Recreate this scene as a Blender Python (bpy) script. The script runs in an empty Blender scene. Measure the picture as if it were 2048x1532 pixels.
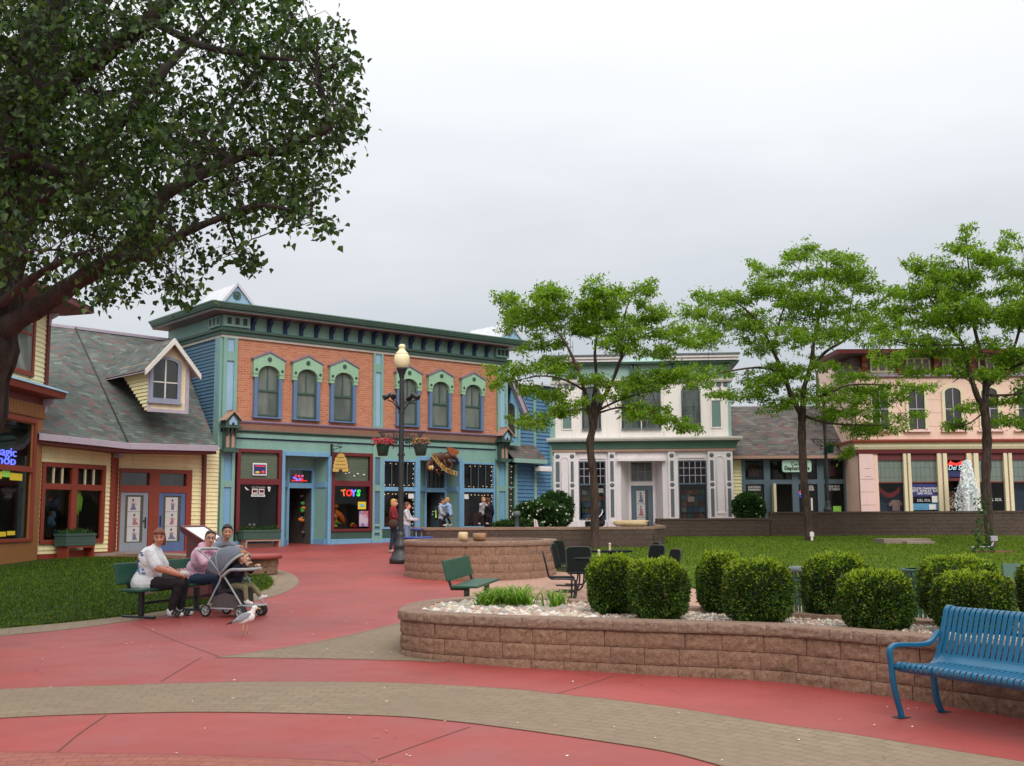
import bpy, math, random
import numpy as np
from mathutils import Vector, Matrix
pi = math.pi; rad = math.radians
S = bpy.context.scene; COL = S.collection
random.seed(11); rng = np.random.default_rng(11)

# ------------------------------------------------------------------ camera
FPX = 2230.0                      # focal length in photo pixels (photo 2048 wide)
PITCH = math.atan(269 / FPX); ROLL = -0.005
CAM = Vector((0, 0, 1.65))
RC = Matrix.Rotation(pi/2 + PITCH, 3, 'X') @ Matrix.Rotation(ROLL, 3, 'Z')
cd = bpy.data.cameras.new('camera'); cam = bpy.data.objects.new('camera', cd); COL.objects.link(cam)
cam.matrix_world = Matrix.Translation(CAM) @ RC.to_4x4()
cd.sensor_width = 36; cd.lens = 36 * FPX / 2048; cd.clip_start = .1; cd.clip_end = 1500
S.camera = cam

# ------------------------------------------------------------------ sky, sun, exposure
SUN_EL, SUN_AZ = rad(42), rad(168)      # azimuth measured clockwise from +Y
w = bpy.data.worlds.new('World'); S.world = w; w.use_nodes = True
nt = w.node_tree; nt.nodes.clear()
def wn(t, **k):
    n = nt.nodes.new(t)
    for a, b in k.items(): setattr(n, a, b)
    return n
out = wn('ShaderNodeOutputWorld'); sky = wn('ShaderNodeTexSky', sky_type='NISHITA', sun_disc=False)
sky.sun_elevation = SUN_EL; sky.sun_rotation = SUN_AZ; sky.air_density = 1.5; sky.dust_density = 4
b1 = wn('ShaderNodeBackground'); b1.inputs[1].default_value = .02; nt.links.new(sky.outputs[0], b1.inputs[0])
tc = wn('ShaderNodeTexCoord'); sep = wn('ShaderNodeSeparateXYZ'); nt.links.new(tc.outputs['Generated'], sep.inputs[0])
mp = wn('ShaderNodeMapping'); mp.inputs['Scale'].default_value = (1.2, 1.2, 4); nt.links.new(tc.outputs['Generated'], mp.inputs[0])
noi = wn('ShaderNodeTexNoise'); noi.inputs['Scale'].default_value = 1.6; noi.inputs['Detail'].default_value = 5; nt.links.new(mp.outputs[0], noi.inputs[0])
ad = wn('ShaderNodeMath', operation='MULTIPLY_ADD'); nt.links.new(noi.outputs[0], ad.inputs[0]); ad.inputs[1].default_value = .24; ad.inputs[2].default_value = -.12
ad2 = wn('ShaderNodeMath', operation='ADD'); nt.links.new(sep.outputs[2], ad2.inputs[0]); nt.links.new(ad.outputs[0], ad2.inputs[1])
ramp = wn('ShaderNodeValToRGB'); nt.links.new(ad2.outputs[0], ramp.inputs[0])
cr = ramp.color_ramp
SKY = [(0, (.31, .32, .335)), (.06, (.285, .30, .325)), (.15, (.255, .268, .295)), (.24, (.335, .342, .36)), (.33, (.43, .433, .443)),
       (.43, (.475, .476, .482)), (.55, (.60, .595, .59)), (1.0, (.95, .93, .91))]
cr.elements[0].position = SKY[0][0]; cr.elements[0].color = SKY[0][1] + (1,)
cr.elements[1].position = 1.0; cr.elements[1].color = SKY[-1][1] + (1,)
for p, c in SKY[1:-1]:
    e = cr.elements.new(p); e.color = c + (1,)
b2 = wn('ShaderNodeBackground'); b2.inputs[1].default_value = 1.9; nt.links.new(ramp.outputs[0], b2.inputs[0])
ads = wn('ShaderNodeAddShader'); nt.links.new(b1.outputs[0], ads.inputs[0]); nt.links.new(b2.outputs[0], ads.inputs[1])
nt.links.new(ads.outputs[0], out.inputs[0])
sd = bpy.data.lights.new('sun', 'SUN'); sd.energy = 1.5; sd.angle = rad(32); sd.color = (1, .97, .93)
sun = bpy.data.objects.new('sun', sd); COL.objects.link(sun)
dv = Vector((math.sin(SUN_AZ)*math.cos(SUN_EL), math.cos(SUN_AZ)*math.cos(SUN_EL), math.sin(SUN_EL)))
sun.rotation_euler = (-dv).to_track_quat('-Z', 'Y').to_euler(); sun.location = (0, 0, 40)
S.view_settings.view_transform = 'Standard'; S.view_settings.look = 'None'; S.view_settings.gamma = 1
S.view_settings.exposure = .10

# ------------------------------------------------------------------ layout helpers
SL = .02
def gz(y): return SL * (min(y, 50) - 8)
def ray(px, py): return RC @ Vector(((px - 1024) / FPX, (766 - py) / FPX, -1))
def G(px, py, dz=0):                 # ground point seen at a photo pixel
    d = ray(px, py); t = (SL*(CAM.y - 8) + dz - CAM.z) / (d.z - SL*d.y)
    return CAM + d*t
def PD(px, py, D):                   # point at distance D along +Y
    d = ray(px, py); return CAM + d*(D/d.y)
def PZ(px, py, z):
    d = ray(px, py); return CAM + d*((z - CAM.z)/d.z)
class Face:                          # vertical facade plane through two ground positions
    def __init__(s, pa, Da, pb, Db, zbase=None):
        a = PD(pa, 1035, Da); b = PD(pb, 1035, Db)
        s.A = Vector((a.x, a.y, 0)); s.B = Vector((b.x, b.y, 0))
        s.u = (s.B - s.A).normalized(); s.n = Vector((s.u.y, -s.u.x, 0)); s.L = (s.B - s.A).length
        s.z0 = gz(a.y) if zbase is None else zbase
        s.A.z = s.z0; s.rot = math.atan2(s.u.y, s.u.x)
    def uz(s, px, py, off=0):
        d = ray(px, py); o = s.A + s.n*off
        t = (o - CAM).dot(s.n) / d.dot(s.n); p = CAM + d*t
        return (p - s.A).dot(s.u), p.z - s.z0
    def U(s, px, py=950, off=0): return s.uz(px, py, off)[0]
    def Z(s, px, py, off=0): return s.uz(px, py, off)[1]

# ------------------------------------------------------------------ mesh helper
class MB:
    def __init__(s): s.v = []; s.f = []; s.m = []; s.uv = {}; s.sm = []
    def face(s, pts, m=0, uv=None, smooth=False):
        i = len(s.v); s.v += [tuple(p) for p in pts]; s.f.append(tuple(range(i, i+len(pts)))); s.m.append(m); s.sm.append(smooth)
        if uv: s.uv[len(s.f)-1] = uv
        return s
    def box(s, x0, x1, y0, y1, z0, z1, m=0):
        i = len(s.v)
        s.v += [(x0,y0,z0),(x1,y0,z0),(x1,y1,z0),(x0,y1,z0),(x0,y0,z1),(x1,y0,z1),(x1,y1,z1),(x0,y1,z1)]
        for f in ((0,3,2,1),(4,5,6,7),(0,1,5,4),(1,2,6,5),(2,3,7,6),(3,0,4,7)):
            s.f.append(tuple(i+k for k in f)); s.m.append(m); s.sm.append(False)
        return s
    def obox(s, c, ax, ay, az, m=0):      # centre and three half-vectors
        c, ax, ay, az = map(Vector, (c, ax, ay, az)); i = len(s.v)
        for k in ((-1,-1,-1),(1,-1,-1),(1,1,-1),(-1,1,-1),(-1,-1,1),(1,-1,1),(1,1,1),(-1,1,1)):
            s.v.append(tuple(c + ax*k[0] + ay*k[1] + az*k[2]))
        for f in ((0,3,2,1),(4,5,6,7),(0,1,5,4),(1,2,6,5),(2,3,7,6),(3,0,4,7)):
            s.f.append(tuple(i+k for k in f)); s.m.append(m); s.sm.append(False)
        return s
    def bar(s, p, q, w, h, m=0, up=(0,0,1)):
        p, q = Vector(p), Vector(q); d = (q-p); L = d.length; d.normalize(); up = Vector(up)
        if abs(d.dot(up)) > .98: up = Vector((0,1,0))
        sx = d.cross(up).normalized(); uz = sx.cross(d)
        return s.obox((p+q)/2, d*(L/2), sx*(w/2), uz*(h/2), m)
    def prism(s, poly, a0, a1, axis='y', m=0):   # poly in the two other axes
        def P(a, b, t): return (a, t, b) if axis == 'y' else ((t, a, b) if axis == 'x' else (a, b, t))
        n = len(poly); i = len(s.v)
        s.v += [P(a, b, a0) for a, b in poly] + [P(a, b, a1) for a, b in poly]
        s.f.append(tuple(range(i, i+n))); s.f.append(tuple(range(i+2*n-1, i+n-1, -1)))
        for k in range(n): s.f.append((i+k, i+n+k, i+n+(k+1) % n, i+(k+1) % n))
        s.m += [m]*(n+2); s.sm += [False]*(n+2); return s
    def tube(s, pts, r, seg=8, m=0, cap=True):
        pts = [Vector(p) for p in pts]; n = len(pts)
        if not hasattr(r, '__len__'): r = [r]*n
        i0 = len(s.v); ref = None
        for k, p in enumerate(pts):
            d = (pts[min(k+1, n-1)] - pts[max(k-1, 0)])
            if d.length < 1e-9: d = Vector((0,0,1))
            d.normalize()
            if ref is None: ref = d.orthogonal().normalized()
            ref = (ref - d*ref.dot(d));
            if ref.length < 1e-6: ref = d.orthogonal()
            ref.normalize(); b = d.cross(ref)
            for j in range(seg):
                a = 2*pi*j/seg; s.v.append(tuple(p + (ref*math.cos(a) + b*math.sin(a))*r[k]))
        for k in range(n-1):
            for j in range(seg):
                a = i0+k*seg+j; b2_ = i0+k*seg+(j+1) % seg
                s.f.append((a, b2_, b2_+seg, a+seg)); s.m.append(m); s.sm.append(True)
        if cap:
            s.f.append(tuple(i0+j for j in range(seg-1, -1, -1))); s.f.append(tuple(i0+(n-1)*seg+j for j in range(seg)))
            s.m += [m, m]; s.sm += [False, False]
        return s
    def lathe(s, prof, c=(0,0,0), seg=20, m=0, a0=0, a1=2*pi):   # prof [(r,z)]
        i0 = len(s.v); full = abs(a1-a0-2*pi) < 1e-6; ns = seg if full else seg+1
        for r, z in prof:
            for j in range(ns):
                a = a0+(a1-a0)*j/seg; s.v.append((c[0]+r*math.cos(a), c[1]+r*math.sin(a), c[2]+z))
        for k in range(len(prof)-1):
            for j in range(seg):
                a = i0+k*ns+j; b = i0+k*ns+(j+1) % ns
                s.f.append((a, b, b+ns, a+ns)); s.m.append(m); s.sm.append(True)
        return s
    def ball(s, c, r, seg=10, rings=6, m=0, rot=None):
        if not hasattr(r, '__len__'): r = (r, r, r)
        i0 = len(s.v); c = Vector(c)
        for k in range(rings+1):
            t = pi*k/rings
            for j in range(seg):
                a = 2*pi*j/seg; p = Vector((r[0]*math.sin(t)*math.cos(a), r[1]*math.sin(t)*math.sin(a), r[2]*math.cos(t)))
                if rot: p = rot @ p
                s.v.append(tuple(c+p))
        for k in range(rings):
            for j in range(seg):
                a = i0+k*seg+j; b = i0+k*seg+(j+1) % seg
                s.f.append((a, a+seg, b+seg, b)); s.m.append(m); s.sm.append(True)
        return s
    def build(s, name, mats, parent=None, bevel=0, loc=None):
        me = bpy.data.meshes.new(name); me.from_pydata(s.v, [], s.f)
        if not isinstance(mats, (list, tuple)): mats = [mats]
        for m in mats: me.materials.append(m)
        n = len(s.f)
        me.polygons.foreach_set('material_index', s.m); me.polygons.foreach_set('use_smooth', s.sm)
        V = np.array(s.v); uvl = me.uv_layers.new(name='UVMap'); uvs = np.zeros((len(me.loops), 2)); k = 0
        for fi, f in enumerate(s.f):
            q = len(f)
            if fi in s.uv: uvs[k:k+q] = s.uv[fi]
            else:
                P = V[list(f)]; nn = np.cross(P[1]-P[0], P[2]-P[0]) if q == 3 else np.cross(P[2]-P[0], P[3]-P[1])
                L = np.linalg.norm(nn); nn = nn/L if L > 1e-12 else np.array([0, 0, 1.])
                if abs(nn[2]) > .985: uvs[k:k+q, 0] = P[:, 0]; uvs[k:k+q, 1] = P[:, 1]
                else:
                    t = np.array([-nn[1], nn[0], 0]); t /= np.linalg.norm(t); b = np.cross(nn, t)
                    uvs[k:k+q, 0] = P@t; uvs[k:k+q, 1] = P@b
            k += q
        uvl.data.foreach_set('uv', uvs.ravel()); me.update()
        o = bpy.data.objects.new(name, me); COL.objects.link(o)
        if parent: o.parent = parent
        if loc: o.location = loc
        if bevel:
            b = o.modifiers.new('bevel', 'BEVEL'); b.width = bevel; b.segments = 2; b.limit_method = 'ANGLE'; b.angle_limit = rad(40)
        return o
def tag(o, label, cat, group=None, kind=None):
    if label: o['label'] = label
    if cat: o['category'] = cat
    if group: o['group'] = group
    if kind: o['kind'] = kind
    return o
def thing(name, label, cat, loc=(0,0,0), rotz=0, group=None):
    o = bpy.data.objects.new(name, None); COL.objects.link(o); o.empty_display_size = .3
    o.location = loc; o.rotation_euler = (0, 0, rotz); return tag(o, label, cat, group)
def copy_tree(o, parent=None):
    c = o.copy(); COL.objects.link(c); c.parent = parent
    for ch in list(o.children): copy_tree(ch, c)
    return c
def mesh_np(name, V, Fc, mats, parent=None, smooth=False, mi=None):
    me = bpy.data.meshes.new(name); V = np.asarray(V, dtype=np.float32); Fc = np.asarray(Fc, dtype=np.int32); n, q = Fc.shape
    me.vertices.add(len(V)); me.vertices.foreach_set('co', V.ravel())
    me.loops.add(n*q); me.loops.foreach_set('vertex_index', Fc.ravel())
    me.polygons.add(n); me.polygons.foreach_set('loop_start', np.arange(0, n*q, q, dtype=np.int32))
    try: me.polygons.foreach_set('loop_total', np.full(n, q, dtype=np.int32))
    except Exception: pass
    if not isinstance(mats, (list, tuple)): mats = [mats]
    for m in mats: me.materials.append(m)
    if mi is not None: me.polygons.foreach_set('material_index', np.asarray(mi, dtype=np.int32))
    me.polygons.foreach_set('use_smooth', np.full(n, smooth)); me.update(calc_edges=True); me.validate()
    o = bpy.data.objects.new(name, me); COL.objects.link(o)
    if parent: o.parent = parent
    return o
def text_obj(name, txt, size, mat, parent, loc, rot=(pi/2, 0, 0), ext=.01, shear=0, space=1.0, bold=0, width=None):
    cu = bpy.data.curves.new('txt', 'FONT'); cu.body = txt; cu.size = size; cu.extrude = ext; cu.align_x = 'CENTER'; cu.align_y = 'CENTER'
    cu.shear = shear; cu.space_character = space; cu.offset = bold; cu.resolution_u = 3
    o = bpy.data.objects.new('txt', cu); COL.objects.link(o); dg = bpy.context.evaluated_depsgraph_get()
    me = bpy.data.meshes.new_from_object(o.evaluated_get(dg)); bpy.data.objects.remove(o); me.name = name
    me.materials.clear(); me.materials.append(mat); q = bpy.data.objects.new(name, me); COL.objects.link(q)
    q.parent = parent; q.location = loc; q.rotation_euler = rot
    if width:
        xs = [v.co.x for v in me.vertices]; ww = max(xs)-min(xs); q.scale = (width/ww, 1, 1)
    return q
def spline(pts, n=8, closed=False):
    P = [Vector(p) for p in pts]; out_ = []; N = len(P)
    for i in range(N if closed else N-1):
        p0 = P[(i-1) % N] if closed or i > 0 else P[0]; p1 = P[i]; p2 = P[(i+1) % N]; p3 = P[(i+2) % N] if closed or i+2 < N else P[-1]
        for k in range(n):
            t = k/n; out_.append(.5*((2*p1) + (p2-p0)*t + (2*p0-5*p1+4*p2-p3)*t*t + (3*p1-p0-3*p2+p3)*t**3))
    if not closed: out_.append(P[-1])
    return out_
# ------------------------------------------------------------------ materials
def srgb(r, g, b):
    f = lambda c: (c/255/12.92) if c/255 <= .04045 else ((c/255+.055)/1.055)**2.4
    return (f(r), f(g), f(b))
_mc = {}
class NT:
    def __init__(s, name):
        s.m = bpy.data.materials.new(name); s.m.use_nodes = True; s.t = s.m.node_tree; s.p = s.t.nodes['Principled BSDF']
    def n(s, t, **k):
        x = s.t.nodes.new(t)
        for a, b in k.items():
            if a.startswith('i_'):
                x.inputs[int(a[2:]) if a[2:].isdigit() else a[2:].replace('_', ' ')].default_value = b
            else: setattr(x, a, b)
        return x
    def l(s, a, b): s.t.links.new(a, b)
    def coord(s, kind='UV', scale=(1,1,1)):
        tc_ = s.n('ShaderNodeTexCoord'); mp_ = s.n('ShaderNodeMapping'); mp_.inputs['Scale'].default_value = scale
        s.l(tc_.outputs[kind], mp_.inputs[0]); return mp_.outputs[0]
    def mix(s, f, a, b, blend='MIX'):
        x = s.n('ShaderNodeMix', data_type='RGBA', blend_type=blend)
        for v, i in ((f, 0), (a, 6), (b, 7)):
            if isinstance(v, (int, float)): x.inputs[i].default_value = v
            elif isinstance(v, tuple): x.inputs[i].default_value = v[:3] + (1,)
            else: s.l(v, x.inputs[i])
        return x.outputs[2]
    def noise(s, scale, detail=3, vec=None, rough=.55):
        x = s.n('ShaderNodeTexNoise'); x.inputs['Scale'].default_value = scale; x.inputs['Detail'].default_value = detail; x.inputs['Roughness'].default_value = rough
        if vec is not None: s.l(vec, x.inputs[0])
        return x.outputs[0]
    def rampf(s, f, p0, p1, c0=(0,0,0), c1=(1,1,1)):
        x = s.n('ShaderNodeValToRGB'); x.color_ramp.elements[0].position = p0; x.color_ramp.elements[1].position = p1
        x.color_ramp.elements[0].color = c0+(1,); x.color_ramp.elements[1].color = c1+(1,); s.l(f, x.inputs[0]); return x.outputs[0]
    def bump(s, h, st=.5, dist=.02):
        x = s.n('ShaderNodeBump'); x.inputs['Strength'].default_value = st; x.inputs['Distance'].default_value = dist; s.l(h, x.inputs['Height']); s.l(x.outputs[0], s.p.inputs['Normal'])
    def base(s, c):
        if isinstance(c, tuple): s.p.inputs['Base Color'].default_value = c[:3] + (1,)
        else: s.l(c, s.p.inputs['Base Color'])
    def rough(s, r): s.p.inputs['Roughness'].default_value = r; return s
def dk(c, k): return tuple(x*k for x in c)
def paint(name, c, rough=.55, var=.12, scale=1.5, bump=.15, kind='Object', grime=.0):
    """weathered paint: broad tone variation, fine mottling, a little dirt"""
    if name in _mc: return _mc[name]
    t = NT(name); v = t.coord(kind)
    col = t.mix(t.rampf(t.noise(scale, 4, v), .3, .7), dk(c, 1-var), dk(c, 1+var*.6))
    col = t.mix(t.rampf(t.noise(scale*14, 3, v), .35, .75), col, dk(c, .82)) if var else col
    if var:
        st = t.coord(kind, (3, 3, .35)); col = t.mix(t.rampf(t.noise(2.2, 4, st), .52, .8, (0,0,0), (.35+grime,)*3), col, dk(c, .62))
    t.base(col); t.rough(rough)
    if bump: t.bump(t.noise(60, 3, v), bump, .004)
    _mc[name] = t.m; return t.m
def plain(name, c, rough=.5, metal=0, emit=0):
    if name in _mc: return _mc[name]
    t = NT(name); t.base(c); t.rough(rough); t.p.inputs['Metallic'].default_value = metal
    if emit:
        t.p.inputs['Emission Color'].default_value = tuple(c[:3])+(1,); t.p.inputs['Emission Strength'].default_value = emit
    _mc[name] = t.m; return t.m
def bricks(name, c1, c2, mort, bw, bh, ms=.008, bias=0, rough=.85, bumpd=.01, noisy=.5, coord='UV', squash=1, off=.5):
    t = NT(name); v = t.coord(coord)
    b = t.n('ShaderNodeTexBrick'); t.l(v, b.inputs[0]); b.offset = off
    b.inputs['Color1'].default_value = c1+(1,); b.inputs['Color2'].default_value = c2+(1,); b.inputs['Mortar'].default_value = mort+(1,)
    b.inputs['Scale'].default_value = 1; b.inputs['Mortar Size'].default_value = ms; b.inputs['Mortar Smooth'].default_value = .1; b.inputs['Bias'].default_value = bias
    b.inputs['Brick Width'].default_value = bw; b.inputs['Row Height'].default_value = bh
    col = t.mix(t.rampf(t.noise(1.1, 4, v), .35, .7), b.outputs[0], dk(c1, .78), 'MIX') if noisy > .9 else b.outputs[0]
    col = t.mix(noisy*.5, col, t.mix(t.rampf(t.noise(14, 4, v), .3, .7), dk(c1, .7), dk(c2, 1.25)), 'MIX')
    t.base(col); t.rough(rough)
    h = t.n('ShaderNodeMath', operation='MULTIPLY_ADD'); t.l(b.outputs['Fac'], h.inputs[0]); h.inputs[1].default_value = -1; t.l(t.noise(45, 4, v), h.inputs[2])
    t.bump(h.outputs[0], .6, bumpd); return t.m
M = {}
TEAL = srgb(130, 170, 160); DGRN = srgb(60, 88, 78); SKYB = srgb(118, 166, 200); MBLUE = srgb(94, 122, 158); LAV = srgb(150, 140, 176)
M['teal'] = paint('teal_paint', TEAL); M['dgreen'] = paint('dark_green_paint', DGRN); M['skyblue'] = paint('pale_blue_paint', SKYB, grime=.2)
M['mblue'] = paint('mid_blue_paint', MBLUE); M['paleblue'] = paint('faded_blue_paint', srgb(150, 184, 212), grime=.2)
M['lav'] = paint('lavender_paint', srgb(142, 118, 136)); M['tan'] = paint('tan_paint', srgb(176, 140, 122)); M['cream'] = paint('cream_trim', srgb(212, 208, 200))
M['grnfr'] = paint('green_hood_paint', srgb(150, 190, 160)); M['dbracket'] = paint('navy_bracket_paint', srgb(44, 62, 98))
M['wine'] = paint('wine_frame_paint', srgb(106, 34, 40)); M['rust'] = paint('rust_red_paint', srgb(136, 56, 38), grime=.15); M['dkred'] = paint('dark_red_paint', srgb(104, 40, 40))
M['blueside'] = paint('blue_siding_paint', srgb(86, 130, 168), var=.16, grime=.1); M['dblueside'] = paint('dark_blue_siding_paint', srgb(80, 116, 142), var=.16)
M['yellow'] = paint('yellow_siding_paint', srgb(240, 228, 176), var=.1, grime=.1); M['cream2'] = paint('pale_yellow_paint', srgb(242, 238, 190), var=.08)
M['orange'] = paint('ochre_paint', srgb(152, 102, 58)); M['mauve'] = paint('mauve_trim', srgb(176, 164, 178)); M['white'] = paint('white_paint', srgb(238, 229, 231), var=.07, grime=.1)
M['white2'] = paint('warm_white_stucco', srgb(240, 233, 228), var=.06, grime=.1); M['greyblue'] = paint('slate_paint', srgb(88, 108, 120)); M['slot'] = paint('slot_grey_paint', srgb(96, 106, 110))
M['pink'] = paint('salmon_stucco', srgb(240, 204, 186), var=.07, grime=.1); M['pink2'] = paint('pale_pink_panels', srgb(240, 206, 202), var=.06); M['ivory'] = paint('ivory_trim', srgb(226, 214, 180), var=.06)
M['copper'] = paint('copper_brackets', srgb(150, 72, 56), rough=.35); M['greypaint'] = paint('grey_door_paint', srgb(140, 150, 160)); M['bluedoor'] = paint('blue_door_paint', srgb(84, 108, 150))
M['mint'] = paint('faded_mint_paint', srgb(148, 180, 170)); M['metalroof'] = paint('white_metal_roof', srgb(206, 208, 216), rough=.35)
M['brickwall'] = bricks('orange_brick', srgb(174, 96, 68), srgb(198, 128, 94), srgb(182, 150, 128), .23, .080, .012, noisy=.4)
def shingles(name, cols, tw=.30, th=.15, edge=(.03, .03, .03)):
    t = NT(name); v = t.coord('UV'); sp = t.n('ShaderNodeSeparateXYZ'); t.l(v, sp.inputs[0])
    def ma(op, a, b=0.0):
        x = t.n('ShaderNodeMath', operation=op)
        for i, q in enumerate((a, b)):
            if isinstance(q, (int, float)): x.inputs[i].default_value = q
            else: t.l(q, x.inputs[i])
        return x.outputs[0]
    row = ma('DIVIDE', sp.outputs[1], th); rf = ma('FLOOR', row); sh = ma('MULTIPLY', rf, .37); cu_ = ma('ADD', ma('DIVIDE', sp.outputs[0], tw), sh)
    cb = t.n('ShaderNodeCombineXYZ'); t.l(ma('FLOOR', cu_), cb.inputs[0]); t.l(rf, cb.inputs[1]); wn2 = t.n('ShaderNodeTexWhiteNoise', noise_dimensions='2D'); t.l(cb.outputs[0], wn2.inputs[0])
    cr_ = t.n('ShaderNodeValToRGB'); cr_.color_ramp.interpolation = 'CONSTANT'; el = cr_.color_ramp.elements
    while len(el) > 1: el.remove(el[-1])
    el[0].color = cols[0]+(1,)
    for i, c in enumerate(cols[1:]): e = el.new((i+1)/len(cols)); e.color = c+(1,)
    t.l(wn2.outputs[0], cr_.inputs[0]); lip = ma('LESS_THAN', ma('FRACT', row), .14)
    col = t.mix(t.rampf(t.noise(.8, 4, v), .3, .7), cr_.outputs[0], t.mix(.35, cr_.outputs[0], (.02, .02, .02))); col = t.mix(ma('MULTIPLY', lip, .75), col, edge)
    col = t.mix(t.rampf(t.noise(30, 3, v), .4, .8, (0,0,0), (.4,)*3), col, (.16, .17, .16)); t.base(col); t.rough(.95)
    h = ma('ADD', ma('MULTIPLY', ma('FRACT', row), -1.0), ma('MULTIPLY', wn2.outputs[0], .8)); t.bump(h, .5, .012); return t.m
_g = [srgb(86,96,92), srgb(100,108,102), srgb(72,80,78), srgb(96,104,98), srgb(84,94,90), srgb(112,122,114), srgb(88,98,94), srgb(104,84,80), srgb(98,108,102), srgb(112,88,84), srgb(82,92,88), srgb(74,82,80)]
M['shingle'] = shingles('grey_green_shingles', _g, .26, .14); M['shingle2'] = shingles('brown_grey_shingles', [srgb(96,86,84), srgb(110,98,94), srgb(84,78,78), srgb(104,108,100), srgb(114,84,80), srgb(92,90,86), srgb(78,72,72), srgb(120,110,106)], .30, .17)
M['redroof'] = bricks('red_shingles', srgb(98, 36, 32), srgb(84, 30, 28), srgb(50, 20, 20), .3, .14, .010, noisy=.5)
def glassmat(name, tint, mixf=.25):
    t = NT(name); t.t.nodes.remove(t.p); o = t.t.nodes['Material Output']
    tr = t.n('ShaderNodeBsdfTransparent'); tr.inputs[0].default_value = tint+(1,); gl = t.n('ShaderNodeBsdfGlossy'); gl.inputs['Roughness'].default_value = .04; gl.inputs[0].default_value = (.9, .95, 1, 1)
    lw = t.n('ShaderNodeLayerWeight'); lw.inputs[0].default_value = mixf; mx = t.n('ShaderNodeMixShader'); t.l(lw.outputs['Fresnel'], mx.inputs[0]); t.l(tr.outputs[0], mx.inputs[1]); t.l(gl.outputs[0], mx.inputs[2]); t.l(mx.outputs[0], o.inputs[0])
    return t.m
M['glass'] = glassmat('shop_glass', (.78, .8, .79), .25)
M['dark'] = plain('dark_interior', (.012, .011, .012), .8); M['room'] = paint('room_wall', (.085, .075, .065), .8)
def winmat(name, c1, c2, sc=2.0):
    t = NT(name); v = t.coord('UV', (1, .25, 1)); t.base(t.mix(t.rampf(t.noise(sc, 4, v), .35, .65), c1, c2)); t.rough(.12); t.p.inputs['Coat Weight'].default_value = .6; t.p.inputs['Coat Roughness'].default_value = .05
    t.bump(t.noise(1.5, 1, v), .12, .01); return t.m
M['curtain'] = winmat('curtained_glass', srgb(84, 92, 90), srgb(122, 128, 122)); M['darkwin'] = winmat('dark_window_glass', (.012, .014, .014), (.035, .04, .038))
M['greywin'] = winmat('grey_window_glass', srgb(52, 60, 60), srgb(92, 100, 98), 5)
M['blind'] = bricks('slatted_blind', srgb(164, 178, 152), srgb(158, 172, 146), srgb(138, 150, 126), 9, .06, .012, noisy=.15, bumpd=.004)
M['lattice'] = bricks('gathered_blind', srgb(186, 194, 188), srgb(176, 186, 180), srgb(120, 132, 128), .2, .42, .010, noisy=.3, off=0)
M['black'] = plain('black_metal', (.012, .013, .015), .4); M['lampblack'] = paint('lamp_black_iron', (.022, .024, .027), .45, var=.2)
M['bulb'] = plain('warm_bulb', (1, .72, .42), .5, emit=1.4); M['neonblue'] = plain('blue_neon', (.12, .16, 1), .5, emit=1.2); M['neonred'] = plain('red_neon', (.8, .03, .02), .5, emit=.7)
M['neongreen'] = plain('green_neon', (.05, .9, .15), .5, emit=.35); M['neonwhite'] = plain('pale_neon', (.5, .75, .9), .5, emit=.5); M['neonoran'] = plain('orange_neon', (.6,.18,.04), .5, emit=.4)
M['paper'] = plain('white_paper', (.72, .72, .7), .7); M['yel'] = plain('yellow_paper', (.75, .55, .03), .6); M['lime'] = plain('lime_fabric', (.32, .72, .1), .7)
M['gold'] = plain('gold_paint', (.55, .36, .08), .45); M['ink'] = plain('black_ink', (.01, .01, .01), .6)
def posters(name, cols, sc=9, bg=(.6, .6, .58), thr=.52, det=2, yscale=.6):
    t = NT(name); v = t.coord('UV', (1, yscale, 1)); vo = t.n('ShaderNodeTexVoronoi'); vo.inputs['Scale'].default_value = sc; t.l(v, vo.inputs[0])
    cr_ = t.n('ShaderNodeValToRGB'); cr_.color_ramp.interpolation = 'CONSTANT'; el = cr_.color_ramp.elements
    while len(el) > 1: el.remove(el[-1])
    el[0].color = cols[0]+(1,)
    for i, c in enumerate(cols[1:]): e = el.new((i+1)/len(cols)); e.color = c+(1,)
    sx = t.n('ShaderNodeSeparateColor'); t.l(vo.outputs['Color'], sx.inputs[0]); t.l(sx.outputs[0], cr_.inputs[0])
    nz = t.noise(sc*.45, det, v)
    t.base(t.mix(t.rampf(nz, thr, thr+.03), bg, cr_.outputs[0])); t.rough(.5); return t.m
M['poster'] = posters('figure_poster', [(.25, .25, .3), (.5, .2, .2), (.12, .12, .15), (.6, .45, .4)], 7, (.66, .66, .66), .53, 3, .5)
M['merch'] = posters('shop_merchandise', [(.25, .05, .04), (.04, .06, .16), (.02, .1, .1), (.3, .14, .03), (.02, .02, .02), (.12, .02, .12)], 3.5, (.018, .016, .015), .47, 4, .8)
M['toys'] = posters('toy_display', [(.6, .12, .02), (.5, .03, .03), (.06, .25, .05), (.5, .4, .03), (.1, .08, .3), (.02, .02, .02)], 6, (.015, .012, .012), .52, 3, 1)
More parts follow.
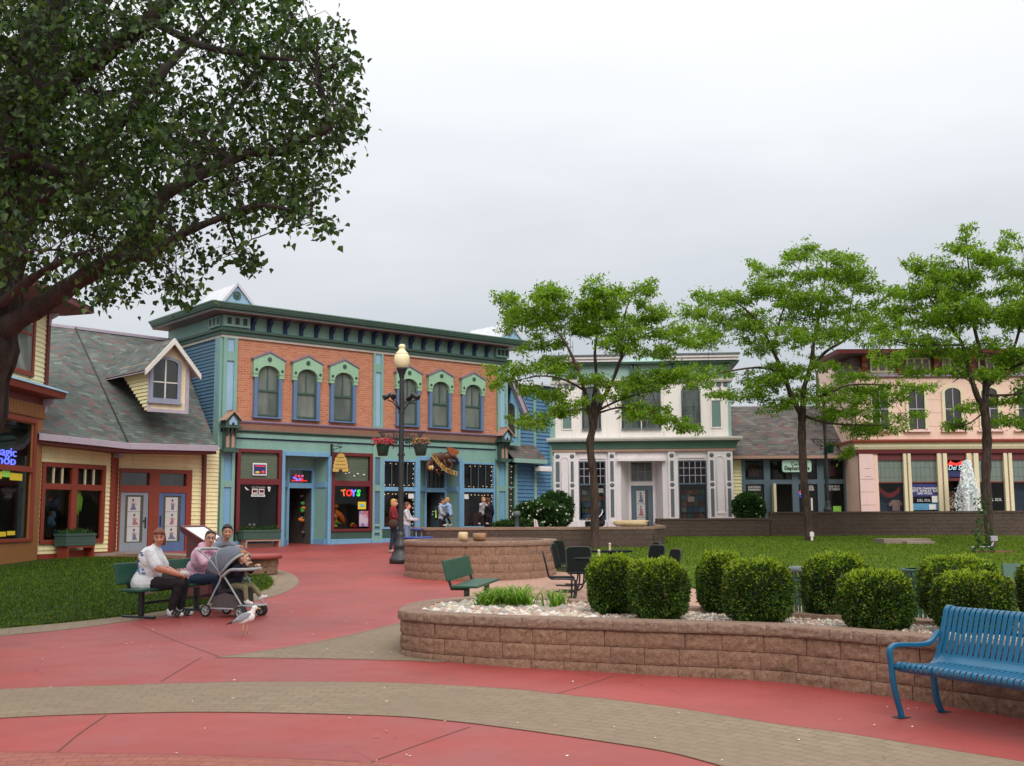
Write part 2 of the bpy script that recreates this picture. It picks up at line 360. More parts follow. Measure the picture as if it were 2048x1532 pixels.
# ------------------------------------------------------------------ ground sheets
def circ3(a, b, c):
    ax, ay, bx, by, cx, cy = a.x, a.y, b.x, b.y, c.x, c.y; d = 2*(ax*(by-cy)+bx*(cy-ay)+cx*(ay-by))
    ux = ((ax*ax+ay*ay)*(by-cy)+(bx*bx+by*by)*(cy-ay)+(cx*cx+cy*cy)*(ay-by))/d
    uy = ((ax*ax+ay*ay)*(cx-bx)+(bx*bx+by*by)*(ax-cx)+(cx*cx+cy*cy)*(bx-ax))/d
    return Vector((ux, uy, 0)), math.hypot(ax-ux, ay-uy)
ARC_C, ARC_R = circ3(G(0, 1380), G(900, 1372), G(2048, 1526))
def paver_mat(name, c1, c2, mort, bw, bh, ms, polar=True, stain=.5):
    t = NT(name)
    if polar:
        v0 = t.coord('Object'); sp = t.n('ShaderNodeSeparateXYZ'); t.l(v0, sp.inputs[0])
        def ma(op, a, b=None):
            x = t.n('ShaderNodeMath', operation=op)
            for i, q in enumerate((a, b)):
                if q is None: continue
                if isinstance(q, (int, float)): x.inputs[i].default_value = q
                else: t.l(q, x.inputs[i])
            return x.outputs[0]
        dx = ma('SUBTRACT', sp.outputs[0], ARC_C.x); dy = ma('SUBTRACT', sp.outputs[1], ARC_C.y)
        r = ma('SQRT', ma('ADD', ma('MULTIPLY', dx, dx), ma('MULTIPLY', dy, dy))); th = ma('MULTIPLY', ma('ARCTAN2', dx, dy), ARC_R)
        cb = t.n('ShaderNodeCombineXYZ'); t.l(th, cb.inputs[0]); t.l(r, cb.inputs[1]); v = cb.outputs[0]
    else: v = t.coord('Object')
    b = t.n('ShaderNodeTexBrick'); t.l(v, b.inputs[0])
    for k, q in (('Color1', c1), ('Color2', c2), ('Mortar', mort)): b.inputs[k].default_value = q+(1,)
    b.inputs['Scale'].default_value = 1; b.inputs['Mortar Size'].default_value = ms; b.inputs['Mortar Smooth'].default_value = .3
    b.inputs['Brick Width'].default_value = bw; b.inputs['Row Height'].default_value = bh
    o = t.coord('Object'); col = t.mix(t.rampf(t.noise(.7, 5, o), .3, .72), b.outputs[0], dk(c1, 1-stain*.5))
    col = t.mix(t.rampf(t.noise(9, 4, o), .45, .75, (0,0,0), (.55,)*3), col, dk(c2, 1.25))
    col = t.mix(t.rampf(t.noise(70, 2, o), .6, .75, (0,0,0), (.5,)*3), col, dk(c1, .5))
    t.base(col); t.rough(.85)
    h = t.n('ShaderNodeMath', operation='MULTIPLY_ADD'); t.l(b.outputs['Fac'], h.inputs[0]); h.inputs[1].default_value = -1; t.l(t.noise(60, 3, o), h.inputs[2])
    t.bump(h.outputs[0], .6, .008); return t.m
def concrete_mat(name, c, v1=.18):
    t = NT(name); o = t.coord('Object')
    col = t.mix(t.rampf(t.noise(.28, 5, o), .3, .7), dk(c, 1-v1*1.4), dk(c, 1+v1*.8))
    col = t.mix(t.rampf(t.noise(2.3, 5, o, .7), .45, .75, (0,0,0), (.5,)*3), col, (c[0]*.78, c[1]*.72, c[2]*.72))
    col = t.mix(t.rampf(t.noise(5.5, 6, o, .75), .56, .72, (0,0,0), (.28,)*3), col, (c[0]*1.15, c[1]*1.5, c[2]*1.5))
    col = t.mix(t.rampf(t.noise(55, 3, o), .62, .74, (0,0,0), (.45,)*3), col, dk(c, .6))
    nv = t.n('ShaderNodeVectorMath', operation='ADD'); sc = t.n('ShaderNodeVectorMath', operation='SCALE'); sc.inputs['Scale'].default_value = .5; nn = t.n('ShaderNodeTexNoise'); nn.inputs['Scale'].default_value = 1.6; t.l(o, nn.inputs[0]); t.l(nn.outputs[1], sc.inputs[0]); t.l(o, nv.inputs[0]); t.l(sc.outputs[0], nv.inputs[1])
    vo = t.n('ShaderNodeTexVoronoi', feature='DISTANCE_TO_EDGE'); vo.inputs['Scale'].default_value = .42; t.l(nv.outputs[0], vo.inputs[0]); ck = t.rampf(vo.outputs[0], .0015, .004, (1,1,1), (0,0,0)); mk = t.rampf(t.noise(.5, 2, o), .5, .56); cm = t.mix(1, ck, mk, 'MULTIPLY')
    col = t.mix(t.mix(1, cm, (.6,)*3, 'MULTIPLY'), col, dk(c, .35)); t.base(col)
    rr = t.rampf(t.noise(1.1, 4, o), .35, .7, (.42,)*3, (.7,)*3); t.l(rr, t.p.inputs['Roughness']); t.bump(t.noise(90, 3, o), .25, .004)
    return t.m
M['red'] = concrete_mat('red_stained_concrete', srgb(150, 64, 60)); M['tanpave'] = paver_mat('tan_pavers', srgb(138, 120, 98), srgb(122, 107, 88), srgb(92, 80, 66), .22, .115, .006)
M['brickpave'] = paver_mat('rust_pavers', srgb(156, 92, 80), srgb(138, 78, 66), srgb(88, 58, 48), .22, .115, .008); M['patio'] = paver_mat('pink_pavers', srgb(178, 142, 124), srgb(166, 128, 112), srgb(126, 100, 86), .24, .12, .006, False, .3)
M['conc'] = concrete_mat('dull_concrete', srgb(140, 124, 110)); M['joint'] = plain('paving_joint_dark', srgb(92, 58, 50), .95)  # joint: plain dark brown for the paving joints
def grassmat(name, a, b, yel):
    t = NT(name); o = t.coord('Object'); col = t.mix(t.rampf(t.noise(.45, 5, o), .3, .7), a, b)
    col = t.mix(t.rampf(t.noise(3.5, 5, o, .7), .5, .72, (0,0,0), (.6,)*3), col, yel); col = t.mix(t.rampf(t.noise(30, 3, o), .3, .8), dk(a, .6), col)
    t.base(col); t.rough(.9); t.p.inputs['Specular IOR Level'].default_value = .1; return t.m
M['lawn'] = grassmat('lawn_turf_shade_tint', (.030, .052, .010), (.045, .076, .012), (.075, .09, .018)); M['lawn2'] = grassmat('lawn_turf_lit_tint', (.070, .115, .018), (.09, .145, .022), (.13, .16, .03))  # lit and shaded tints of one turf: lawn light put into colour
g = MB(); ys = [-15, 50, 600]
for a, b in zip(ys, ys[1:]): g.face([(-250, a, gz(a)), (250, a, gz(a)), (250, b, gz(b)), (-250, b, gz(b))])
tag(g.build('ground', M['conc']), None, None, kind='structure')
def sheet(name, pts3, mat, dz, smooth=0, kind='structure', edge=0):
    """flat polygon lying on the sloping ground, split by ear clipping"""
    from mathutils.geometry import tessellate_polygon
    P = [Vector((p.x, p.y, gz(p.y)+dz)) for p in pts3]; tr = tessellate_polygon([P]); m = MB()
    for t_ in tr:
        q = [P[i] for i in t_]
        if (q[1]-q[0]).cross(q[2]-q[0]).z < 0: q.reverse()
        m.face(q)
    if edge:
        n = len(P)
        for i in range(n):
            a, b = P[i], P[(i+1) % n]; m.face([a, b, (b.x, b.y, b.z-edge), (a.x, a.y, a.z-edge)])
    return tag(m.build(name, mat), None, None, kind=kind)
def gp(l, n=6, closed=False): return spline([G(*p) for p in l], n, closed) if n else [G(*p) for p in l]
V3 = lambda x, y: Vector((x, y, 0))
sheet('plaza_red_paving', [V3(-25, 2), V3(25, 2), V3(25, 24), V3(9, 26), V3(4, 49.5), V3(-25, 49.5)], M['red'], .004)
LAWN_L = [(0,1258),(150,1244),(300,1226),(430,1205),(505,1188),(536,1175),(540,1163),(525,1150),(500,1143),(440,1130),(380,1122),(230,1116),(100,1120)]
lawnl = [G(-400, 1296)] + gp(LAWN_L) + [G(-500, 1130)]
tano = [G(-400, 1310)] + gp([(0,1273),(150,1258),(250,1244),(330,1233),(420,1219),(500,1205),(560,1189),(592,1173),(597,1160),(585,1149),(560,1141),(520,1133),(440,1124)])
sheet('tan_paving_edge', tano + [G(300, 1118), G(230, 1150), G(0, 1200), G(-400, 1240)], M['tanpave'], .008)
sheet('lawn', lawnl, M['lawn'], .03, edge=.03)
sheet('tan_paving_wedge', gp([(430,1316),(560,1297),(680,1275),(800,1246),(860,1232)]) + [G(1000, 1240), G(1000, 1326)] + gp([(860,1325),(800,1322),(620,1318),(430,1316)])[:-1], M['tanpave'], .008)
B1T = [(-300,1402),(0,1380),(250,1371),(500,1365),(750,1366),(900,1372),(1030,1380),(1110,1389),(1250,1404),(1400,1425),(1550,1449),(1700,1470),(1850,1494),(2048,1526),(2300,1572)]
B1B = [(-300,1462),(0,1438),(220,1429),(440,1426),(760,1433),(900,1444),(1024,1459),(1199,1484),(1334,1506),(1434,1532),(1560,1570),(1760,1640)]
sheet('tan_paving_arc', gp(B1T) + gp(B1B)[::-1], M['tanpave'], .008)
sheet('rust_paving_arc', gp([(-200,1502),(0,1507),(300,1511),(500,1517),(725,1526),(900,1545),(1300,1640)]) + [G(700, 1800), G(-300, 1800)], M['brickpave'], .008)
jm = MB()
def strip(m, pts, wd, dz):
    P = [G(*p) for p in pts]; P = spline(P, 6)
    for a, b in zip(P, P[1:]):
        d = (b-a).normalized(); nx = Vector((-d.y, d.x, 0))*wd/2
        m.face([(q.x, q.y, gz(q.y)+dz) for q in (a-nx, b-nx, b+nx, a+nx)])
for l in (((262,1246),(340,1278),(438,1314)), ((402,1316),(360,1341),(322,1364)), ((212,1432),(160,1468),(114,1506)), ((940,1455),(840,1490),(738,1527)), ((1226,1353),(1170,1372),(1114,1388))):
    strip(jm, l, .014, .006)
for l, q in ((B1T, .008), (B1B[1:], .008), (((430,1317),(560,1299),(680,1277),(800,1248)), .008), (((430,1317),(620,1320),(800,1324)), .008), (((0,1507),(300,1511),(500,1517),(725,1526)), .01)):
    strip(jm, l, .007, q+.004)
tag(jm.build('paving_joint', M['joint']), None, None, kind='structure')
patio = gp([(930,1165),(1000,1156),(1090,1144),(1140,1146),(1250,1158),(1380,1177),(1500,1200),(1640,1216),(1900,1232),(2300,1252)])
sheet('patio_paving', patio + [G(2300, 1300), G(1500, 1262), G(1100, 1230), G(930, 1215)], M['patio'], .008)
law2 = gp([(1060,1147),(1090,1143.5),(1140,1145),(1250,1157),(1380,1176),(1500,1199),(1640,1215),(1900,1231),(2300,1251)])
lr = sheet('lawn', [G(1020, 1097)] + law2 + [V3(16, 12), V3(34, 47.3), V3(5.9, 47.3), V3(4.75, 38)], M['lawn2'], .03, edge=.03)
sheet('shop_kerb', gp([(-60,1127),(60,1121),(180,1113.5),(260,1112),(400,1118),(505,1129)]) + gp([(500,1125),(400,1114),(260,1107),(180,1109),(60,1115),(-60,1120)]), M['conc'], .07, edge=.07)

# petals and crumbs lying on the paving: nobody could count them
pv = []; pf = []
for _ in range(420):
    x, y = rng.uniform(-7, 6.5), rng.uniform(5.5, 20)
    r_ = rng.uniform(.004, .011); z = gz(y)+.013; a = rng.uniform(0, 6.3); i = len(pv)
    for k in range(4): pv.append((x+r_*math.cos(a+k*pi/2)*(1 if k % 2 else 1.7), y+r_*math.sin(a+k*pi/2)*(1 if k % 2 else 1.7), z + (.004 if k < 2 else 0)))
    pf.append((i, i+1, i+2, i+3))
tag(mesh_np('petal_litter', pv, pf, plain('dry_petal', (.62, .55, .45), .8)), 'pale petals and crumbs scattered over the paving', 'petals', kind='stuff')

# ------------------------------------------------------------------ block walls
def blockmat(name, c, dirt=.5):
    t = NT(name); o = t.coord('Object')
    vo = t.n('ShaderNodeTexVoronoi'); vo.inputs['Scale'].default_value = 3.1; t.l(o, vo.inputs[0])
    col = t.mix(t.rampf(t.noise(1.3, 5, o), .3, .7), dk(c, .74), dk(c, 1.15)); col = t.mix(t.rampf(t.noise(24, 5, o, .85), .38, .66), dk(c, .5), col)
    col = t.mix(t.rampf(t.noise(2.6, 6, o, .75), .53, .66, (0,0,0), (dirt,)*3), col, (c[0]*.32, c[1]*.34, c[2]*.34))
    col = t.mix(t.rampf(t.noise(110, 2, o), .62, .7, (0,0,0), (.7,)*3), col, (min(1, c[0]*1.6), c[1]*1.6, c[2]*1.6))
    t.base(col); t.rough(.92); t.bump(t.noise(34, 6, o, .8), 1.0, .03); return t.m
M['blk'] = blockmat('split_face_block', srgb(172, 134, 110)); M['blk2'] = blockmat('weathered_block', srgb(104, 86, 76), .6); M['capm'] = blockmat('cap_block', srgb(172, 142, 122), .25)
M['wallback'] = plain('joint_dark', srgb(54, 44, 38), .95); M['soil'] = paint('bed_soil', srgb(78, 58, 44), .95, var=.4, scale=5)  # wallback: plain dark brown behind the block joints
def off2(P, d, closed):
    n = len(P); o = []
    for i in range(n):
        a = P[(i-1) % n] if (closed or i) else P[i]; b = P[(i+1) % n] if (closed or i < n-1) else P[i]
        t_ = (b-a); t_.z = 0; t_.normalize(); o.append(P[i] + Vector((t_.y, -t_.x, 0))*d)
    return o
def block_wall(root, path, ztop, rows, bh, bw, caph, thick, closed=False, nx=5, nz=3, rough=.012, mats=('blk', 'capm'), seed=0):
    """path: outer face, walked so that the outside lies on the right hand; two child meshes: blocks and cap"""
    r = random.Random(seed); P = [Vector((p.x, p.y, 0)) for p in path]
    if closed: P.append(P[0].copy())
    cum = [0]
    for a, b in zip(P, P[1:]): cum.append(cum[-1] + (b-a).length)
    L = cum[-1]
    def at(s):
        s = min(max(s, 0), L-1e-6); import bisect
        i = min(bisect.bisect_right(cum, s)-1, len(P)-2); d = (P[i+1]-P[i]); ll = d.length or 1e-6; f = (s-cum[i])/ll; d = d/ll
        return P[i] + d*(f*ll), Vector((d.y, -d.x, 0))
    m = MB(); ctr = root.location
    def block(s0, s1, z0, z1, over, rg, cap):
        i0 = len(m.v); ns = max(2, nx)
        for k in range(nz+1):
            for j in range(ns+1):
                s = s0 + (s1-s0)*j/ns; p, n = at(s); e = (j in (0, ns)) or (k in (0, nz))
                d = over + (0 if not e else -.014) + (r.uniform(-rg, rg) if not e else r.uniform(-.003, .003))
                q = p + n*d; m.v.append((q.x-ctr.x, q.y-ctr.y, z0 + (z1-z0)*k/nz - ctr.z))
        for k in range(nz):
            for j in range(ns):
                a = i0+k*(ns+1)+j; m.f.append((a, a+1, a+ns+2, a+ns+1)); m.m.append(0); m.sm.append(True)
        if cap:
            jz = r.uniform(-.002, .002)
            for j in range(ns):
                a = m.v[i0+nz*(ns+1)+j]; b = m.v[i0+nz*(ns+1)+j+1]
                s = s0+(s1-s0)*j/ns; s_ = s0+(s1-s0)*(j+1)/ns; p, n = at(s); p2, n2 = at(s_); q = p-n*thick; q2 = p2-n2*thick
                m.face([a, b, (q2.x-ctr.x, q2.y-ctr.y, z1-ctr.z+jz), (q.x-ctr.x, q.y-ctr.y, z1-ctr.z+jz)], 0)
                m.face([(q.x-ctr.x, q.y-ctr.y, z1-ctr.z+jz), (q2.x-ctr.x, q2.y-ctr.y, z1-ctr.z+jz), (q2.x-ctr.x, q2.y-ctr.y, z0-.12-ctr.z), (q.x-ctr.x, q.y-ctr.y, z0-.12-ctr.z)], 0)
            # underside lip
            for j in range(ns):
                a = m.v[i0+j]; b = m.v[i0+j+1]; p, n = at(s0+(s1-s0)*j/ns); p2, n2 = at(s0+(s1-s0)*(j+1)/ns); q = p-n*.03; q2 = p2-n2*.03
                m.face([(q.x-ctr.x, q.y-ctr.y, a[2]), (q2.x-ctr.x, q2.y-ctr.y, b[2]), b, a], 0)
    for k in range(rows):
        z1 = ztop - caph - k*bh; z0 = z1 - bh; s = -(bw/2 if k % 2 else 0) - r.uniform(0, .05)
        while s < L:
            w_ = bw*r.uniform(.88, 1.1); a = max(0, s); b = min(L, s+w_)
            if b-a > .04: block(a+.002, b-.002, z0+.002, z1-.002, r.uniform(-.004, .004), rough, False)
            s += w_
    m.build('block_courses', M[mats[0]], root)
    mb = MB()
    zb = ztop-caph-rows*bh-.2
    for a, b, s in zip(P, P[1:], cum):
        _, n = at(s+.0005); n2 = n; a2 = a-n*.02; b2_ = b-n2*.02
        mb.face([(a2.x-ctr.x, a2.y-ctr.y, zb-ctr.z), (b2_.x-ctr.x, b2_.y-ctr.y, zb-ctr.z), (b2_.x-ctr.x, b2_.y-ctr.y, ztop-.02-ctr.z), (a2.x-ctr.x, a2.y-ctr.y, ztop-.02-ctr.z)])
    mb.build('joint_backing', M['wallback'], root)
    if caph:
        m = MB(); s = 0
        while s < L-.02:
            w_ = bw*r.uniform(.5, .95); b = min(L, s+w_); block(s+.001, b-.001, ztop-caph, ztop, .03, rough*.7, True); s = b
        m.build('cap_course', M[mats[1]], root)
def wall_thing(label, path, ztop, rows, bh, bw, caph, thick, **k):
    c = sum((p for p in path), Vector())/len(path); rt = thing('block_wall', label, k.pop('cat', 'block wall'), (c.x, c.y, gz(c.y)), 0); block_wall(rt, path, ztop, rows, bh, bw, caph, thick, **k); return rt
# front planter
ZT = .60
fr = [(797,1219),(806,1222.5),(850,1227),(901,1230),(992,1234),(1083,1237),(1204,1240.5),(1308,1244),(1409,1246.5),(1543,1251),(1618,1256),(1784,1269),(1870,1277),(2048,1294),(2250,1314)]
bk = [(2350,1280),(2100,1253),(1850,1236),(1572,1221),(1400,1212),(1250,1202),(1134,1196),(1050,1192.5),(950,1192),(860,1199),(815,1207)]
PL = spline([PZ(x, y, ZT) for x, y in fr + bk], 5, True)
PL = [Vector((p.x, p.y, 0)) for p in PL]; PLi = off2(PL, -.30, True)
def inpoly(x, y, poly):
    c = False; n = len(poly); j = n-1
    for i in range(n):
        a, b = poly[i], poly[j]
        if (a.y > y) != (b.y > y) and x < (b.x-a.x)*(y-a.y)/(b.y-a.y)+a.x: c = not c
        j = i
    return c
plant = thing('block_planter', 'long low tan split-face block planter with rounded left end, holding the clipped shrubs', 'planter', (2.2, 12, gz(12)))
block_wall(plant, off2(PL, -.03, True), ZT, 3, .166, .40, .10, .30, closed=True, nx=12, nz=6, rough=.013, seed=3)
def fillsheet(name, poly, z, mat, root=None):
    from mathutils.geometry import tessellate_polygon
    P = [Vector((p.x, p.y, z)) for p in poly]; m = MB(); o = root.location if root else Vector()
    for t_ in tessellate_polygon([P]):
        q = [P[i]-o for i in t_]
        if (q[1]-q[0]).cross(q[2]-q[0]).z < 0: q.reverse()
        m.face(q)
    return m.build(name, mat, root)
t = NT('pea_gravel'); o_ = t.coord('Object'); vo = t.n('ShaderNodeTexVoronoi'); vo.inputs['Scale'].default_value = 42; t.l(o_, vo.inputs[0])
gcol = t.mix(t.rampf(t.noise(2.2, 5, o_, .7), .42, .62), srgb(166, 152, 138), srgb(92, 76, 64))
sc_ = t.n('ShaderNodeSeparateColor'); t.l(vo.outputs['Color'], sc_.inputs[0])
gcol = t.mix(t.rampf(sc_.outputs[0], .2, .8), dk(srgb(150,130,116), .6), gcol); t.base(gcol); t.rough(.9); t.bump(vo.outputs['Distance'], .9, .02); M['gravel'] = t.m
o = fillsheet('gravel_bed', PLi, ZT-.045, M['gravel']); tag(o, 'pale gravel mulch filling the long planter', 'gravel', kind='stuff')
# loose chips of stone over the gravel and the round river stones at the left end
def pebbles(name, label, cat, n, area, rr, zb, mats, flat=.7):
    ico = [(0,0,1)] + [(math.cos(a)*.85, math.sin(a)*.85, .45) for a in np.arange(0, 6.2, pi/3)] + [(math.cos(a+.5), math.sin(a+.5), -.3) for a in np.arange(0, 6.2, pi/3)]
    fc = [(0, 1+k, 1+(k+1) % 6) for k in range(6)] + [(1+k, 7+k, 1+(k+1) % 6) for k in range(6)] + [(1+(k+1) % 6, 7+k, 7+(k+1) % 6) for k in range(6)]
    V = []; F_ = []; mi = []
    for _ in range(n):
        p = area(); s = rng.uniform(*rr)*(1+.3*(rng.random() > .85)); a = rng.uniform(0, 6.3); i = len(V); ex = rng.uniform(.7, 1)
        for q in ico:
            x, y, z = q[0]*s, q[1]*s*ex, q[2]*s*flat; V.append((p[0]+x*math.cos(a)-y*math.sin(a), p[1]+x*math.sin(a)+y*math.cos(a), zb+z+s*.2))
        k = rng.integers(len(mats))
        for f in fc: F_.append(tuple(i+j for j in f)); mi.append(k)
    return tag(mesh_np(name, V, F_, mats, smooth=True, mi=mi), label, cat, kind='stuff')
def area_px(x0, x1):
    def f():
        while True:
            x, y = rng.uniform(-2, 6.5), rng.uniform(9, 15.5); px = 1024+x/y*FPX
            if x0 < px < x1 and inpoly(x, y, PLi): return x, y
    return f
peb = [paint('stone_white', srgb(206,200,190), .7, .15, 6), paint('stone_cream', srgb(190,174,150), .7, .15, 6), paint('stone_grey', srgb(150,146,140), .7, .15, 6), paint('stone_rose', srgb(170,140,126), .7, .15, 6)]
pebbles('river_stones', 'rounded white and tan river stones covering the left end of the planter', 'stones', 900, area_px(840, 1190), (.028, .062), ZT-.05, peb)
pebbles('gravel_chips', 'small broken stone chips around the clipped shrubs', 'stone chips', 2600, area_px(1150, 2300), (.009, .02), ZT-.045, peb)

# round planter in the middle, its stones, the walls behind
def ell(cx, cy, rx, ry, n=44, a0=0, a1=2*pi): return [Vector((cx+rx*math.cos(a0+(a1-a0)*i/n), cy+ry*math.sin(a0+(a1-a0)*i/n), 0)) for i in range(n)]
cc = PD(961, 1100, 26.0)
rp = thing('round_block_planter', 'round tan block planter beside the lamp post, two pale stones on its rim', 'planter', (cc.x, cc.y, gz(26)))
EL = ell(cc.x, cc.y, 1.74, 2.2); block_wall(rp, EL, 1.15, 4, .185, .36, .10, .26, closed=True, nx=6, nz=3, rough=.01, seed=7)
fillsheet('bed_soil', ell(cc.x, cc.y, 1.5, 1.95), 1.05, M['soil'], rp)
M['limest'] = paint('limestone', srgb(206, 180, 140), .8, .3, 5, .8); M['limest2'] = paint('brown_limestone', srgb(150, 112, 82), .8, .3, 5, .8)
def rock(p, sx, sy, sz, mat, label, rz=0, grp=None, seed=0):
    r = random.Random(seed); m = MB(); m.ball((0, 0, sz*.9), (sx, sy, sz), 14, 9)
    m.v = [(x*(1+r.uniform(-.09, .09))*(1.15 if abs(x) < sx*.8 else .9), y*(1+r.uniform(-.1, .1)), max(0, min(sz*1.62, z))*(1+r.uniform(-.05, .05))) for x, y, z in m.v]
    o = m.build('rock', mat); o.location = p; o.rotation_euler[2] = rz; return tag(o, label, 'rock', grp)
q = PZ(938, 1077, 1.15); rock((q.x, 24.0, 1.15), .12, .16, .12, M['limest'], 'pale upright limestone on the round planter rim, left one', 0, 'stones on the round planter', 1)
q = PZ(952, 1078, 1.15); rock((PD(959, 1078, 24.0).x, 24.05, 1.15), .16, .14, .105, M['limest2'], 'brown banded limestone on the round planter rim, right one', 0, 'stones on the round planter', 2)
def px_path(l, n=1): return [Vector((PD(x, 1035, D).x, D, 0)) for x, D in l]
wall_thing('mid brown block wall running in front of the rose bed', px_path([(826, 41), (832, 38.6), (850, 37.9), (1080, 37.9), (1308, 37.9), (1330, 41), (1316, 47)]), 1.33, 4, .185, .40, .10, .28, nx=3, nz=2, seed=9, mats=('blk2', 'capm'))
rock((PD(1262, 1040, 38.05).x, 38.05, 1.33), .66, .16, .13, M['limest'], 'long pale limestone slab lying on the mid wall under the white shop', 0.02, None, 5)
wall_thing('long dark weathered block wall behind the right lawn', px_path([(1540, 47.2), (2400, 47.2)]), 1.83, 7, .16, .42, .09, .3, nx=3, nz=2, seed=12, mats=('blk2', 'blk2'))
wall_thing('lower dark block wall in front of the white shop', px_path([(1312, 47.0), (1539, 47.0)]), 1.58, 6, .16, .42, .09, .3, nx=3, nz=2, seed=13, mats=('blk2', 'blk2'))
def terr(name, l, z, mat):
    return tag(fillsheet(name, [Vector((PD(x, 1035, D).x, D, 0)) for x, D in l], z, mat), None, None, kind='structure')
terr('planting_terrace', [(1012, 38.1), (1306, 38.1), (1322, 41), (1308, 46.9), (1308, 60), (1012, 60)], 1.22, M['soil'])
terr('upper_terrace', [(1309, 47.2), (2600, 47.4), (2600, 70), (1309, 70)], 1.44, M['conc'])
# red-topped seat
sp = PD(500, 1100, 26.2); st = thing('circular_bench', 'low round block seat with red concrete top beside the stroller', 'seat', (sp.x, sp.y, gz(26.2)))
block_wall(st, ell(sp.x, sp.y, .66, .55, 24), gz(26.2)+.36, 2, .17, .3, 0, .2, closed=True, nx=3, nz=2, seed=5)
m = MB(); z0 = .36; m.lathe([(0, z0), (.7, z0), (.74, z0+.02), (.74, z0+.09), (.70, z0+.11), (0, z0+.11)], seg=28); m.build('seat_slab', M['red'], st)
# concrete slab on the lawn
a = G(1765, 1082); sl_ = thing('utility_slab', 'two stepped grey concrete slabs lying on the right lawn', 'slab', (PD(1807, 1090, 40).x, 40.0, gz(40)))
m = MB(); m.box(-.85, .8, -.5, .6, 0.02, .20); m.build('upper_slab', M['conc'], sl_, .01); m = MB(); m.box(-.2, .78, -.95, -.505, .02, .12); m.build('lower_slab', M['conc'], sl_, .01)
# ------------------------------------------------------------------ building helpers (facade frame: x along, -y out to the street, z up)
def xf(m, mat, i0=0):
    for i in range(i0, len(m.v)): m.v[i] = tuple(mat @ Vector(m.v[i]))
    return m
SIDEL = Matrix.Rotation(-pi/2, 4, 'Z')      # left side wall: local x runs back->front, -y faces left
def sweep(m, path, prof, mt=0, caps=True):
    P = [Vector((x, y, 0)) for x, y in path]; n = len(P); i0 = len(m.v); k = len(prof)
    for i in range(n):
        ns = []
        if i: d = (P[i]-P[i-1]).normalized(); ns.append(Vector((d.y, -d.x, 0)))
        if i < n-1: d = (P[i+1]-P[i]).normalized(); ns.append(Vector((d.y, -d.x, 0)))
        nm = sum(ns, Vector()).normalized(); nm = nm/max(.3, nm.dot(ns[0]))
        for o, z in prof: q = P[i] + nm*o; m.v.append((q.x, q.y, z))
    for i in range(n-1):
        for j in range(k-1):
            a = i0+i*k+j; m.f.append((a, a+k, a+k+1, a+1)); m.m.append(mt); m.sm.append(False)
    if caps:
        m.f.append(tuple(i0+j for j in range(k))); m.f.append(tuple(i0+(n-1)*k+j for j in range(k-1, -1, -1))); m.m += [mt, mt]; m.sm += [False, False]
    return m
def siding(m, u0, u1, z0, z1, y=0, pitch=.115, holes=(), mt=0, back=True, topf=None, dep=.034):
    z = z0
    while z < z1-1e-3:
        zt = min(z+pitch, z1); cuts = [(u0, u1)]
        if topf: a, b = topf((z+zt)/2); cuts = [(max(u0, a), min(u1, b))]
        for ha, hb, hc, hd in holes:
            if hd > z+pitch*.3 and hc < zt-pitch*.3:
                nc = []
                for a, b in cuts:
                    if hb <= a or ha >= b: nc.append((a, b)); continue
                    if ha > a: nc.append((a, ha))
                    if hb < b: nc.append((hb, b))
                cuts = nc
        for a, b in cuts:
            if b-a < .01: continue
            m.face([(a, y-dep, z), (b, y-dep, z), (b, y-.004, zt), (a, y-.004, zt)], mt); m.face([(a, y, z), (b, y, z), (b, y-dep, z), (a, y-dep, z)], mt)
        z = zt
    return m
def ring(m, u0, u1, z0, z1, w, y0, y1, mt=0, wt=None, wb=None):
    wt = w if wt is None else wt; wb = w if wb is None else wb
    m.box(u0, u0+w, y0, y1, z0, z1, mt); m.box(u1-w, u1, y0, y1, z0, z1, mt)
    m.box(u0+w, u1-w, y0, y1, z1-wt, z1, mt); m.box(u0+w, u1-w, y0, y1, z0, z0+wb, mt)
    return m
def room(m, u0, u1, z0, z1, y0, y1, mt=0):
    m.face([(u0,y1,z0),(u1,y1,z0),(u1,y1,z1),(u0,y1,z1)], mt); m.face([(u0,y0,z0),(u0,y1,z0),(u0,y1,z1),(u0,y0,z1)], mt); m.face([(u1,y1,z0),(u1,y0,z0),(u1,y0,z1),(u1,y1,z1)], mt)
    m.face([(u0,y0,z0),(u1,y0,z0),(u1,y1,z0),(u0,y1,z0)], mt); m.face([(u0,y1,z1),(u1,y1,z1),(u1,y0,z1),(u0,y0,z1)], mt); return m
def wallgrid(m, u0, u1, z0, z1, y0, y1, holes, mt=0):
    us = sorted({u0, u1} | {min(max(h[k], u0), u1) for h in holes for k in (0, 1)}); zs = sorted({z0, z1} | {min(max(h[k], z0), z1) for h in holes for k in (2, 3)})
    ins = lambda u, z: any(h[0] < u < h[1] and h[2] < z < h[3] for h in holes)
    for a, b in zip(us, us[1:]):
        run = None
        for c, d in zip(zs, zs[1:]):
            if ins((a+b)/2, (c+d)/2):
                continue
            m.face([(a,y0,c),(b,y0,c),(b,y0,d),(a,y0,d)], mt)
    for a, b, c, d in holes:
        a = max(a, u0); b = min(b, u1); c = max(c, z0); d = min(d, z1)
        m.face([(a,y0,c),(a,y0,d),(a,y1,d),(a,y1,c)], mt); m.face([(b,y0,d),(b,y0,c),(b,y1,c),(b,y1,d)], mt); m.face([(a,y0,d),(b,y0,d),(b,y1,d),(a,y1,d)], mt); m.face([(b,y0,c),(a,y0,c),(a,y1,c),(b,y1,c)], mt)
    return m
def arch_pts(u0, u1, zs, rise, n=10, inset=0):
    c = (u0+u1)/2; hw = (u1-u0)/2-inset
    return [(c+hw*math.cos(a), zs+(rise-inset*.4)*math.sin(a)) for a in np.linspace(0, pi, n+1)]
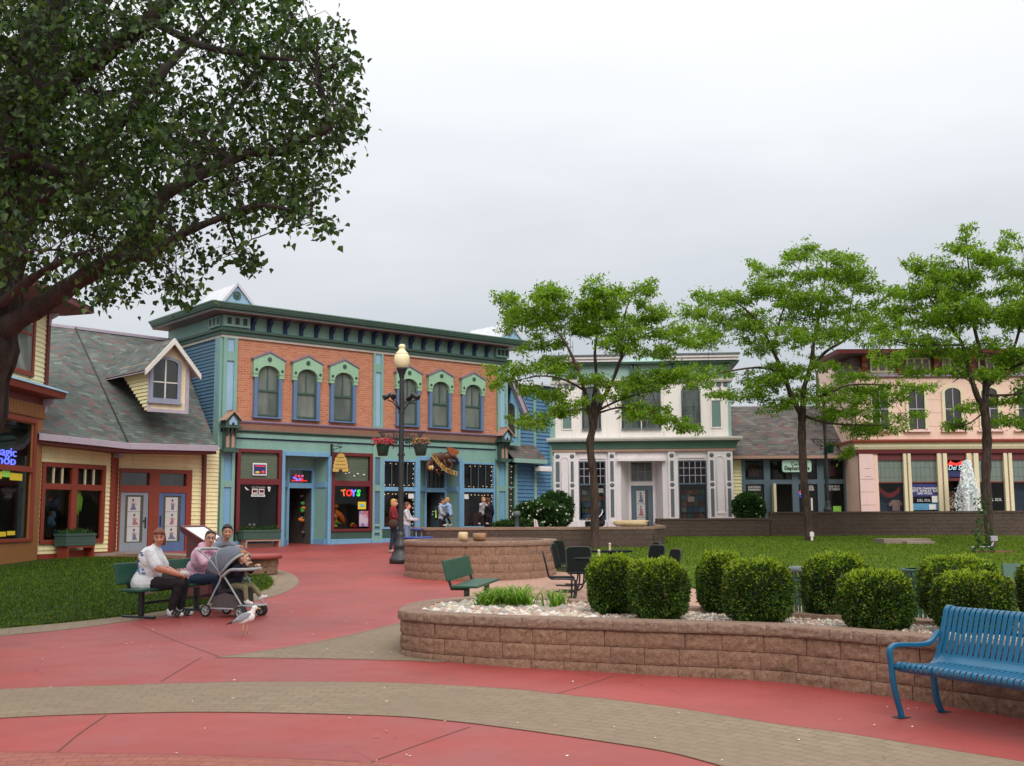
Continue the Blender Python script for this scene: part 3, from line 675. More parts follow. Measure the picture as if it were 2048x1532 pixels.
def shell(root, L, depth, z0, z1, mat='dark', inset=.06, name='back_walls', y=0):
    m = MB(); m.face([(inset, y+depth, z0), (L-inset, y+depth, z0), (L-inset, y+depth, z1), (inset, y+depth, z1)][::-1]); m.face([(inset, y+.3, z1), (L-inset, y+.3, z1), (L-inset, y+depth, z1), (inset, y+depth, z1)])
    m.face([(inset, y+depth, z0), (inset, y+.3, z0), (inset, y+.3, z1), (inset, y+depth, z1)]); m.face([(L-inset, y+.3, z0), (L-inset, y+depth, z0), (L-inset, y+depth, z1), (L-inset, y+.3, z1)])
    return m.build(name, M[mat], root)
def lights(root, pts, name='string_lights', r=.015):
    m = MB()
    for p in pts: m.ball(p, r, 6, 4)
    return m.build(name, M['bulb'], root)
def linepts(u0, u1, z0, z1, n, y):
    return [(u0+(u1-u0)*i/max(1, n-1)+random.uniform(-.03, .03), y, z0+(z1-z0)*i/max(1, n-1)+random.uniform(-.02, .02)) for i in range(n)]

# ================================================================== BRICK BUILDING
F = Face(437, 39.2, 1014, 47.7); z = lambda py: F.Z(479, py); L = F.L
bk = thing('brick_building', 'two-storey orange brick shop building with teal cornice and blue and wine storefronts', 'building', F.A, F.rot)
zo = lambda py, off: F.Z(479, py, off)
zS = zo(625, .66); zF1 = zo(615.5, .72); zTop = zo(606, .84); soff_ = paint('soffit_paint', srgb(126, 104, 104)); crown_ = paint('crown_green', srgb(92, 128, 116))
pw = F.U(472, 760)                       # corner pilaster width
uR = F.U(993, 800)
# brick field
m = MB(); m.face([(pw, 0, z(850)), (uR, 0, z(850)), (uR, 0, z(668)), (pw, 0, z(668))]); m.build('brick_wall', M['brickwall'], bk)
# frieze, mouldings, cornice
path = [(0, 4.75), (0, 0), (L, 0), (L, 5)]
m = MB(); sweep(m, path, [(.0, z(664)), (.02, z(664)), (.02, zS+.01), (0, zS+.01)]); m.build('frieze', M['teal'], bk)
m = MB(); sweep(m, path, [(0, z(677.5)), (.07, z(677.5)), (.09, z(673)), (0, z(673))]); m.build('cream_moulding', M['cream'], bk)
m = MB(); sweep(m, path, [(0, z(672.5)), (.13, z(672.5)), (.13, z(667)), (.19, z(665)), (.19, z(660)), (.02, z(659.5))]); m.build('lower_moulding', M['dgreen'], bk)
m = MB(); sweep(m, path, [(0, zS), (.66, zS), (.66, zS+.03), (0.0, zS+.03)]); m.build('soffit', soff_, bk)
m = MB(); sweep(m, path, [(.1, zS+.033), (.67, zS+.033), (.67, zo(620, .7)), (.73, zo(618.5, .7)), (.73, zF1), (.1, zF1)]); m.build('cornice_fascia', M['dgreen'], bk)
m = MB(); sweep(m, path, [(.1, zF1+.003), (.75, zF1+.003), (.80, zo(610.5, .8)), (.84, zo(608, .84)), (.84, zTop), (0, zTop+.05)]); m.build('cornice_crown', crown_, bk)
zr = zTop+.052; m = MB(); m.face([(0, 0, zr), (L, 0, zr), (L, 4.7, zr), (0, 4.7, zr)]); m.build('roof', M['metalroof'], bk)
for px in (506.6,539.5,571.7,603.5,633.5,663.8,693,721.5,748,769.8,795,822,847.5,875,900,925,949.6,974):
    py = 645+(px-506)*.098; u = F.U(px, py, .1); m = MB()
    m.prism([(-.021, z(659)), (-.10, z(659)), (-.13, z(655)), (-.09, z(651)), (-.14, z(647)), (-.25, z(643)), (-.30, z(639)), (-.36, z(636)), (-.38, zS-.02), (-.021, zS-.02)], u-.065, u+.065, 'x')
    m.build('bracket', M['dbracket'], bk)
for (a, b), side in (((0, .92), 0), ((L-.62, L), 0), ((0, .92), 1)):
    m = MB(); m.box(a-.06, b+.04, -.15, -.022, z(656), z(634.5), 0)
    k = 3; wv = .16
    for i in range(k):
        c = a+(b-a)*(i+.5)/k; m.box(c-wv/2, c+wv/2, -.156, -.152, z(651.5), z(638), 1)
    if side: xf(m, SIDEL); m.v = [(x, y, q) for x, y, q in m.v]; m.v = [(x if True else x, abs(y), q) for x, y, q in m.v]
    m.build('corner_frieze_block', [M['teal'], M['lampblack']], bk)
# pilasters
def pilaster(u0, u1, panels, zlo, zhi, y=-.10, base=True, name='pilaster', side=False, fill='paleblue'):
    m = MB(); w_ = (u1-u0)*.24; zs = sorted([zlo, zhi] + [v for p in panels for v in p]); m.box(u0, u0+w_, y, .0, zlo, zhi); m.box(u1-w_, u1, y, 0, zlo, zhi)
    c = zlo
    for a, b in sorted(panels):
        m.box(u0+w_, u1-w_, y, 0, c, a); m.box(u0+w_, u1-w_, y+.05, 0, a, b, 1); c = b
    m.box(u0+w_, u1-w_, y, 0, c, zhi)
    if side: xf(m, SIDEL); m.v = [(x, abs(y_) if y_ < 0 else y_, q) for x, y_, q in m.v]
    m.build(name, [M['teal'], M[fill]], bk, .008)
up = [(z(842), z(724)), (z(705), z(680))]; lo = [(z(1072), z(975)), (z(962), z(908))]
pilaster(0, pw, up, z(846), z(678)); pilaster(0, pw, lo, z(1087), z(866), fill='skyblue')
pilaster(F.U(745, 780), F.U(765, 780), [(z(836), z(719)), (z(700), z(679.5))], z(846), z(678), -.08); pilaster(F.U(743, 980), F.U(763, 980), [(z(1050), z(979)), (z(966), z(905)), (z(1063), z(1056)), (z(1077), z(1070))], z(1087), z(877), -.08, fill='mblue')
pilaster(uR, L, up, z(846), z(678)); pilaster(F.U(990, 980), L, lo, z(1087), z(866), fill='skyblue')
# belt
for nm, mt, pr in (('belt_cap', 'lav', [(0, z(847)), (.22, z(847)), (.26, z(844)), (.26, z(841.5)), (0, z(839.5))]), ('belt_band', 'tan', [(0, z(860)), (.10, z(860)), (.20, z(847.2)), (0, z(847.2))]),
                   ('belt_moulding', 'dgreen', [(0, z(866)), (.12, z(866)), (.12, z(863)), (.17, z(862)), (.17, z(860.2)), (0, z(860.2))])):
    m = MB(); sweep(m, [(.12, 0), (L-.12, 0)], pr); m.build(nm, M[mt], bk)
m = MB(); m.box(pw, uR, -.10, .2, z(875), z(866.2)); m.build('sign_band', M['teal'], bk)
m = MB(); m.box(pw, uR, -.05, .2, z(878), z(875)); m.build('navy_strip', M['dbracket'], bk)  # thin navy-painted strip below the sign band
m = MB(); m.box(pw, uR, -.03, .2, z(897), z(878)); m.build('fascia_panel', M['teal'], bk)
# upper windows
for px, py in ((534, 776), (611, 783), (684, 790), (814, 799), (878, 805), (943, 811)):
    uc = F.U(px, py); h = .42; wn_ = bpy.data.objects.new('window', None); COL.objects.link(wn_); wn_.parent = bk
    zb_, zs_ = z(829), z(744); R_ = .30
    m = MB(); pts = [(uc-h, zb_), (uc+h, zb_)] + arch_pts(uc-h, uc+h, zs_, R_); m.face([(a, -.015, b) for a, b in pts])
    m.build('pane', M['curtain'], wn_)
    m = MB(); m.box(uc-h-.14, uc-h, -.13, 0, z(831), z(752)); m.box(uc+h, uc+h+.14, -.13, 0, z(831), z(752)); m.box(uc-h-.17, uc+h+.17, -.16, 0, z(834), z(831)); m.build('frame', M['mblue'], wn_, .006)
    m = MB(); m.box(uc-h, uc+h, -.06, -.02, z(780), z(776)); m.box(uc-.022, uc+.022, -.05, -.02, z(776), zs_+R_*.95); m.box(uc-h, uc-h+.05, -.05, -.02, zb_, zs_); m.box(uc+h-.05, uc+h, -.05, -.02, zb_, zs_); m.box(uc-h, uc+h, -.05, -.02, zb_, zb_+.06); m.build('sash', M['dgreen'], wn_)
    m = MB(); zt_ = z(716); zp_ = z(701); e = h+.2
    poly = [(uc-e, zs_-.02), (uc-e, zt_), (uc, zp_), (uc+e, zt_), (uc+e, zs_-.02), (uc+h+.005, zs_-.02)] + arch_pts(uc-h, uc+h, zs_, R_, 12) + [(uc-h-.005, zs_-.02)]
    m.prism(poly, -.17, 0); m.box(uc-e, uc-h-.01, -.15, 0, z(752), zs_-.025); m.box(uc+h+.01, uc+e, -.15, 0, z(752), zs_-.025)
    m.box(uc-e+.06, uc-h-.01, -.12, 0, z(762), z(752.2)); m.box(uc+h+.01, uc+e-.06, -.12, 0, z(762), z(752.2))
    for cx, cz, r_ in ((uc, (zp_+zs_+R_)/2-.01, .085), (uc-e+.1, zs_+.13, .05), (uc+e-.1, zs_+.13, .05)):
        i0 = len(m.v); m.lathe([(0, .02), (r_*.45, .02), (r_*.5, .0), (r_*.85, 0), (r_, .02), (r_, -.02)], seg=14, m=1); xf(m, Matrix.Translation((cx, -.18, cz)) @ Matrix.Rotation(pi/2, 4, 'X'), i0)
    m.build('hood', [M['grnfr'], M['dgreen']], wn_, .006)
    m = MB(); th = .05; m.prism([(uc-e-.05, zt_-.01), (uc, zp_+.005), (uc+e+.05, zt_-.01), (uc+e+.05, zt_+th), (uc, zp_+th+.02), (uc-e-.05, zt_+th)], -.21, 0); m.build('hood_cap', M['lav'], wn_)
# pediments on the roof corners
def pediment(u0, u1, pk, zb_, zp_, y0, dep, deco='dgreen'):
    g_ = bpy.data.objects.new('pediment', None); COL.objects.link(g_); g_.parent = bk; m = MB()
    m.prism([(u0, zb_), (u1, zb_), (pk, zp_)], y0, y0+.1); m.build('face', M['paleblue'], g_)
    m = MB(); t_ = .07
    for a, b in (((u0, zb_), (pk, zp_)), ((pk, zp_), (u1, zb_))):
        m.face([(a[0], y0-.06, a[1]+.02), (b[0], y0-.06, b[1]+.02), (b[0], y0+dep, b[1]+.02), (a[0], y0+dep, a[1]+.02)]); m.bar((a[0], y0-.05, a[1]), (b[0], y0-.05, b[1]), .06, .09)
    m.build('roof_panel', M['metalroof'], g_)
    m = MB(); r_ = (zp_-zb_)*.20; m.lathe([(0, .02), (r_*.3, .03), (r_*.4, 0), (r_*.75, .01), (r_, .03), (r_, -.02)], seg=18); xf(m, Matrix.Translation((pk, y0-.03, zb_+(zp_-zb_)*.42)) @ Matrix.Rotation(pi/2, 4, 'X')); m.build('rosette', M[deco], g_)
pediment(F.U(445, 600, .7), F.U(508, 606, .7), F.U(475, 568, .7), zTop, F.Z(475, 568, .66), -.66, 2.2)
pediment(F.U(1001, 680, .7), F.U(1046, 682, .7), F.U(1019, 646, .7), zTop, F.Z(1019, 647, .66), -.66, 2.6, 'slot')
# side wall, left
m = MB(); siding(m, -4.75, -pw*.8, z(1095), z(678), 0, .125, mt=0); xf(m, SIDEL); m.v = [(x, abs(y_), q) for x, y_, q in m.v]; m.build('side_wall', M['dblueside'], bk)
m = MB(); m.box(-.10, -.002, .0, pw*.8, z(1090), z(678)); m.box(-.104, -.1005, .14, pw*.8-.14, z(842), z(724), 1); m.box(-.104, -.1005, .14, pw*.8-.14, z(705), z(682), 1); m.build('side_pilaster', [M['teal'], M['skyblue']], bk, .006)
m = MB(); m.face([(L, 0, 0), (L, 7, 0), (L, 7, zTop), (L, 0, zTop)]); m.build('right_side_wall', M['blueside'], bk)
shell(bk, L, 4.7, -.5, zTop-.02, 'room', .1)
# ---- storefront
zg = -.35; GZ = lambda u: SL*(u*F.u.y)          # local ground height
zsill, zbase = z(1066), z(1082)
def base_run(u0, u1, mat1='dgreen', top=None):
    top = zsill if top is None else top
    m = MB(); m.box(u0, u1, -.04, .2, zbase, top); m.build('stall_riser', M[mat1], bk); m = MB(); m.box(u0, u1, -.09, .2, zg, zbase); m.build('plinth', M['skyblue'], bk, .01)
def glasspane(parent, u0, u1, z0, z1, y):
    m = MB(); m.face([(u0, y, z0), (u1, y, z0), (u1, y, z1), (u0, y, z1)]); return m.build('pane', M['glass'], parent)
def wempty(name, par=None):
    o = bpy.data.objects.new(name, None); COL.objects.link(o); o.parent = par or bk; return o
def pic(parent, u0, u1, z0, z1, y, mat, name='poster', th=.012):
    m = MB(); m.box(u0, u1, y-th, y, z0, z1); return m.build(name, mat if not isinstance(mat, str) else M[mat], parent)
u_ = lambda px: F.U(px, 1000)
# wine windows
for px0, px1, which in ((471, 561, 0), (661, 743, 1)):
    a, b = u_(px0), u_(px1); wd = wempty('shop_window'); m = MB()
    ring(m, a, b, zsill, z(897), .13, -.09, .12, 0, .13, .1); m.box(a+.13, b-.13, -.09, .12, z(969), z(957)); m.build('frame', M['wine'], wd, .008)
    m = MB(); m.face([(a+.13, .06, z(957)), (b-.13, .06, z(957)), (b-.13, .06, z(905)), (a+.13, .06, z(905))]); m.build('blind', M['blind'], wd)
    glasspane(wd, a+.13, b-.13, z(957), z(905), -.02)
    m = MB(); room(m, a+.13, b-.13, zsill+.1, z(969), .1, 1.5); m.build('room', M['room'], wd)
    glasspane(wd, a+.13, b-.13, zsill+.1, z(969), 0)
    if which == 0:
        o = pic(wd, a+.62, a+1.17, z(950), z(925), -.03, 'paper'); pic(wd, a+.66, a+1.13, z(947), z(928), -.045, plain('night_blue_print', srgb(36, 52, 110), .5), 'print')
        m = MB(); m.ball((a+.8, -.062, z(944)), (.10, .01, .04), 10, 5, 0); m.ball((a+1.02, -.062, z(943)), (.06, .01, .05), 10, 5, 1); m.box(a+.7, a+1.1, -.065, -.0625, z(932), z(930.5), 1); m.build('print_shapes', [M['yel'], M['neonred']], wd)
        for k in (0, 1): pic(wd, a+.62+k*.27, a+.84+k*.27, z(987), z(977), -.004, 'paper', 'hours_sign'); pic(wd, a+.645+k*.27, a+.815+k*.27, z(985), z(979), -.017, 'dkred', 'sign_inset', .003)
        pic(wd, a+.6, a+1.14, z(993), z(988.5), -.004, 'paper', 'hours_sign'); text_obj('lettering', 'PLEASE COME IN', .06, M['ink'], wd, (a+.87, -.02, z(990.7)), ext=.002)
        text_obj('lettering', 'OUR STORE HOURS', .06, M['paper'], wd, (a+.87, -.02, z(974)), ext=.002)
        m = MB(); m.tube([(a+.35, -.01, z(974)), (a+.42, -.01, z(979)), (a+.52, -.01, z(980))], [.02, .035, .01], 6); m.ball((a+1.3, -.01, z(975)), (.07, .02, .05)); m.box(a+1.27, a+1.33, -.02, 0, z(982), z(976)); m.build('cutout', M['paper'], wd)
        m = MB(); m.ball((a+.78, .35, z(1058)), (.13, .1, .14), 12, 8); m.ball((a+.7, .25, z(1050)), .05, 8, 6, 1); m.ball((a+.87, .25, z(1050)), .05, 8, 6, 1); m.ball((a+.71, .2, z(1050)), .02, 6, 4, 2); m.ball((a+.86, .2, z(1050)), .02, 6, 4, 2)
        m.build('toy', [M['rust'], M['paper'], M['ink']], wd)
        pic(wd, a+.2, b-.2, z(1056), z(1000), 1.3, plain('dim_shelf', (.035, .04, .035), .7), 'shelf_back')
    else:
        m = MB()
        for k in range(26):
            m.ball((a+.2+random.random()*(.85 if k < 18 else 1.3), .25+random.random()*.5, z(1057)+random.random()*(z(1008)-z(1057))*(1 if k < 18 else .25)), (random.uniform(.05, .13), .06, random.uniform(.04, .1)), 8, 5, k % 5)
        m.tube([(a+.35, .3, z(1024)), (a+.6, .3, z(1030)), (a+.8, .3, z(1050))], [.13, .11, .05], 8, 0)
        m.build('toy_display', [paint('orange_plush', (.75, .2, .03), .9), paint('red_plush', (.5, .03, .03), .9), paint('green_plush', (.08, .3, .06), .9), M['yel'], M['paper']], wd)
        pic(wd, b-.62, b-.26, z(1018), z(1002), -.004, 'yel', 'yellow_notice'); pic(wd, b-.54, b-.34, z(1013), z(1007), -.02, plain('pale_blue_print', (.2, .45, .6), .5), 'notice_inset', .003)
        pic(wd, b-.56, b-.15, z(1055.5), z(1022), -.004, posters('purple_playbill', [(.3, .22, .4), (.5, .4, .5), (.2, .12, .3), (.45, .15, .2)], 5, (.5, .42, .52), .5, 3, 1), 'playbill')
        for ch, mt, du in (('T', 'neonoran', 0), ('O', 'neonred', .26), ('Y', 'neonblue', .48), ('S', 'neongreen', .72)):
            text_obj('neon_letter', ch, .34, M[mt], wd, (a+.55+du*.92, -.03, z(984)), (pi/2, random.uniform(-.2, .2), 0), ext=.012, bold=.012)
        m = MB()
        for k in range(5): m.ball((a+.62+random.random()*.9, -.03, z(948)+random.random()*.4), (.05, .01, .03), 8, 4)
        m.build('cutout', M['paper'], wd)
    base_run(a, b)
# blue windows
for px0, px1, seed in ((763, 833, 1), (923, 989, 2)):
    a, b = u_(px0), u_(px1); wd = wempty('shop_window'); m = MB(); zt1, zt0, zhh = z(969), z(978), z(908)
    ring(m, a, b, z(1062), zhh, .09, -.07, .12, 0, .08, .08); m.box(a+.09, b-.09, -.07, .12, zt0, zt1)
    m.build('frame', M['skyblue'], wd, .006); m = MB()
    for k in (1, 2, 3): c = a+.09+(b-a-.18)*k/4; m.box(c-.009, c+.009, -.02, .02, zt1, zhh-.08)
    m.build('glazing_bars', M['slot'], wd); m = MB(); m.box(a, b, -.04, .2, z(908)+.002, z(897)); m.build('lintel', M['teal'], wd)
    m = MB(); room(m, a+.09, b-.09, z(1062)+.08, zhh-.08, .12, 1.6); m.build('room', M['room'], wd); glasspane(wd, a+.09, b-.09, z(1062)+.08, zhh-.08, .03)
    lights(wd, linepts(a+.15, b-.15, zt0-.12, zt0-.12, 9, .01) + linepts(b-.16, b-.16, z(1060), zt0-.2, 9, .01) + linepts(a+.15, b-.15, zt1+.08, zt1+.08, 7, .01) + linepts(b-.16, b-.16, zt1+.15, zhh-.15, 5, .01) + linepts(a+.15, b-.15, zhh-.16, zhh-.16, 6, .01) + linepts(a+.1, b-.1, z(1059), z(1059), 8, .02))
    pic(wd, (b-.4) if seed == 1 else a+.13, (b-.14) if seed == 1 else a+.36, z(994), z(983), 0, 'paper', 'notice')
    m = MB()
    for k in range(22): m.box(*(lambda x, y_, w_, h_: (x, x+w_, y_, y_+.1, z(1059), z(1059)+h_))(a+.15+random.random()*(b-a-.5), .2+random.random()*.5, random.uniform(.06, .2), random.uniform(.1, .7)), k % 3)
    m.build('goods', [paint('rust_goods', (.13, .025, .015), .8), paint('ochre_goods', (.11, .05, .015), .8), paint('brown_goods', (.035, .025, .015), .8)], wd)
    base_run(a, b, top=z(1062))
# door bays with splayed sides
def doorbay(px0, px1, door0, door1, zhead, ztr0, ztr1, zdoor, extra):
    a, b = u_(px0), u_(px1); d0, d1 = u_(door0), u_(door1); dp = .85; g_ = wempty('door_bay'); m = MB()
    m.box(a, a+.14, -.06, .1, zg, z(897)); m.box(b-.14, b, -.06, .1, zg, z(897)); m.box(a+.14, b-.14, -.10, .1, zhead, zhead+.16); m.build('bay_posts', M['skyblue'], g_, .008)
    m = MB(); m.box(a+.14, b-.14, -.04, .1, zhead+.16, z(897)); m.build('bay_fascia', M['teal'], g_)
    D0, D1 = a+.5, b-.95   # back plane door edges
    D0, D1 = F.U(door0, 1000, -dp), F.U(door1, 1000, -dp); zc = zhead
    m = MB()
    for p, q in (((a+.14, .1), (D0-.08, dp)), ((D1+.08, dp), (b-.14, .1))):
        m.face([(p[0], p[1], zg), (q[0], q[1], zg), (q[0], q[1], zc), (p[0], p[1], zc)])
    m.face([(D0-.08, dp, ztr0), (D1+.08, dp, ztr0), (D1+.08, dp, zc), (D0-.08, dp, zc)]) if False else None
    m.face([(D0-.08, dp, ztr1+.06), (D1+.08, dp, ztr1+.06), (D1+.08, dp, zc), (D0-.08, dp, zc)])
    m.face([(a, .1, zc), (b, .1, zc), (b, dp, zc), (a, dp, zc)]); m.build('splayed_sides', M['teal'], g_)
    m = MB(); y0, y1 = dp-.06, dp+.04
    m.box(D0-.1, D0, y0, y1, zg, ztr1+.08); m.box(D1, D1+.1, y0, y1, zg, ztr1+.08); m.box(D0, D1, y0, y1, ztr1, ztr1+.08); m.box(D0, D1, y0, y1, zdoor, ztr0)
    e = .03
    for p, q in (((a+.16, .1), (D0-.1, dp-.07)), ((D1+.1, dp-.07), (b-.16, .1))):
        P_, Q_ = Vector((p[0], p[1]-e, 0)), Vector((q[0], q[1]-e, 0)); hz = zdoor+.12
        m.bar((P_.x, P_.y, hz), (Q_.x, Q_.y, hz), .05, .2); m.bar((P_.x, P_.y, GZ(p[0])+.06), (Q_.x, Q_.y, GZ(q[0])+.06), .06, .3)
    m.build('door_frame', M['skyblue'], g_)
    m = MB(); room(m, D0, D1, zg, zdoor, dp, 4.2); m.build('doorway_room', M['room'], g_)
    m = MB(); m.face([(D0, dp+.05, ztr0), (D1, dp+.05, ztr0), (D1, dp+.05, ztr1), (D0, dp+.05, ztr1)]); m.build('transom_pane', M['darkwin'], g_)
    return g_, D0, D1, dp
gq, D0, D1, dp = doorbay(561, 661, 577, 622, z(908), z(962), z(935), z(973), 0)
m = MB(); zc_ = z(951)
for k in range(9): m.ball((D0+.2+k*.045+.03*math.sin(k*2), dp-.03, zc_+.08*math.sin(k*1.7)), (.06, .012, .045), 8, 5, k % 3)
m.box(D0+.1, D1-.2, dp-.03, dp-.02, z(958.5), z(956), 1); m.build('neon_open_sign', [M['neonblue'], M['neonred'], plain('magenta_neon', (.6, .1, .3), .5, emit=.8)], gq)
m = MB()
for k in range(9): m.ball((D1-.22+random.random()*.14, dp+.4, z(1070)+random.random()*1.5), (.1, .06, .07), 8, 5, k % 3)
m.build('hanging_toys', [_mc['orange_plush'], _mc['green_plush'], M['merch']], gq)
gq2, E0, E1, dp = doorbay(833, 923, 851.6, 888, z(908), z(968), z(920), z(978), 0)
m = MB(); 
for k in (1, 2, 3): c = E0+(E1-E0)*k/4; m.box(c-.009, c+.009, dp-.01, dp+.03, z(968), z(920))
m.build('glazing_bars', M['slot'], gq2); lights(gq2, linepts(E0+.1, E1-.1, z(925), z(925), 4, dp))
m = MB(); m.box(E1-.07, E1-.02, dp+.1, dp+.85, zg, z(980)); m.build('open_door', M['greyblue'], gq2)
for a_, b_ in ((-.02, pw+.02), (F.U(742, 980), F.U(764, 980)), (F.U(989, 980), L+.02)):
    m = MB(); m.box(a_, b_, -.14, .1, zg, z(1087)); m.build('pilaster_plinth', M['skyblue'], bk, .01)

# birdhouses on the corners: boxy console with a little gabled house
def birdhouse(Fx, uc, label):
    zt_, zm, zb_ = z(826), z(858), z(906)
    t_ = thing('birdhouse', label, 'birdhouse', Fx.A + Fx.u*uc + Vector((0, 0, zb_)) + Fx.n*.12, Fx.rot, 'birdhouses on the brick building corners'); h = zt_-zb_; q = zm-zb_; w_ = .26
    m = MB(); m.box(-w_, w_, -.42, 0, q+.05, h-.30); m.box(-w_-.05, w_+.05, -.48, 0, q-.02, q+.05); m.prism([(-w_, h-.30), (w_, h-.30), (0, h-.02)], -.42, 0); m.build('house_body', M['dgreen'], t_)
    m = MB(); m.prism([(-.15, q+.09), (.15, q+.09), (.15, h-.36), (0, h-.17), (-.15, h-.36)], -.44, -.425); m.build('front_panel', M['paleblue'], t_)
    m = MB(); m.lathe([(0, .004), (.045, .004), (.05, 0)], seg=14); xf(m, Matrix.Translation((0, -.445, (q+h)/2-.16)) @ Matrix.Rotation(pi/2, 4, 'X')); m.build('entrance_hole', M['ink'], t_)
    m = MB()
    for s_ in (-1, 1): m.face([(0, -.5, h+.03), (s_*(w_+.09), -.5, h-.33), (s_*(w_+.09), .0, h-.33), (0, 0, h+.03)][::s_]); m.bar((0, -.5, h), (s_*(w_+.08), -.5, h-.34), .04, .05)
    m.box(-.04, .04, -.5, 0, h, h+.05); m.build('house_roof', M['tan'], t_)
    m = MB(); m.box(-.2, .2, -.25, 0, .10, q-.02); m.box(-w_-.02, w_+.02, -.34, 0, 0, .10)
    for k in (-1, 0, 1): m.prism([(-.26, q-.02), (-.42, q-.02), (-.40, q-.10), (-.27, q-.30)], k*.15-.04, k*.15+.04, 'x')
    for k in (-.1, .1): m.box(k-.055, k+.055, -.258, -.251, .16, q-.12, 1)
    m.build('console', [M['dgreen'], M['tan']], t_)
birdhouse(F, F.U(457, 860, .2), 'green birdhouse bracket on the left corner of the brick building')
birdhouse(F, F.U(1004, 890, .2), 'green birdhouse bracket on the right corner of the brick building, by the moose sign')
FBRICK = F; zBRICK = z

# hanging beehive sign
uc = F.U(664, 905, .1); t_ = thing('hanging_sign', 'gold beehive-shaped hanging sign on a black bracket beside the toy shop door', 'sign', F.A + F.u*uc + F.n*.06 + Vector((0, 0, z(935))), F.rot)
h = z(890)-z(935); m = MB(); m.box(-.04, .04, -.02, 0, h-.28, h+.18); m.bar((0, -.02, h+.12), (0, -.75, h+.02), .03, .03); m.bar((0, -.02, h-.05), (0, -.7, h+.02), .02, .02); m.tube([(0, -.45, h+.1), (0, -.6, h+.2), (0, -.72, h+.12), (0, -.66, h+.05)], .012, 6)
m.bar((0, -.15, h+.05), (0, -.15, h-.2), .012, .012); m.bar((0, -.62, h+.03), (0, -.62, h-.2), .012, .012); m.build('bracket', M['black'], t_)
hp = []
for i, (w_, zz) in enumerate(((.36, -.42), (.37, -.3), (.33, -.29), (.35, -.16), (.31, -.15), (.31, -.03), (.27, -.02), (.26, .10), (.2, .11), (.16, .22), (.06, .27))): hp.append((w_*.8, zz))
poly = [(-.4+a, b) for a, b in hp] + [(-.4-a, b) for a, b in reversed(hp)]
m = MB(); m.prism([(a, b+h-.45) for a, b in poly], -.02, .02, 'x'); m.prism([((a+.4)*1.12-.4, b*1.06+h-.45) for a, b in poly], -.012, .012, 'x', 1)
for k in range(4): m.box(-.026, .026, -.62+.03*k, -.18-.03*k, h-.75+k*.135, h-.735+k*.135, 1)
m.box(-.027, .027, -.46, -.34, h-.87, h-.78, 1); xf(m, Matrix.Rotation(rad(62), 4, 'Z')); m.v = [(x-.12, y_-.1, q) for x, y_, q in m.v]; m.build('sign_board', [M['gold'], M['ink']], t_)

# moose sign
um = F.U(884, 915, .3); MS = thing('carved_sign', 'carved brown moose sign with gold banner over the shop door', 'sign', F.A + F.u*um + F.n*.12 + Vector((0, 0, F.Z(884, 915, .3))), F.rot)
sx = 1/(FPX/45.3)*1.02
def mp2(x, y): return ((x-884)*sx*1.22, -(y-915)*sx)    # photo offsets to sign plane
def flatpoly(pts, y0, y1, m, mt=0): m.prism([mp2(*p) for p in pts], y0, y1, 'y', mt)
brown = paint('carved_brown', (.10, .035, .02), .5, .3, 6); amb = paint('antler_amber', (.34, .09, .03), .45, .2, 6)
m = MB()
def cap_(pts, rs, yy, mt=0): m.tube([(mp2(*p)[0], yy, mp2(*p)[1]) for p in pts], [r*sx for r in rs], 10, mt)
m.ball((*[mp2(883, 914)[0]], -.12, mp2(883, 914)[1]), (11*sx*1.2, .11, 9.5*sx), 14, 9); m.ball((mp2(896, 912)[0], -.14, mp2(896, 912)[1]), (8.5*sx*1.1, .13, 8.5*sx), 14, 9); m.ball((mp2(872, 914)[0], -.10, mp2(872, 914)[1]), (8*sx, .1, 7*sx), 12, 8)
cap_([(899,909),(906,912),(912,917),(914,920)], [5.5, 5, 3.6, 2.8], -.2); m.ball((mp2(914,920)[0], -.2, mp2(914,920)[1]), 3*sx)
cap_([(894,918),(901,926),(903,932),(898,937),(896,941)], [4.5, 3.5, 2.6, 2.4, 2], -.2); cap_([(888,918),(893,930),(902,938)], [4, 2.8, 2], -.12)
cap_([(868,918),(864,928),(872,938),(880,947),(881,950)], [4.6, 3.6, 2.4, 1.8, 2], -.10); cap_([(872,924),(880,936),(885,943),(887,948)], [3.4, 2.6, 1.8, 2.2], -.06)
cap_([(862,922),(857,931),(856,938),(859,941)], [4, 3.6, 2.4, 2.4], -.13); m.build('moose_figure', brown, MS)
m = MB()
flatpoly([(892,895),(896,894),(899,897),(901,894.5),(904,898),(907,896),(909,899.5),(912,898),(913,902),(916,901.5),(916,906),(911,909),(904,910),(896,907)], -.27, -.2, m); flatpoly([(903,902),(908,900),(912,901),(918,900),(917,905),(914,909),(907,910)], -.17, -.12, m); m.build('antlers', amb, MS)
m = MB(); m.ball((mp2(860,936)[0], -.2, mp2(860,936)[1]), (4.2*sx, .08, 4.6*sx), 12, 8, 0); m.ball((mp2(865,935)[0], -.16, mp2(865,935)[1]), (2*sx, .08, 4.4*sx), 10, 8, 1); m.build('drum', [M['gold'], M['ivory']], MS)
bpts = [(862,911),(868,918),(875,926),(883,934),(891,940),(899,943),(911,946)]; sp_ = spline([Vector((mp2(*p)[0], 0, mp2(*p)[1])) for p in bpts], 5); m = MB(); hw = 3.8*sx
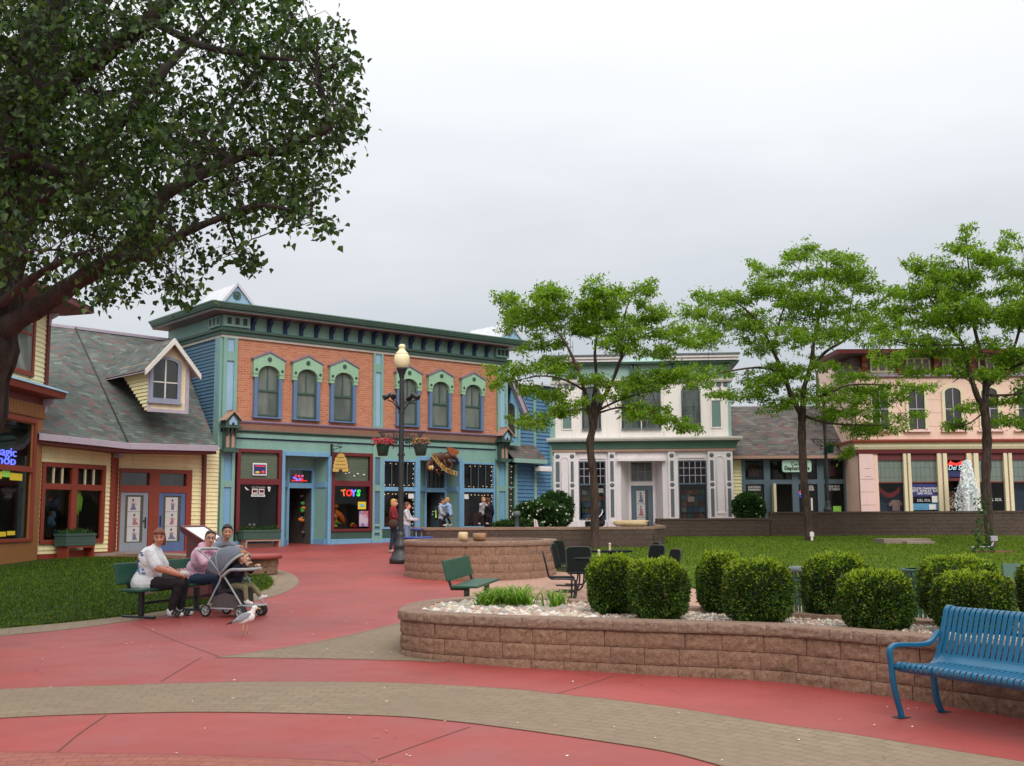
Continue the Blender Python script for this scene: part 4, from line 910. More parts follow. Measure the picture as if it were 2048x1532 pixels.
for p, q in zip(sp_, sp_[1:]):
    d = (q-p).normalized(); nn = Vector((-d.z, 0, d.x))*hw
    m.face([(p-nn)+Vector((0,-.3,0)), (q-nn)+Vector((0,-.3,0)), (q+nn)+Vector((0,-.3,0)), (p+nn)+Vector((0,-.3,0))]); m.face([(p-nn*1.12)+Vector((0,-.285,0)), (q-nn*1.12)+Vector((0,-.285,0)), (q+nn*1.12)+Vector((0,-.285,0)), (p+nn*1.12)+Vector((0,-.285,0))], 1)
m.build('banner', [M['gold'], M['ivory']], MS)
tx = 'WHISTLING MOOSE'; 
for i, ch in enumerate(tx):
    if ch == ' ': continue
    k = (i+1.0)/(len(tx)+1)*(len(sp_)-1); j = int(k); p = sp_[j].lerp(sp_[min(j+1, len(sp_)-1)], k-j); d = (sp_[min(j+1, len(sp_)-1)]-sp_[j]).normalized()
    text_obj('lettering', ch, .165, M['dkred'], MS, (p.x, -.31, p.z), (pi/2, -math.atan2(d.z, d.x), 0), ext=.004, bold=.004)
def grp_(name, par):
    o = bpy.data.objects.new(name, None); COL.objects.link(o); o.parent = par; return o
def pane_(parent, u0, u1, z0, z1, y, mat='glass', name='pane'):
    m = MB(); m.face([(u0, y, z0), (u1, y, z0), (u1, y, z1), (u0, y, z1)]); return m.build(name, M[mat], parent)
# ================================================================== OCHRE CORNER SHOP (far left)
F = Face(-110, 27, 78, 32.3); L = F.L; z = lambda py: F.Z(60, py)
ob = thing('corner_shop', 'ochre and rust-red corner shop with dark red hip roof behind the big tree', 'building', F.A, F.rot)
zg = -.6; U = lambda px, py=950, off=0: F.U(px, py, off)
zs1, zs0, zh1, zh0 = z(836), z(1083), z(945), z(934)
m = MB(); wallgrid(m, 0, L, zg, z(792), 0, .12, [(U(-95), U(60), z(1077), z(848))]); m.build('lower_wall', M['orange'], ob)
wd = grp_('shop_window', ob); a, b = U(-100), U(68); m = MB(); ring(m, a, b, z(1083), z(836), .16, -.05, .1, 0, .14, .1); m.box(a+.16, b-.16, -.05, .1, zh1, zh0); m.box(U(-20), U(-20)+.14, -.05, .1, z(1083)+.1, z(836)-.14); m.build('frame', M['rust'], wd, .008)
pane_(wd, a+.16, b-.16, z(1083)+.1, z(836)-.14, .02); m = MB(); room(m, a+.16, b-.16, z(1083)+.1, z(836)-.14, .12, 1.6); m.build('room', M['room'], wd)
m = MB()
for k in range(14): c = a+.4+k*(b-a-.6)/14; m.box(c, c+.12, 1.3, 1.5, z(1060), z(850)-random.random()*.4, k % 3)
m.build('drapes', [plain('drape_brown', (.06,.035,.03), .8), plain('drape_plum', (.05,.02,.025), .8), plain('drape_moss', (.03,.035,.02), .8)], wd)
fx = lambda px: F.U(px, 930, .02)
text_obj('neon_lettering', 'magic', .34, M['neonblue'], wd, (fx(9), -.01, z(910)), ext=.01, width=fx(33)-fx(-14)); text_obj('neon_lettering', 'shop', .34, M['neonblue'], wd, (fx(9), -.01, z(926)), ext=.01, width=fx(32)-fx(-14))
for p0, p1, q0, q1, mt in ((-20, 6, 962, 948, 'yel'), (22, 47, 963, 949, 'yel'), (6, 22, 958, 945, 'lime'), (-10, 20, 1071, 1062, 'yel'), (22, 38, 1069, 1061, 'yel')):
    m = MB(); m.box(fx(p0), fx(p1)-.02, -.012, 0, z(q0), z(q1)); m.build('window_sign', M[mt], wd)
m = MB(); m.box(U(60), U(60)+.01, -.02, 0, 0, 0.01)
m = MB(); m.box(0, L-.02, -.06, .0, z(833), z(806)); m.build('beadboard_frieze', M['orange'], ob)
m = MB()
for k in range(60): c = k*L/60; m.box(c, c+L/60-.03, -.075, -.0605, z(831), z(808))
m.build('beadboard', M['orange'], ob)
m = MB(); m.box(0, L, -.03, 0, z(805), z(789)); m.build('upper_fascia', M['dkred'], ob)
pth = [(0, 0), (L, 0), (L, 4)]
m = MB(); sweep(m, pth, [(0, z(791)), (.42, z(788)), (.46, z(776)), (0, z(776))]); m.build('cornice', M['rust'], ob)
m = MB(); sweep(m, pth, [(0, z(775.5)), (.50, z(775.5)), (.48, z(772)), (0, z(761))]); m.build('flashing', M['paleblue'], ob)
m = MB(); m.prism([(.001, z(792)), (-.36, z(792)), (-.30, z(800)), (-.12, z(806)), (-.10, z(820)), (.001, z(826))][::1], 0, .14, 'x'); m.v = [(L-.16+x, y, q) for x, y, q in m.v]; m.build('cornice_console', M['mauve'], ob)
y2 = z(767); yt = z(612)
wa, wb = F.U(5, 700), F.U(63, 700)
m = MB(); siding(m, 0, L, y2, yt, 0, .14, [(wa, wb, z(752), z(650))]); m.face([(0, .02, y2), (L, .02, y2), (L, .02, yt), (0, .02, yt)]); m.build('upper_wall', M['cream2'], ob)
m = MB(); m.box(L-.13, L+.05, -.08, .1, y2, yt); m.build('corner_board', M['dkred'], ob)
wd = grp_('upper_window', ob); m = MB(); ring(m, wa-.1, wb+.1, z(754), z(628), .14, -.07, .0); m.box(wa+.04, wb-.04, -.05, .0, z(672), z(666)); m.build('frame', M['rust'], wd, .008); pane_(wd, wa, wb, z(750), z(630), -.03, 'curtain')
m = MB(); m.prism([(wa-.15, z(627)), (wb+.15, z(627)), (wb+.15, z(612))] + arch_pts(wa-.15, wb+.15, z(612), .25, 8)[1:-1] + [(wa-.15, z(612))], -.06, 0); m.build('arched_head', M['ivory'], wd)
m = MB(); sweep(m, pth, [(0, z(612)), (.35, z(612)), (.85, z(602)), (.95, z(600)), (.95, z(588)), (0, z(588))]); m.build('eave', M['dkred'], ob)
e = .98; zr0 = z(588)+.01; pk = (L/2, 3.2, zr0+3.6)
cs = [(-.2, -e, zr0), (L+e, -e, zr0), (L+e, 7.4, zr0), (-.2, 7.4, zr0)]; pk1 = (L-2.4, 2.2, z(500)); pk0 = (2.2, 2.2, z(500))
m = MB(); m.face([cs[0], cs[1], pk1, pk0]); m.face([cs[1], cs[2], pk1]); m.face([cs[2], cs[3], pk0, pk1]); m.face([cs[3], cs[0], pk0]); m.build('hip_roof', M['redroof'], ob)
m = MB(); siding(m, 0, 5, y2, yt, 0, .14); xf(m, Matrix.Translation((L, 0, 0)) @ Matrix.Rotation(pi/2, 4, 'Z')); m.build('right_wall_siding', M['cream2'], ob)
m = MB(); m.face([(L, 0, zg), (L, 5, zg), (L, 5, y2), (L, 0, y2)]); m.build('right_wall', M['orange'], ob)
for k in (L-.05, L-1.6, L-3.2):
    m = MB(); m.prism([(-.001, z(612)), (-.32, z(612)), (-.28, z(618)), (-.12, z(624)), (-.10, z(636)), (-.001, z(640))], k-.06, k+.06, 'x'); m.build('eave_bracket', M['mauve'], ob)

# ================================================================== YELLOW BUILDING
F1 = Face(77, 32.6, 221, 35.5); F2 = Face(233, 36.1, 434, 38.9)
yb = thing('yellow_shop', 'low yellow clapboard shop with big grey shingle roof, dormer and rust-red windows', 'building', F1.A, F1.rot)
MI = (Matrix.Translation(F1.A) @ Matrix.Rotation(F1.rot, 4, 'Z')).inverted()
M2 = MI @ Matrix.Translation(Vector((F2.A.x, F2.A.y, F1.z0))) @ Matrix.Rotation(F2.rot, 4, 'Z')
F2.z0 = F1.z0; F2.A.z = F1.z0
z = lambda py: F1.Z(140, py-.0) ; U = lambda px, py=1000: F1.U(px, py); zF = lambda px, py: F1.Z(px, py)
ztw, zbw = zF(69+60, 926), zF(140, 1087); zg = -.4; ze = zF(150, 884)
a, b = U(62), U(207)
a = .02
# openings
midw = (U(140)+U(150))/2; lo0, lo1 = (a+.14, midw-.12), (midw+.12, b-.12)
m = MB(); siding(m, 0, F1.L, zg, ze, 0, .135, [(a, b, zbw, ztw)], dep=.032); m.face([(b, .01, zg), (F1.L, .01, zg), (F1.L, .01, ze), (b, .01, ze)]); m.face([(0, .01, ztw), (b, .01, ztw), (b, .01, ze), (0, .01, ze)]); m.face([(0, .01, zg), (b, .01, zg), (b, .01, zbw), (0, .01, zbw)])
m.build('siding_wall', M['yellow'], yb)
wd = grp_('display_window', yb); m = MB(); t1, t0 = zF(140, 968), zF(140, 976)
ring(m, a, b, zbw, ztw, .14, -.07, .1, 0, .14, .12); m.box(midw-.12, midw+.12, -.07, .1, zbw+.12, ztw-.14); 
for p, q in (lo0, lo1): m.box(p, q, -.06, .1, t0-.06, t1)
m.build('frame', M['rust'], wd, .008); m = MB()
for p, q in (lo0, lo1):
    for k in (1, 2): c = p+(q-p)*k/3; m.box(c-.02, c+.02, -.03, .05, t1, ztw-.14)
m.build('glazing_bars', M['ivory'], wd)
m = MB(); room(m, a+.14, b-.12, zbw+.12, ztw-.14, .12, 1.5); m.build('room', M['room'], wd)
for p, q in (lo0, lo1): pane_(wd, p, q, zbw+.12, ztw-.14, .02)
m = MB()
for k in range(30):
    x = lo0[0]+.1+random.random()*(lo0[1]-lo0[0]-.2); m.ball((x, .3+random.random()*.5, zbw+.2+random.random()*1.8), (random.uniform(.06, .16), .08, random.uniform(.08, .2)), 8, 6, k % 5)
m.build('hanging_clothes', [paint('teal_cloth', (.02,.09,.14), .9), paint('navy_cloth', (.02,.03,.09), .9), paint('green_cloth', (.03,.1,.05), .9), paint('red_cloth', (.16,.03,.03), .9), paint('sky_cloth', (.08,.18,.25), .9)], wd)
hx = lo1[0]+.30; m = MB(); zz = zbw+.35
for pts_, r_ in (([(0,0,1.35),(0,0,1.1),(0,.02,.75),(0,0,.5)], [.10,.2,.2,.19]), ([(-.16,0,1.25),(-.26,-.04,1.0),(-.24,-.06,.62)], [.075,.075,.06]), ([(.16,0,1.25),(.27,-.04,1.0),(.22,-.06,.62)], [.075,.075,.06])): m.tube([(hx+x, .35+y, zz+q) for x, y, q in pts_], r_, 12)
m.ball((hx, .37, zz+1.45), (.13, .12, .14), 12, 8); m.build('hooded_sweatshirt', paint('neon_lime_cloth', (.42, .85, .12), .9, .2, 6), wd)
m = MB(); m.tube([(hx, .35, zbw+.1), (hx, .35, zz+.5)], [.16, .19], 12); m.build('mannequin_stand', paint('khaki_cloth', (.16,.12,.06), .9), wd)
m = MB()
for k in range(6): m.box(hx+.45+k*.13, hx+.52+k*.13, .9, 1.2, zbw+.15, ztw-.5-random.random()*.3)
m.build('shelving', plain('grey_shelving', (.10,.10,.10), .6), wd)
m = MB(); m.box(0, F1.L+.02, -.05, 0, zg, zF(200, 1103)); m.build('plinth_board', M['rust'], yb)
m = MB(); m.box(F1.L-.10, F1.L+.10, -.06, .9, zg, ze+.1); m.build('corner_post', M['rust'], yb, .01)
m = MB(); m.box(F1.L-.06, F1.L+.14, -.30, .1, zF(215, 915), zF(215, 902)); m.build('eave_bracket', M['mauve'], yb)
# door wall (second facade)
V = lambda px, py=1000: F2.U(px, py); zz2 = lambda py: F2.Z(300, py)
dz_ = zz2(985); dz0 = F2.Z(300, 1108)
holes = []
fa, fb = V(236), V(381)
m = MB(); siding(m, 0, F2.L, dz0-.5, ze+.15, 0, .135, [(fa, fb, dz0-1, zz2(938))], dep=.032); m.face([(fb, .01, dz0-.5), (F2.L, .01, dz0-.5), (F2.L, .01, ze+.15), (fb, .01, ze+.15)]); m.face([(0, .01, zz2(938)), (fb, .01, zz2(938)), (fb, .01, ze+.15), (0, .01, ze+.15)]); xf(m, M2); m.build('door_wall_siding', M['yellow'], yb)
d1 = (V(239.5), V(296)); d2 = (V(316), V(370))
m = MB(); m.box(fa, d1[0], -.07, .06, dz0-.5, zz2(938)); m.box(d1[1], d2[0], -.07, .06, dz0-.5, zz2(938)); m.box(d2[1], fb, -.07, .06, dz0-.5, zz2(938))
for d in (d1, d2): m.box(d[0], d[1], -.07, .06, zz2(946), zz2(938)); m.box(d[0], d[1], -.07, .06, dz_, zz2(971))
xf(m, M2); m.build('door_frame', M['rust'], yb)
for d in (d1, d2): m = MB(); m.face([(d[0], .03, zz2(971)), (d[1], .03, zz2(971)), (d[1], .03, zz2(946)), (d[0], .03, zz2(946))]); xf(m, M2); m.build('transom_pane', M['darkwin'], yb)
for d, mt in ((d1, 'greypaint'), (d2, 'bluedoor')):
    dr = grp_('door', yb); w_ = d[1]-d[0]; m = MB(); ring(m, d[0]+.01, d[1]-.01, dz0+.02, dz_, .17*w_, -.04, .03, 0, .10, .36); xf(m, M2); m.build('leaf', M[mt], dr, .006)
    x0, x1 = d[0]+.01+.17*w_, d[1]-.01-.17*w_; m = MB(); m.face([(x0, .0, dz0+.38), (x1, .0, dz0+.38), (x1, .0, dz_-.1), (x0, .0, dz_-.1)]); xf(m, M2); m.build('pane', plain('olive_glass', (.09, .085, .05), .2), dr)
    pt = grp_('photo_strip', dr) if False else dr
    for k in range(3):
        za = dz0+.42+k*(dz_-.14-dz0-.42)/3; zb2 = za+(dz_-.14-dz0-.42)/3-.012; xa, xb = x0+.1, x1-.1; m = MB(); m.box(xa, xb, -.015, -.003, za, zb2); xf(m, M2); m.build('photo_print', plain('photo_paper', (.52, .52, .52), .5), dr)
        # a small standing figure in each print
        m = MB(); cx = (xa+xb)/2+random.uniform(-.04, .04); hh = zb2-za; r_ = random.random
        m.prism([(cx-.05, za+hh*.62), (cx+.05, za+hh*.62), (cx+.07, za+hh*.35), (cx+.14*r_()+.05, za+hh*.12), (cx-.12*r_()-.03, za+hh*.10), (cx-.04, za+hh*.38)], -.019, -.0155, 'y', k % 2)
        m.prism([(cx+.035*math.cos(t_), za+hh*.78+.045*math.sin(t_)) for t_ in np.linspace(0, 5.5, 8)], -.019, -.0155, 'y', 2); m.prism([(cx-.07, za+hh*.5), (cx-.03, za+hh*.65), (cx+.12, za+hh*.52), (cx+.13, za+hh*.47), (cx+.02, za+hh*.5)], -.022, -.0195, 'y', 3)
        xf(m, M2); m.build('printed_figure', [plain('print_slate', (.13,.15,.22), .6), plain('print_rose', (.36,.14,.16), .6), plain('print_dark', (.04,.03,.03), .6), plain('print_skin', (.45,.28,.22), .6)], dr)
    if mt == 'greypaint':
        m = MB(); m.box(d[1]-.12, d[1]-.08, -.07, -.04, dz0+.85, dz0+1.2); m.ball((d[1]-.17, -.07, dz0+1.08), .03, 8, 5); xf(m, M2); m.build('handle', M['black'], dr)
    if mt == 'bluedoor':
        m = MB(); m.box(d[0]+.06, d[0]+.10, -.07, -.04, dz0+.9, dz0+1.25); xf(m, M2); m.build('handle', M['black'], dr)
    m = MB(); m.box(d[0], d[1], -.12, .0, dz0-.03, dz0+.015); xf(m, M2); m.build('threshold', M['white'], dr)
m = MB(); m.box(V(401), V(407), -.14, -.0, dz0-.5, ze+.1); xf(m, M2); m.build('drainpipe', M['dkred'], yb)
m = MB(); q0 = Vector((F1.L, .0, 0)); q1 = M2 @ Vector((0, 0, 0)); m.face([(q0.x, .0, zg), (q1.x+.05, q1.y, zg), (q1.x+.05, q1.y, ze+.2), (q0.x, .0, ze+.2)]); m.build('return_wall', M['rust'], yb)
# roof: two planes and ridge
def W(px, py, D): return MI @ PD(px, py, D)
E0, E1, E2 = W(74, 867, 31.9), W(256, 887, 34.9), W(433, 892, 38.0); R0, R1, R2 = W(40, 643, 38.4), W(150, 656, 39.0), W(350, 682, 42.6)
m = MB(); m.face([E0, E1, R1, R0]); m.face([E1, E2, R2, R1]); th = Vector((0, 0, -.16)); m.face([E0+th, E1+th, R1+th, R0+th][::-1]); m.face([E1+th, E2+th, R2+th, R1+th][::-1]); m.build('shingle_roof', M['shingle'], yb)
m = MB()
for p, q in ((E0, E1), (E1, E2)):
    d = (q-p); n = Vector((d.y, -d.x, 0)).normalized()*.10; m.face([p+Vector((0,0,.02)), q+Vector((0,0,.02)), q+n+Vector((0,0,.0)), p+n+Vector((0,0,.0))]); m.face([p+n+Vector((0,0,-.18)), q+n+Vector((0,0,-.18)), q+n, p+n]); m.face([p+Vector((0,0,-.18)), q+Vector((0,0,-.18)), q+n+Vector((0,0,-.18)), p+n+Vector((0,0,-.18))])
m.build('gutter', M['mauve'], yb)
m = MB()
for p, q in ((E0, E1), (E1, E2)): m.face([p+Vector((0,0,-.28)), q+Vector((0,0,-.28)), q+Vector((0,0,-.0)), p+Vector((0,0,-.0))])
m.build('fascia', M['dkred'], yb)
m = MB()
for p, q in ((E0, E1), (E1, E2)):
    d = (q-p).normalized(); n = Vector((-d.y, d.x, 0))*.9; m.face([p+Vector((0,0,-.28)), q+Vector((0,0,-.28)), q+n+Vector((0,0,-.28)), p+n+Vector((0,0,-.28))])
m.build('soffit', M['dkred'], yb)
m = MB(); m.bar(R0, R1, .22, .10); m.bar(R1, R2, .22, .10); m.build('ridge_cap', M['mauve'], yb); m = MB(); m.tube([E1+Vector((0,0,.05)), R1+Vector((0,0,.04))], .02, 6); m.build('hip_seam', plain('seam_dark_grey', (.05,.05,.05), .9), yb)  # dark grey tube along the seam of the two roof planes
m = MB(); m.face([R0, R1, R2, R2+Vector((1.5,5,-5)), R0+Vector((1.5,5,-5))]); m.build('rear_roof', M['shingle'], yb)
# dormer
FD = Face(288, 35.6, 368, 36.55); FD.z0 = F1.z0; FD.A.z = F1.z0; MD = MI @ Matrix.Translation(Vector((FD.A.x, FD.A.y, F1.z0))) @ Matrix.Rotation(FD.rot, 4, 'Z')
dm = grp_('dormer', yb); zd = lambda py: FD.Z(328, py); w_ = FD.L; c = w_/2; zb_, zev, zpk = zd(822), zd(733), zd(684); ov = .26; dep = 3.2
m = MB(); m.prism([(0, zb_), (w_, zb_), (w_, zev+.05), (c, zpk), (0, zev+.05)], 0, .08); xf(m, MD); m.build('front', M['ivory'], dm)
m = MB(); m.box(-.03, .09, -.03, -.001, zb_-.05, zev); m.box(w_-.09, w_+.03, -.03, -.001, zb_-.05, zev); m.box(.09, w_-.09, -.03, -.001, zb_-.05, zb_+.06); xf(m, MD); m.build('corner_trim', M['mauve'], dm)
for sgn in (0, 1):
    m = MB()
    if sgn == 0: siding(m, -dep, 0, zb_, zev+.1, 0, .12, topf=lambda q: (-max(.05, dep*(q-zb_)/(zev-zb_)*.62+.1), 0)); xf(m, MD @ SIDEL); 
    else: m.face([(w_, 0, zb_), (w_, dep*.7, zev), (w_, 0, zev)]); xf(m, MD)
    if sgn == 0:
        i = MD @ SIDEL
    if sgn == 0: i0 = len(m.v); m.face([(.06, .25, zb_), (.06, dep*.75, zev+.1), (.06, .25, zev+.1)]); m.face([(.02, .0, zb_), (.02, dep*.72, zev+.1), (.02, 0, zev+.1)]); xf(m, MD, i0)
    m.build('cheek', M['yellow'], dm)
rz_ = (zpk-zev)/c; e0 = zev-ov*rz_-.0; lift = .10
m = MB()
for s_ in (-1, 1):
    x_e = c+s_*(c+ov); m.face([(c, -.32, zpk+lift), (x_e, -.32, e0+lift), (x_e, dep*.95, e0+lift), (c, dep*.95+1.0, zpk+lift)][::s_])
xf(m, MD); m.build('dormer_roof', M['shingle'], dm)
m = MB()
for s_ in (-1, 1):
    x_e = c+s_*(c+ov+.02); m.prism([(c, zpk+lift+.01), (x_e, e0+lift+.01), (x_e, e0+lift-.17), (c, zpk+lift-.19)], -.36, -.29)
xf(m, MD); m.build('bargeboard', M['cream'], dm)
m = MB()
for s_ in (-1, 1): x_e = c+s_*(c+ov); m.face([(c, -.3, zpk+lift-.06), (x_e, -.3, e0+lift-.06), (x_e, dep*.9, e0+lift-.06), (c, dep*.9, zpk+lift-.06)][::-s_])
xf(m, MD); m.build('dormer_soffit', M['mauve'], dm)
wn_ = grp_('dormer_window', dm); g0, g1 = FD.U(305, 760), FD.U(354, 760); zg0, zg1 = zd(797), zd(729); rs = .16
m = MB(); m.face([(x, -.02, q) for x, q in [(g0, zg0), (g1, zg0)] + arch_pts(g0, g1, zg1, rs)]); xf(m, MD); m.build('pane', M['darkwin'], wn_)
m = MB(); o_ = .12; op = [(g0-o_, zg0-o_), (g1+o_, zg0-o_)] + arch_pts(g0-o_, g1+o_, zg1, rs+o_*.8, 12); ip = [(g0, zg0), (g1, zg0)] + arch_pts(g0, g1, zg1, rs, 12)
n = len(op)
for k in range(n):
    k2 = (k+1) % n; m.face([(op[k][0], -.07, op[k][1]), (op[k2][0], -.07, op[k2][1]), (ip[k2][0], -.07, ip[k2][1]), (ip[k][0], -.07, ip[k][1])]); m.face([(ip[k][0], -.07, ip[k][1]), (ip[k2][0], -.07, ip[k2][1]), (ip[k2][0], -.01, ip[k2][1]), (ip[k][0], -.01, ip[k][1])]); m.face([(op[k2][0], -.07, op[k2][1]), (op[k][0], -.07, op[k][1]), (op[k][0], -.0, op[k][1]), (op[k2][0], -.0, op[k2][1])])
m.box(g0-.16, g1+.16, -.11, 0, zg0-.18, zg0-.121); xf(m, MD); m.build('frame', paint('grey_lavender_paint', srgb(140, 146, 166)), wn_)
m = MB(); m.box((g0+g1)/2-.022, (g0+g1)/2+.022, -.05, -.02, zg0, zg1+rs); m.box(g0, (g0+g1)/2-.022, -.05, -.02, zd(765)-.02, zd(765)+.02); m.box((g0+g1)/2+.022, g1, -.05, -.02, zd(765)-.02, zd(765)+.02); xf(m, MD); m.build('glazing_bars', M['cream'], wn_)

# ================================================================== BLUE ANNEX (between brick and white)
F = Face(1007, 48.6, 1105, 51.2); L = F.L; z = lambda py: F.Z(1050, py); U = lambda px, py=950, off=0: F.U(px, py, off)
an = thing('blue_annex', 'blue clapboard annex with small shingle roof between the brick and white buildings', 'building', F.A, F.rot)
wz1, wz0 = z(931), z(1070)
m = MB(); siding(m, U(1030), U(1104), -.3, z(920), 0, .17, dep=.05); m.build('lower_siding', M['blueside'], an)
wd = grp_('display_window', an); m = MB(); pane_(wd, U(1013), U(1028), -.3, z(930), .03, 'darkwin'); m = MB(); m.box(U(1028), U(1033), -.05, .05, -.3, z(930)); m.box(U(1011), U(1028), -.03, .05, z(977), z(974.5)); m.box(0, U(1013), -.05, .05, -.3, z(930)); m.build('frame', M['teal'], wd)
lights(wd, linepts(U(1021), U(1022.5), z(1045), z(934), 11, -.01))
m = MB(); m.box(U(1066), U(1071), -.08, -.027, -.3, z(920)); m.build('corner_trim', M['mint'], an)
e0, e1 = (-.2, -.7, z(919)), (U(1094, 919, .7), -.7, z(919)); 
m = MB(); ptop = z(838)
m.face([e0, e1, (U(1064, 860), .6, z(862)), (-.2, .6, z(862))]); m.face([(-.2, .6, z(862)), (U(1064, 860), .6, z(862)), (U(1048, 840), 1.6, z(822)), (-.2, 1.6, z(822))]); m.face([e1, (U(1100, 900), .2, z(918)), (U(1064, 860), .6, z(862))]); m.build('shingle_roof', M['shingle2'], an)
m = MB(); m.box(-.1, e1[0], -.72, -.62, z(928), z(919.5)); m.box(-.1, e1[0], -.62, 0, z(928)+.08, z(921)); m.build('eave', M['mint'], an)
# octagon block behind
m = MB(); siding(m, U(1069, 850), U(1103, 850), z(960), z(766), .02, .17, dep=.05); siding(m, 0, U(1069, 850), z(920), z(770), .02, .17, dep=.05); xf(m, Matrix.Identity(4)); m.build('upper_siding', M['blueside'], an)
m = MB(); m.box(U(1066, 850), U(1071, 850), -.04, .0, z(935), z(768)); m.box(U(1099, 850), U(1104, 850), -.04, .1, -.3, z(766)); m.build('upper_corner_trim', M['teal'], an)
m = MB(); m.face([(U(1027, 770), -.35, z(771)), (U(1068, 770), -.35, z(765)), (U(1060, 750), 2.5, z(748)), (U(1024, 750), 2.5, z(752))]); m.face([(U(1068, 770), -.35, z(765)), (U(1110, 770), -.35, z(767)), (U(1110, 750), 2.5, z(745)), (U(1060, 750), 2.5, z(748))])
m.face([(U(1027, 770), -.35, z(774)), (U(1068, 770), -.35, z(768)), (U(1068, 770), -.35, z(765)), (U(1027, 770), -.35, z(771))]); m.face([(U(1068, 770), -.35, z(768)), (U(1110, 770), -.35, z(770)), (U(1110, 770), -.35, z(767)), (U(1068, 770), -.35, z(765))]); m.build('upper_roof', M['metalroof'], an)
# gable front
gb = grp_('gable', an); x0, x1 = -.3, F.U(1039, 850, .5); zpk = z(776); zev = z(842)
m = MB(); m.prism([(x0, z(895)), (x1, z(895)), (x1, zev+.35), (x0+.35, zpk)], -.5, -.42); m.build('gable_wall', M['skyblue'], gb)
m = MB(); m.box(x1-.14, x1, -.55, -.5, z(895), zev+.3); m.box(x0, x1-.14, -.55, -.5, z(895), z(891)); m.build('gable_trim', M['teal'], gb)
m = MB(); m.bar((x0+.2, -.6, zpk+.15), (x1+.35, -.6, zev+.15), .3, .2, 0, (0, 1, 0)); m.build('rake_board', M['mauve'], gb)
m = MB(); m.face([(x0+.2, -.75, zpk+.27), (x1+.38, -.75, zev+.24), (x1+.38, 1.5, zev+.24), (x0+.2, 1.5, zpk+.27)]); m.build('gable_roof', M['shingle2'], gb)
wa, wb = F.U(1013.5, 840, .5), F.U(1029, 840, .5); m = MB(); m.face([(x, -.515, q) for x, q in [(wa, z(874)), (wb, z(874))] + arch_pts(wa, wb, z(822), .2)]); m.build('pane', M['darkwin'], gb); m = MB(); m.box(wb, wb+.1, -.54, -.5, z(877), z(822)); m.box(wa, wb+.1, -.56, -.5, z(878), z(874.3)); m.build('window_trim', M['mint'], gb)
lp = thing('wall_floodlight', 'boxy white floodlight under the eave of the blue annex', 'floodlight', F.A+F.u*U(1068, 940)+F.n*.5+Vector((0, 0, z(938))), F.rot); m = MB(); m.prism([(-.22, -.12), (.14, -.10), (.14, .08), (-.1, .12), (-.22, .1)], -.42, .42, 'x'); m.build('lamp_housing', M['white'], lp, .03); m = MB(); m.bar((0, 0, .05), (0, .45, .2), .05, .05); m.build('arm', M['black'], lp)
shell(an, L, 3, -.5, z(770), 'blueside', .05, y=.05)

# ================================================================== WHITE BUILDING
F = Face(1108, 51.3, 1467, 50.6); L = F.L; z = lambda py: F.Z(1285, py); U = lambda px, py=980, off=0: F.U(px, py, off)
wb_ = thing('white_building', 'two-storey white shop building with green cornices and grey slotted pilasters', 'building', F.A, F.rot)
zg = -.2; circles = []
def w_(px): return U(px)
wins = {'L': (w_(1157.6), w_(1212)), 'R': (w_(1357), w_(1414.5)), 'D': (w_(1237.6), w_(1330))}
zb0, zt0 = z(1040), z(921.5)
holes = [(wins['L'][0], wins['L'][1], zb0, zt0), (wins['R'][0], wins['R'][1], zb0, zt0), (wins['D'][0]+.1, wins['D'][1]-.1, zg, zt0)]
m = MB(); wallgrid(m, 0, L, zg, z(901), 0, .1, holes); m.build('lower_wall', M['white'], wb_)
for nm in 'LR':
    a, b = wins[nm]; wd = grp_('shop_window', wb_); m = MB(); ring(m, a, b, zb0, zt0, .05, .02, .1); m.box(a, b, -.02, .1, z(969.5), z(966.5)); m.build('frame', M['greyblue'], wd)
    m = MB(); n_ = 5
    for k in range(1, n_): c = a+(b-a)*k/n_; m.box(c-.015, c+.015, .03, .07, z(966.5), zt0-.05)
    for k in (1, 2): q = z(966.5)+(zt0-z(966.5))*k/3; m.box(a+.05, b-.05, .035, .065, q-.015, q+.015)
    m.build('glazing_bars', M['mauve'], wd); pane_(wd, a+.05, b-.05, zb0, zt0, .09); m = MB(); room(m, a, b, zb0, zt0, .1, 1.3); m.build('room', M['room'], wd)
    m = MB(); sh = [plain('shelf_%d' % i, c, .7) for i, c in enumerate([(.05,.09,.2), (.22,.06,.03), (.1,.2,.3), (.05,.14,.06), (.3,.27,.25), (.16,.02,.03), (.02,.1,.12), (.28,.14,.05), (.1,.1,.1)])]
    for r_ in range(5):
        zr = z(1036)+(z(976)-z(1036))*r_/5; m.box(a+.08, b-.08, .25, .5, zr-.03, zr-.005, 8)
        for k in range(4 if nm == 'R' else 5):
            xx = a+.14+k*(b-a-.2)/(4 if nm == 'R' else 5)
            for q in range(3): m.box(xx+q*.08, xx+q*.08+.065, .25+random.random()*.1, .42, zr, zr+random.uniform(.14, .24), (r_*3+k*2+(nm == 'R')) % 8)
    m.build('shelved_goods', sh, wd)
    if nm == 'L':
        m = MB(); m.box(a+.75, b-.12, .12, .135, z(985), z(976)); m.build('poster', M['paper'], wd)
    else:
        m = MB(); m.box(a+.42, a+.72, .12, .135, z(1004), z(994)); m.build('poster', plain('peach_card', (.6,.42,.34), .6), wd)
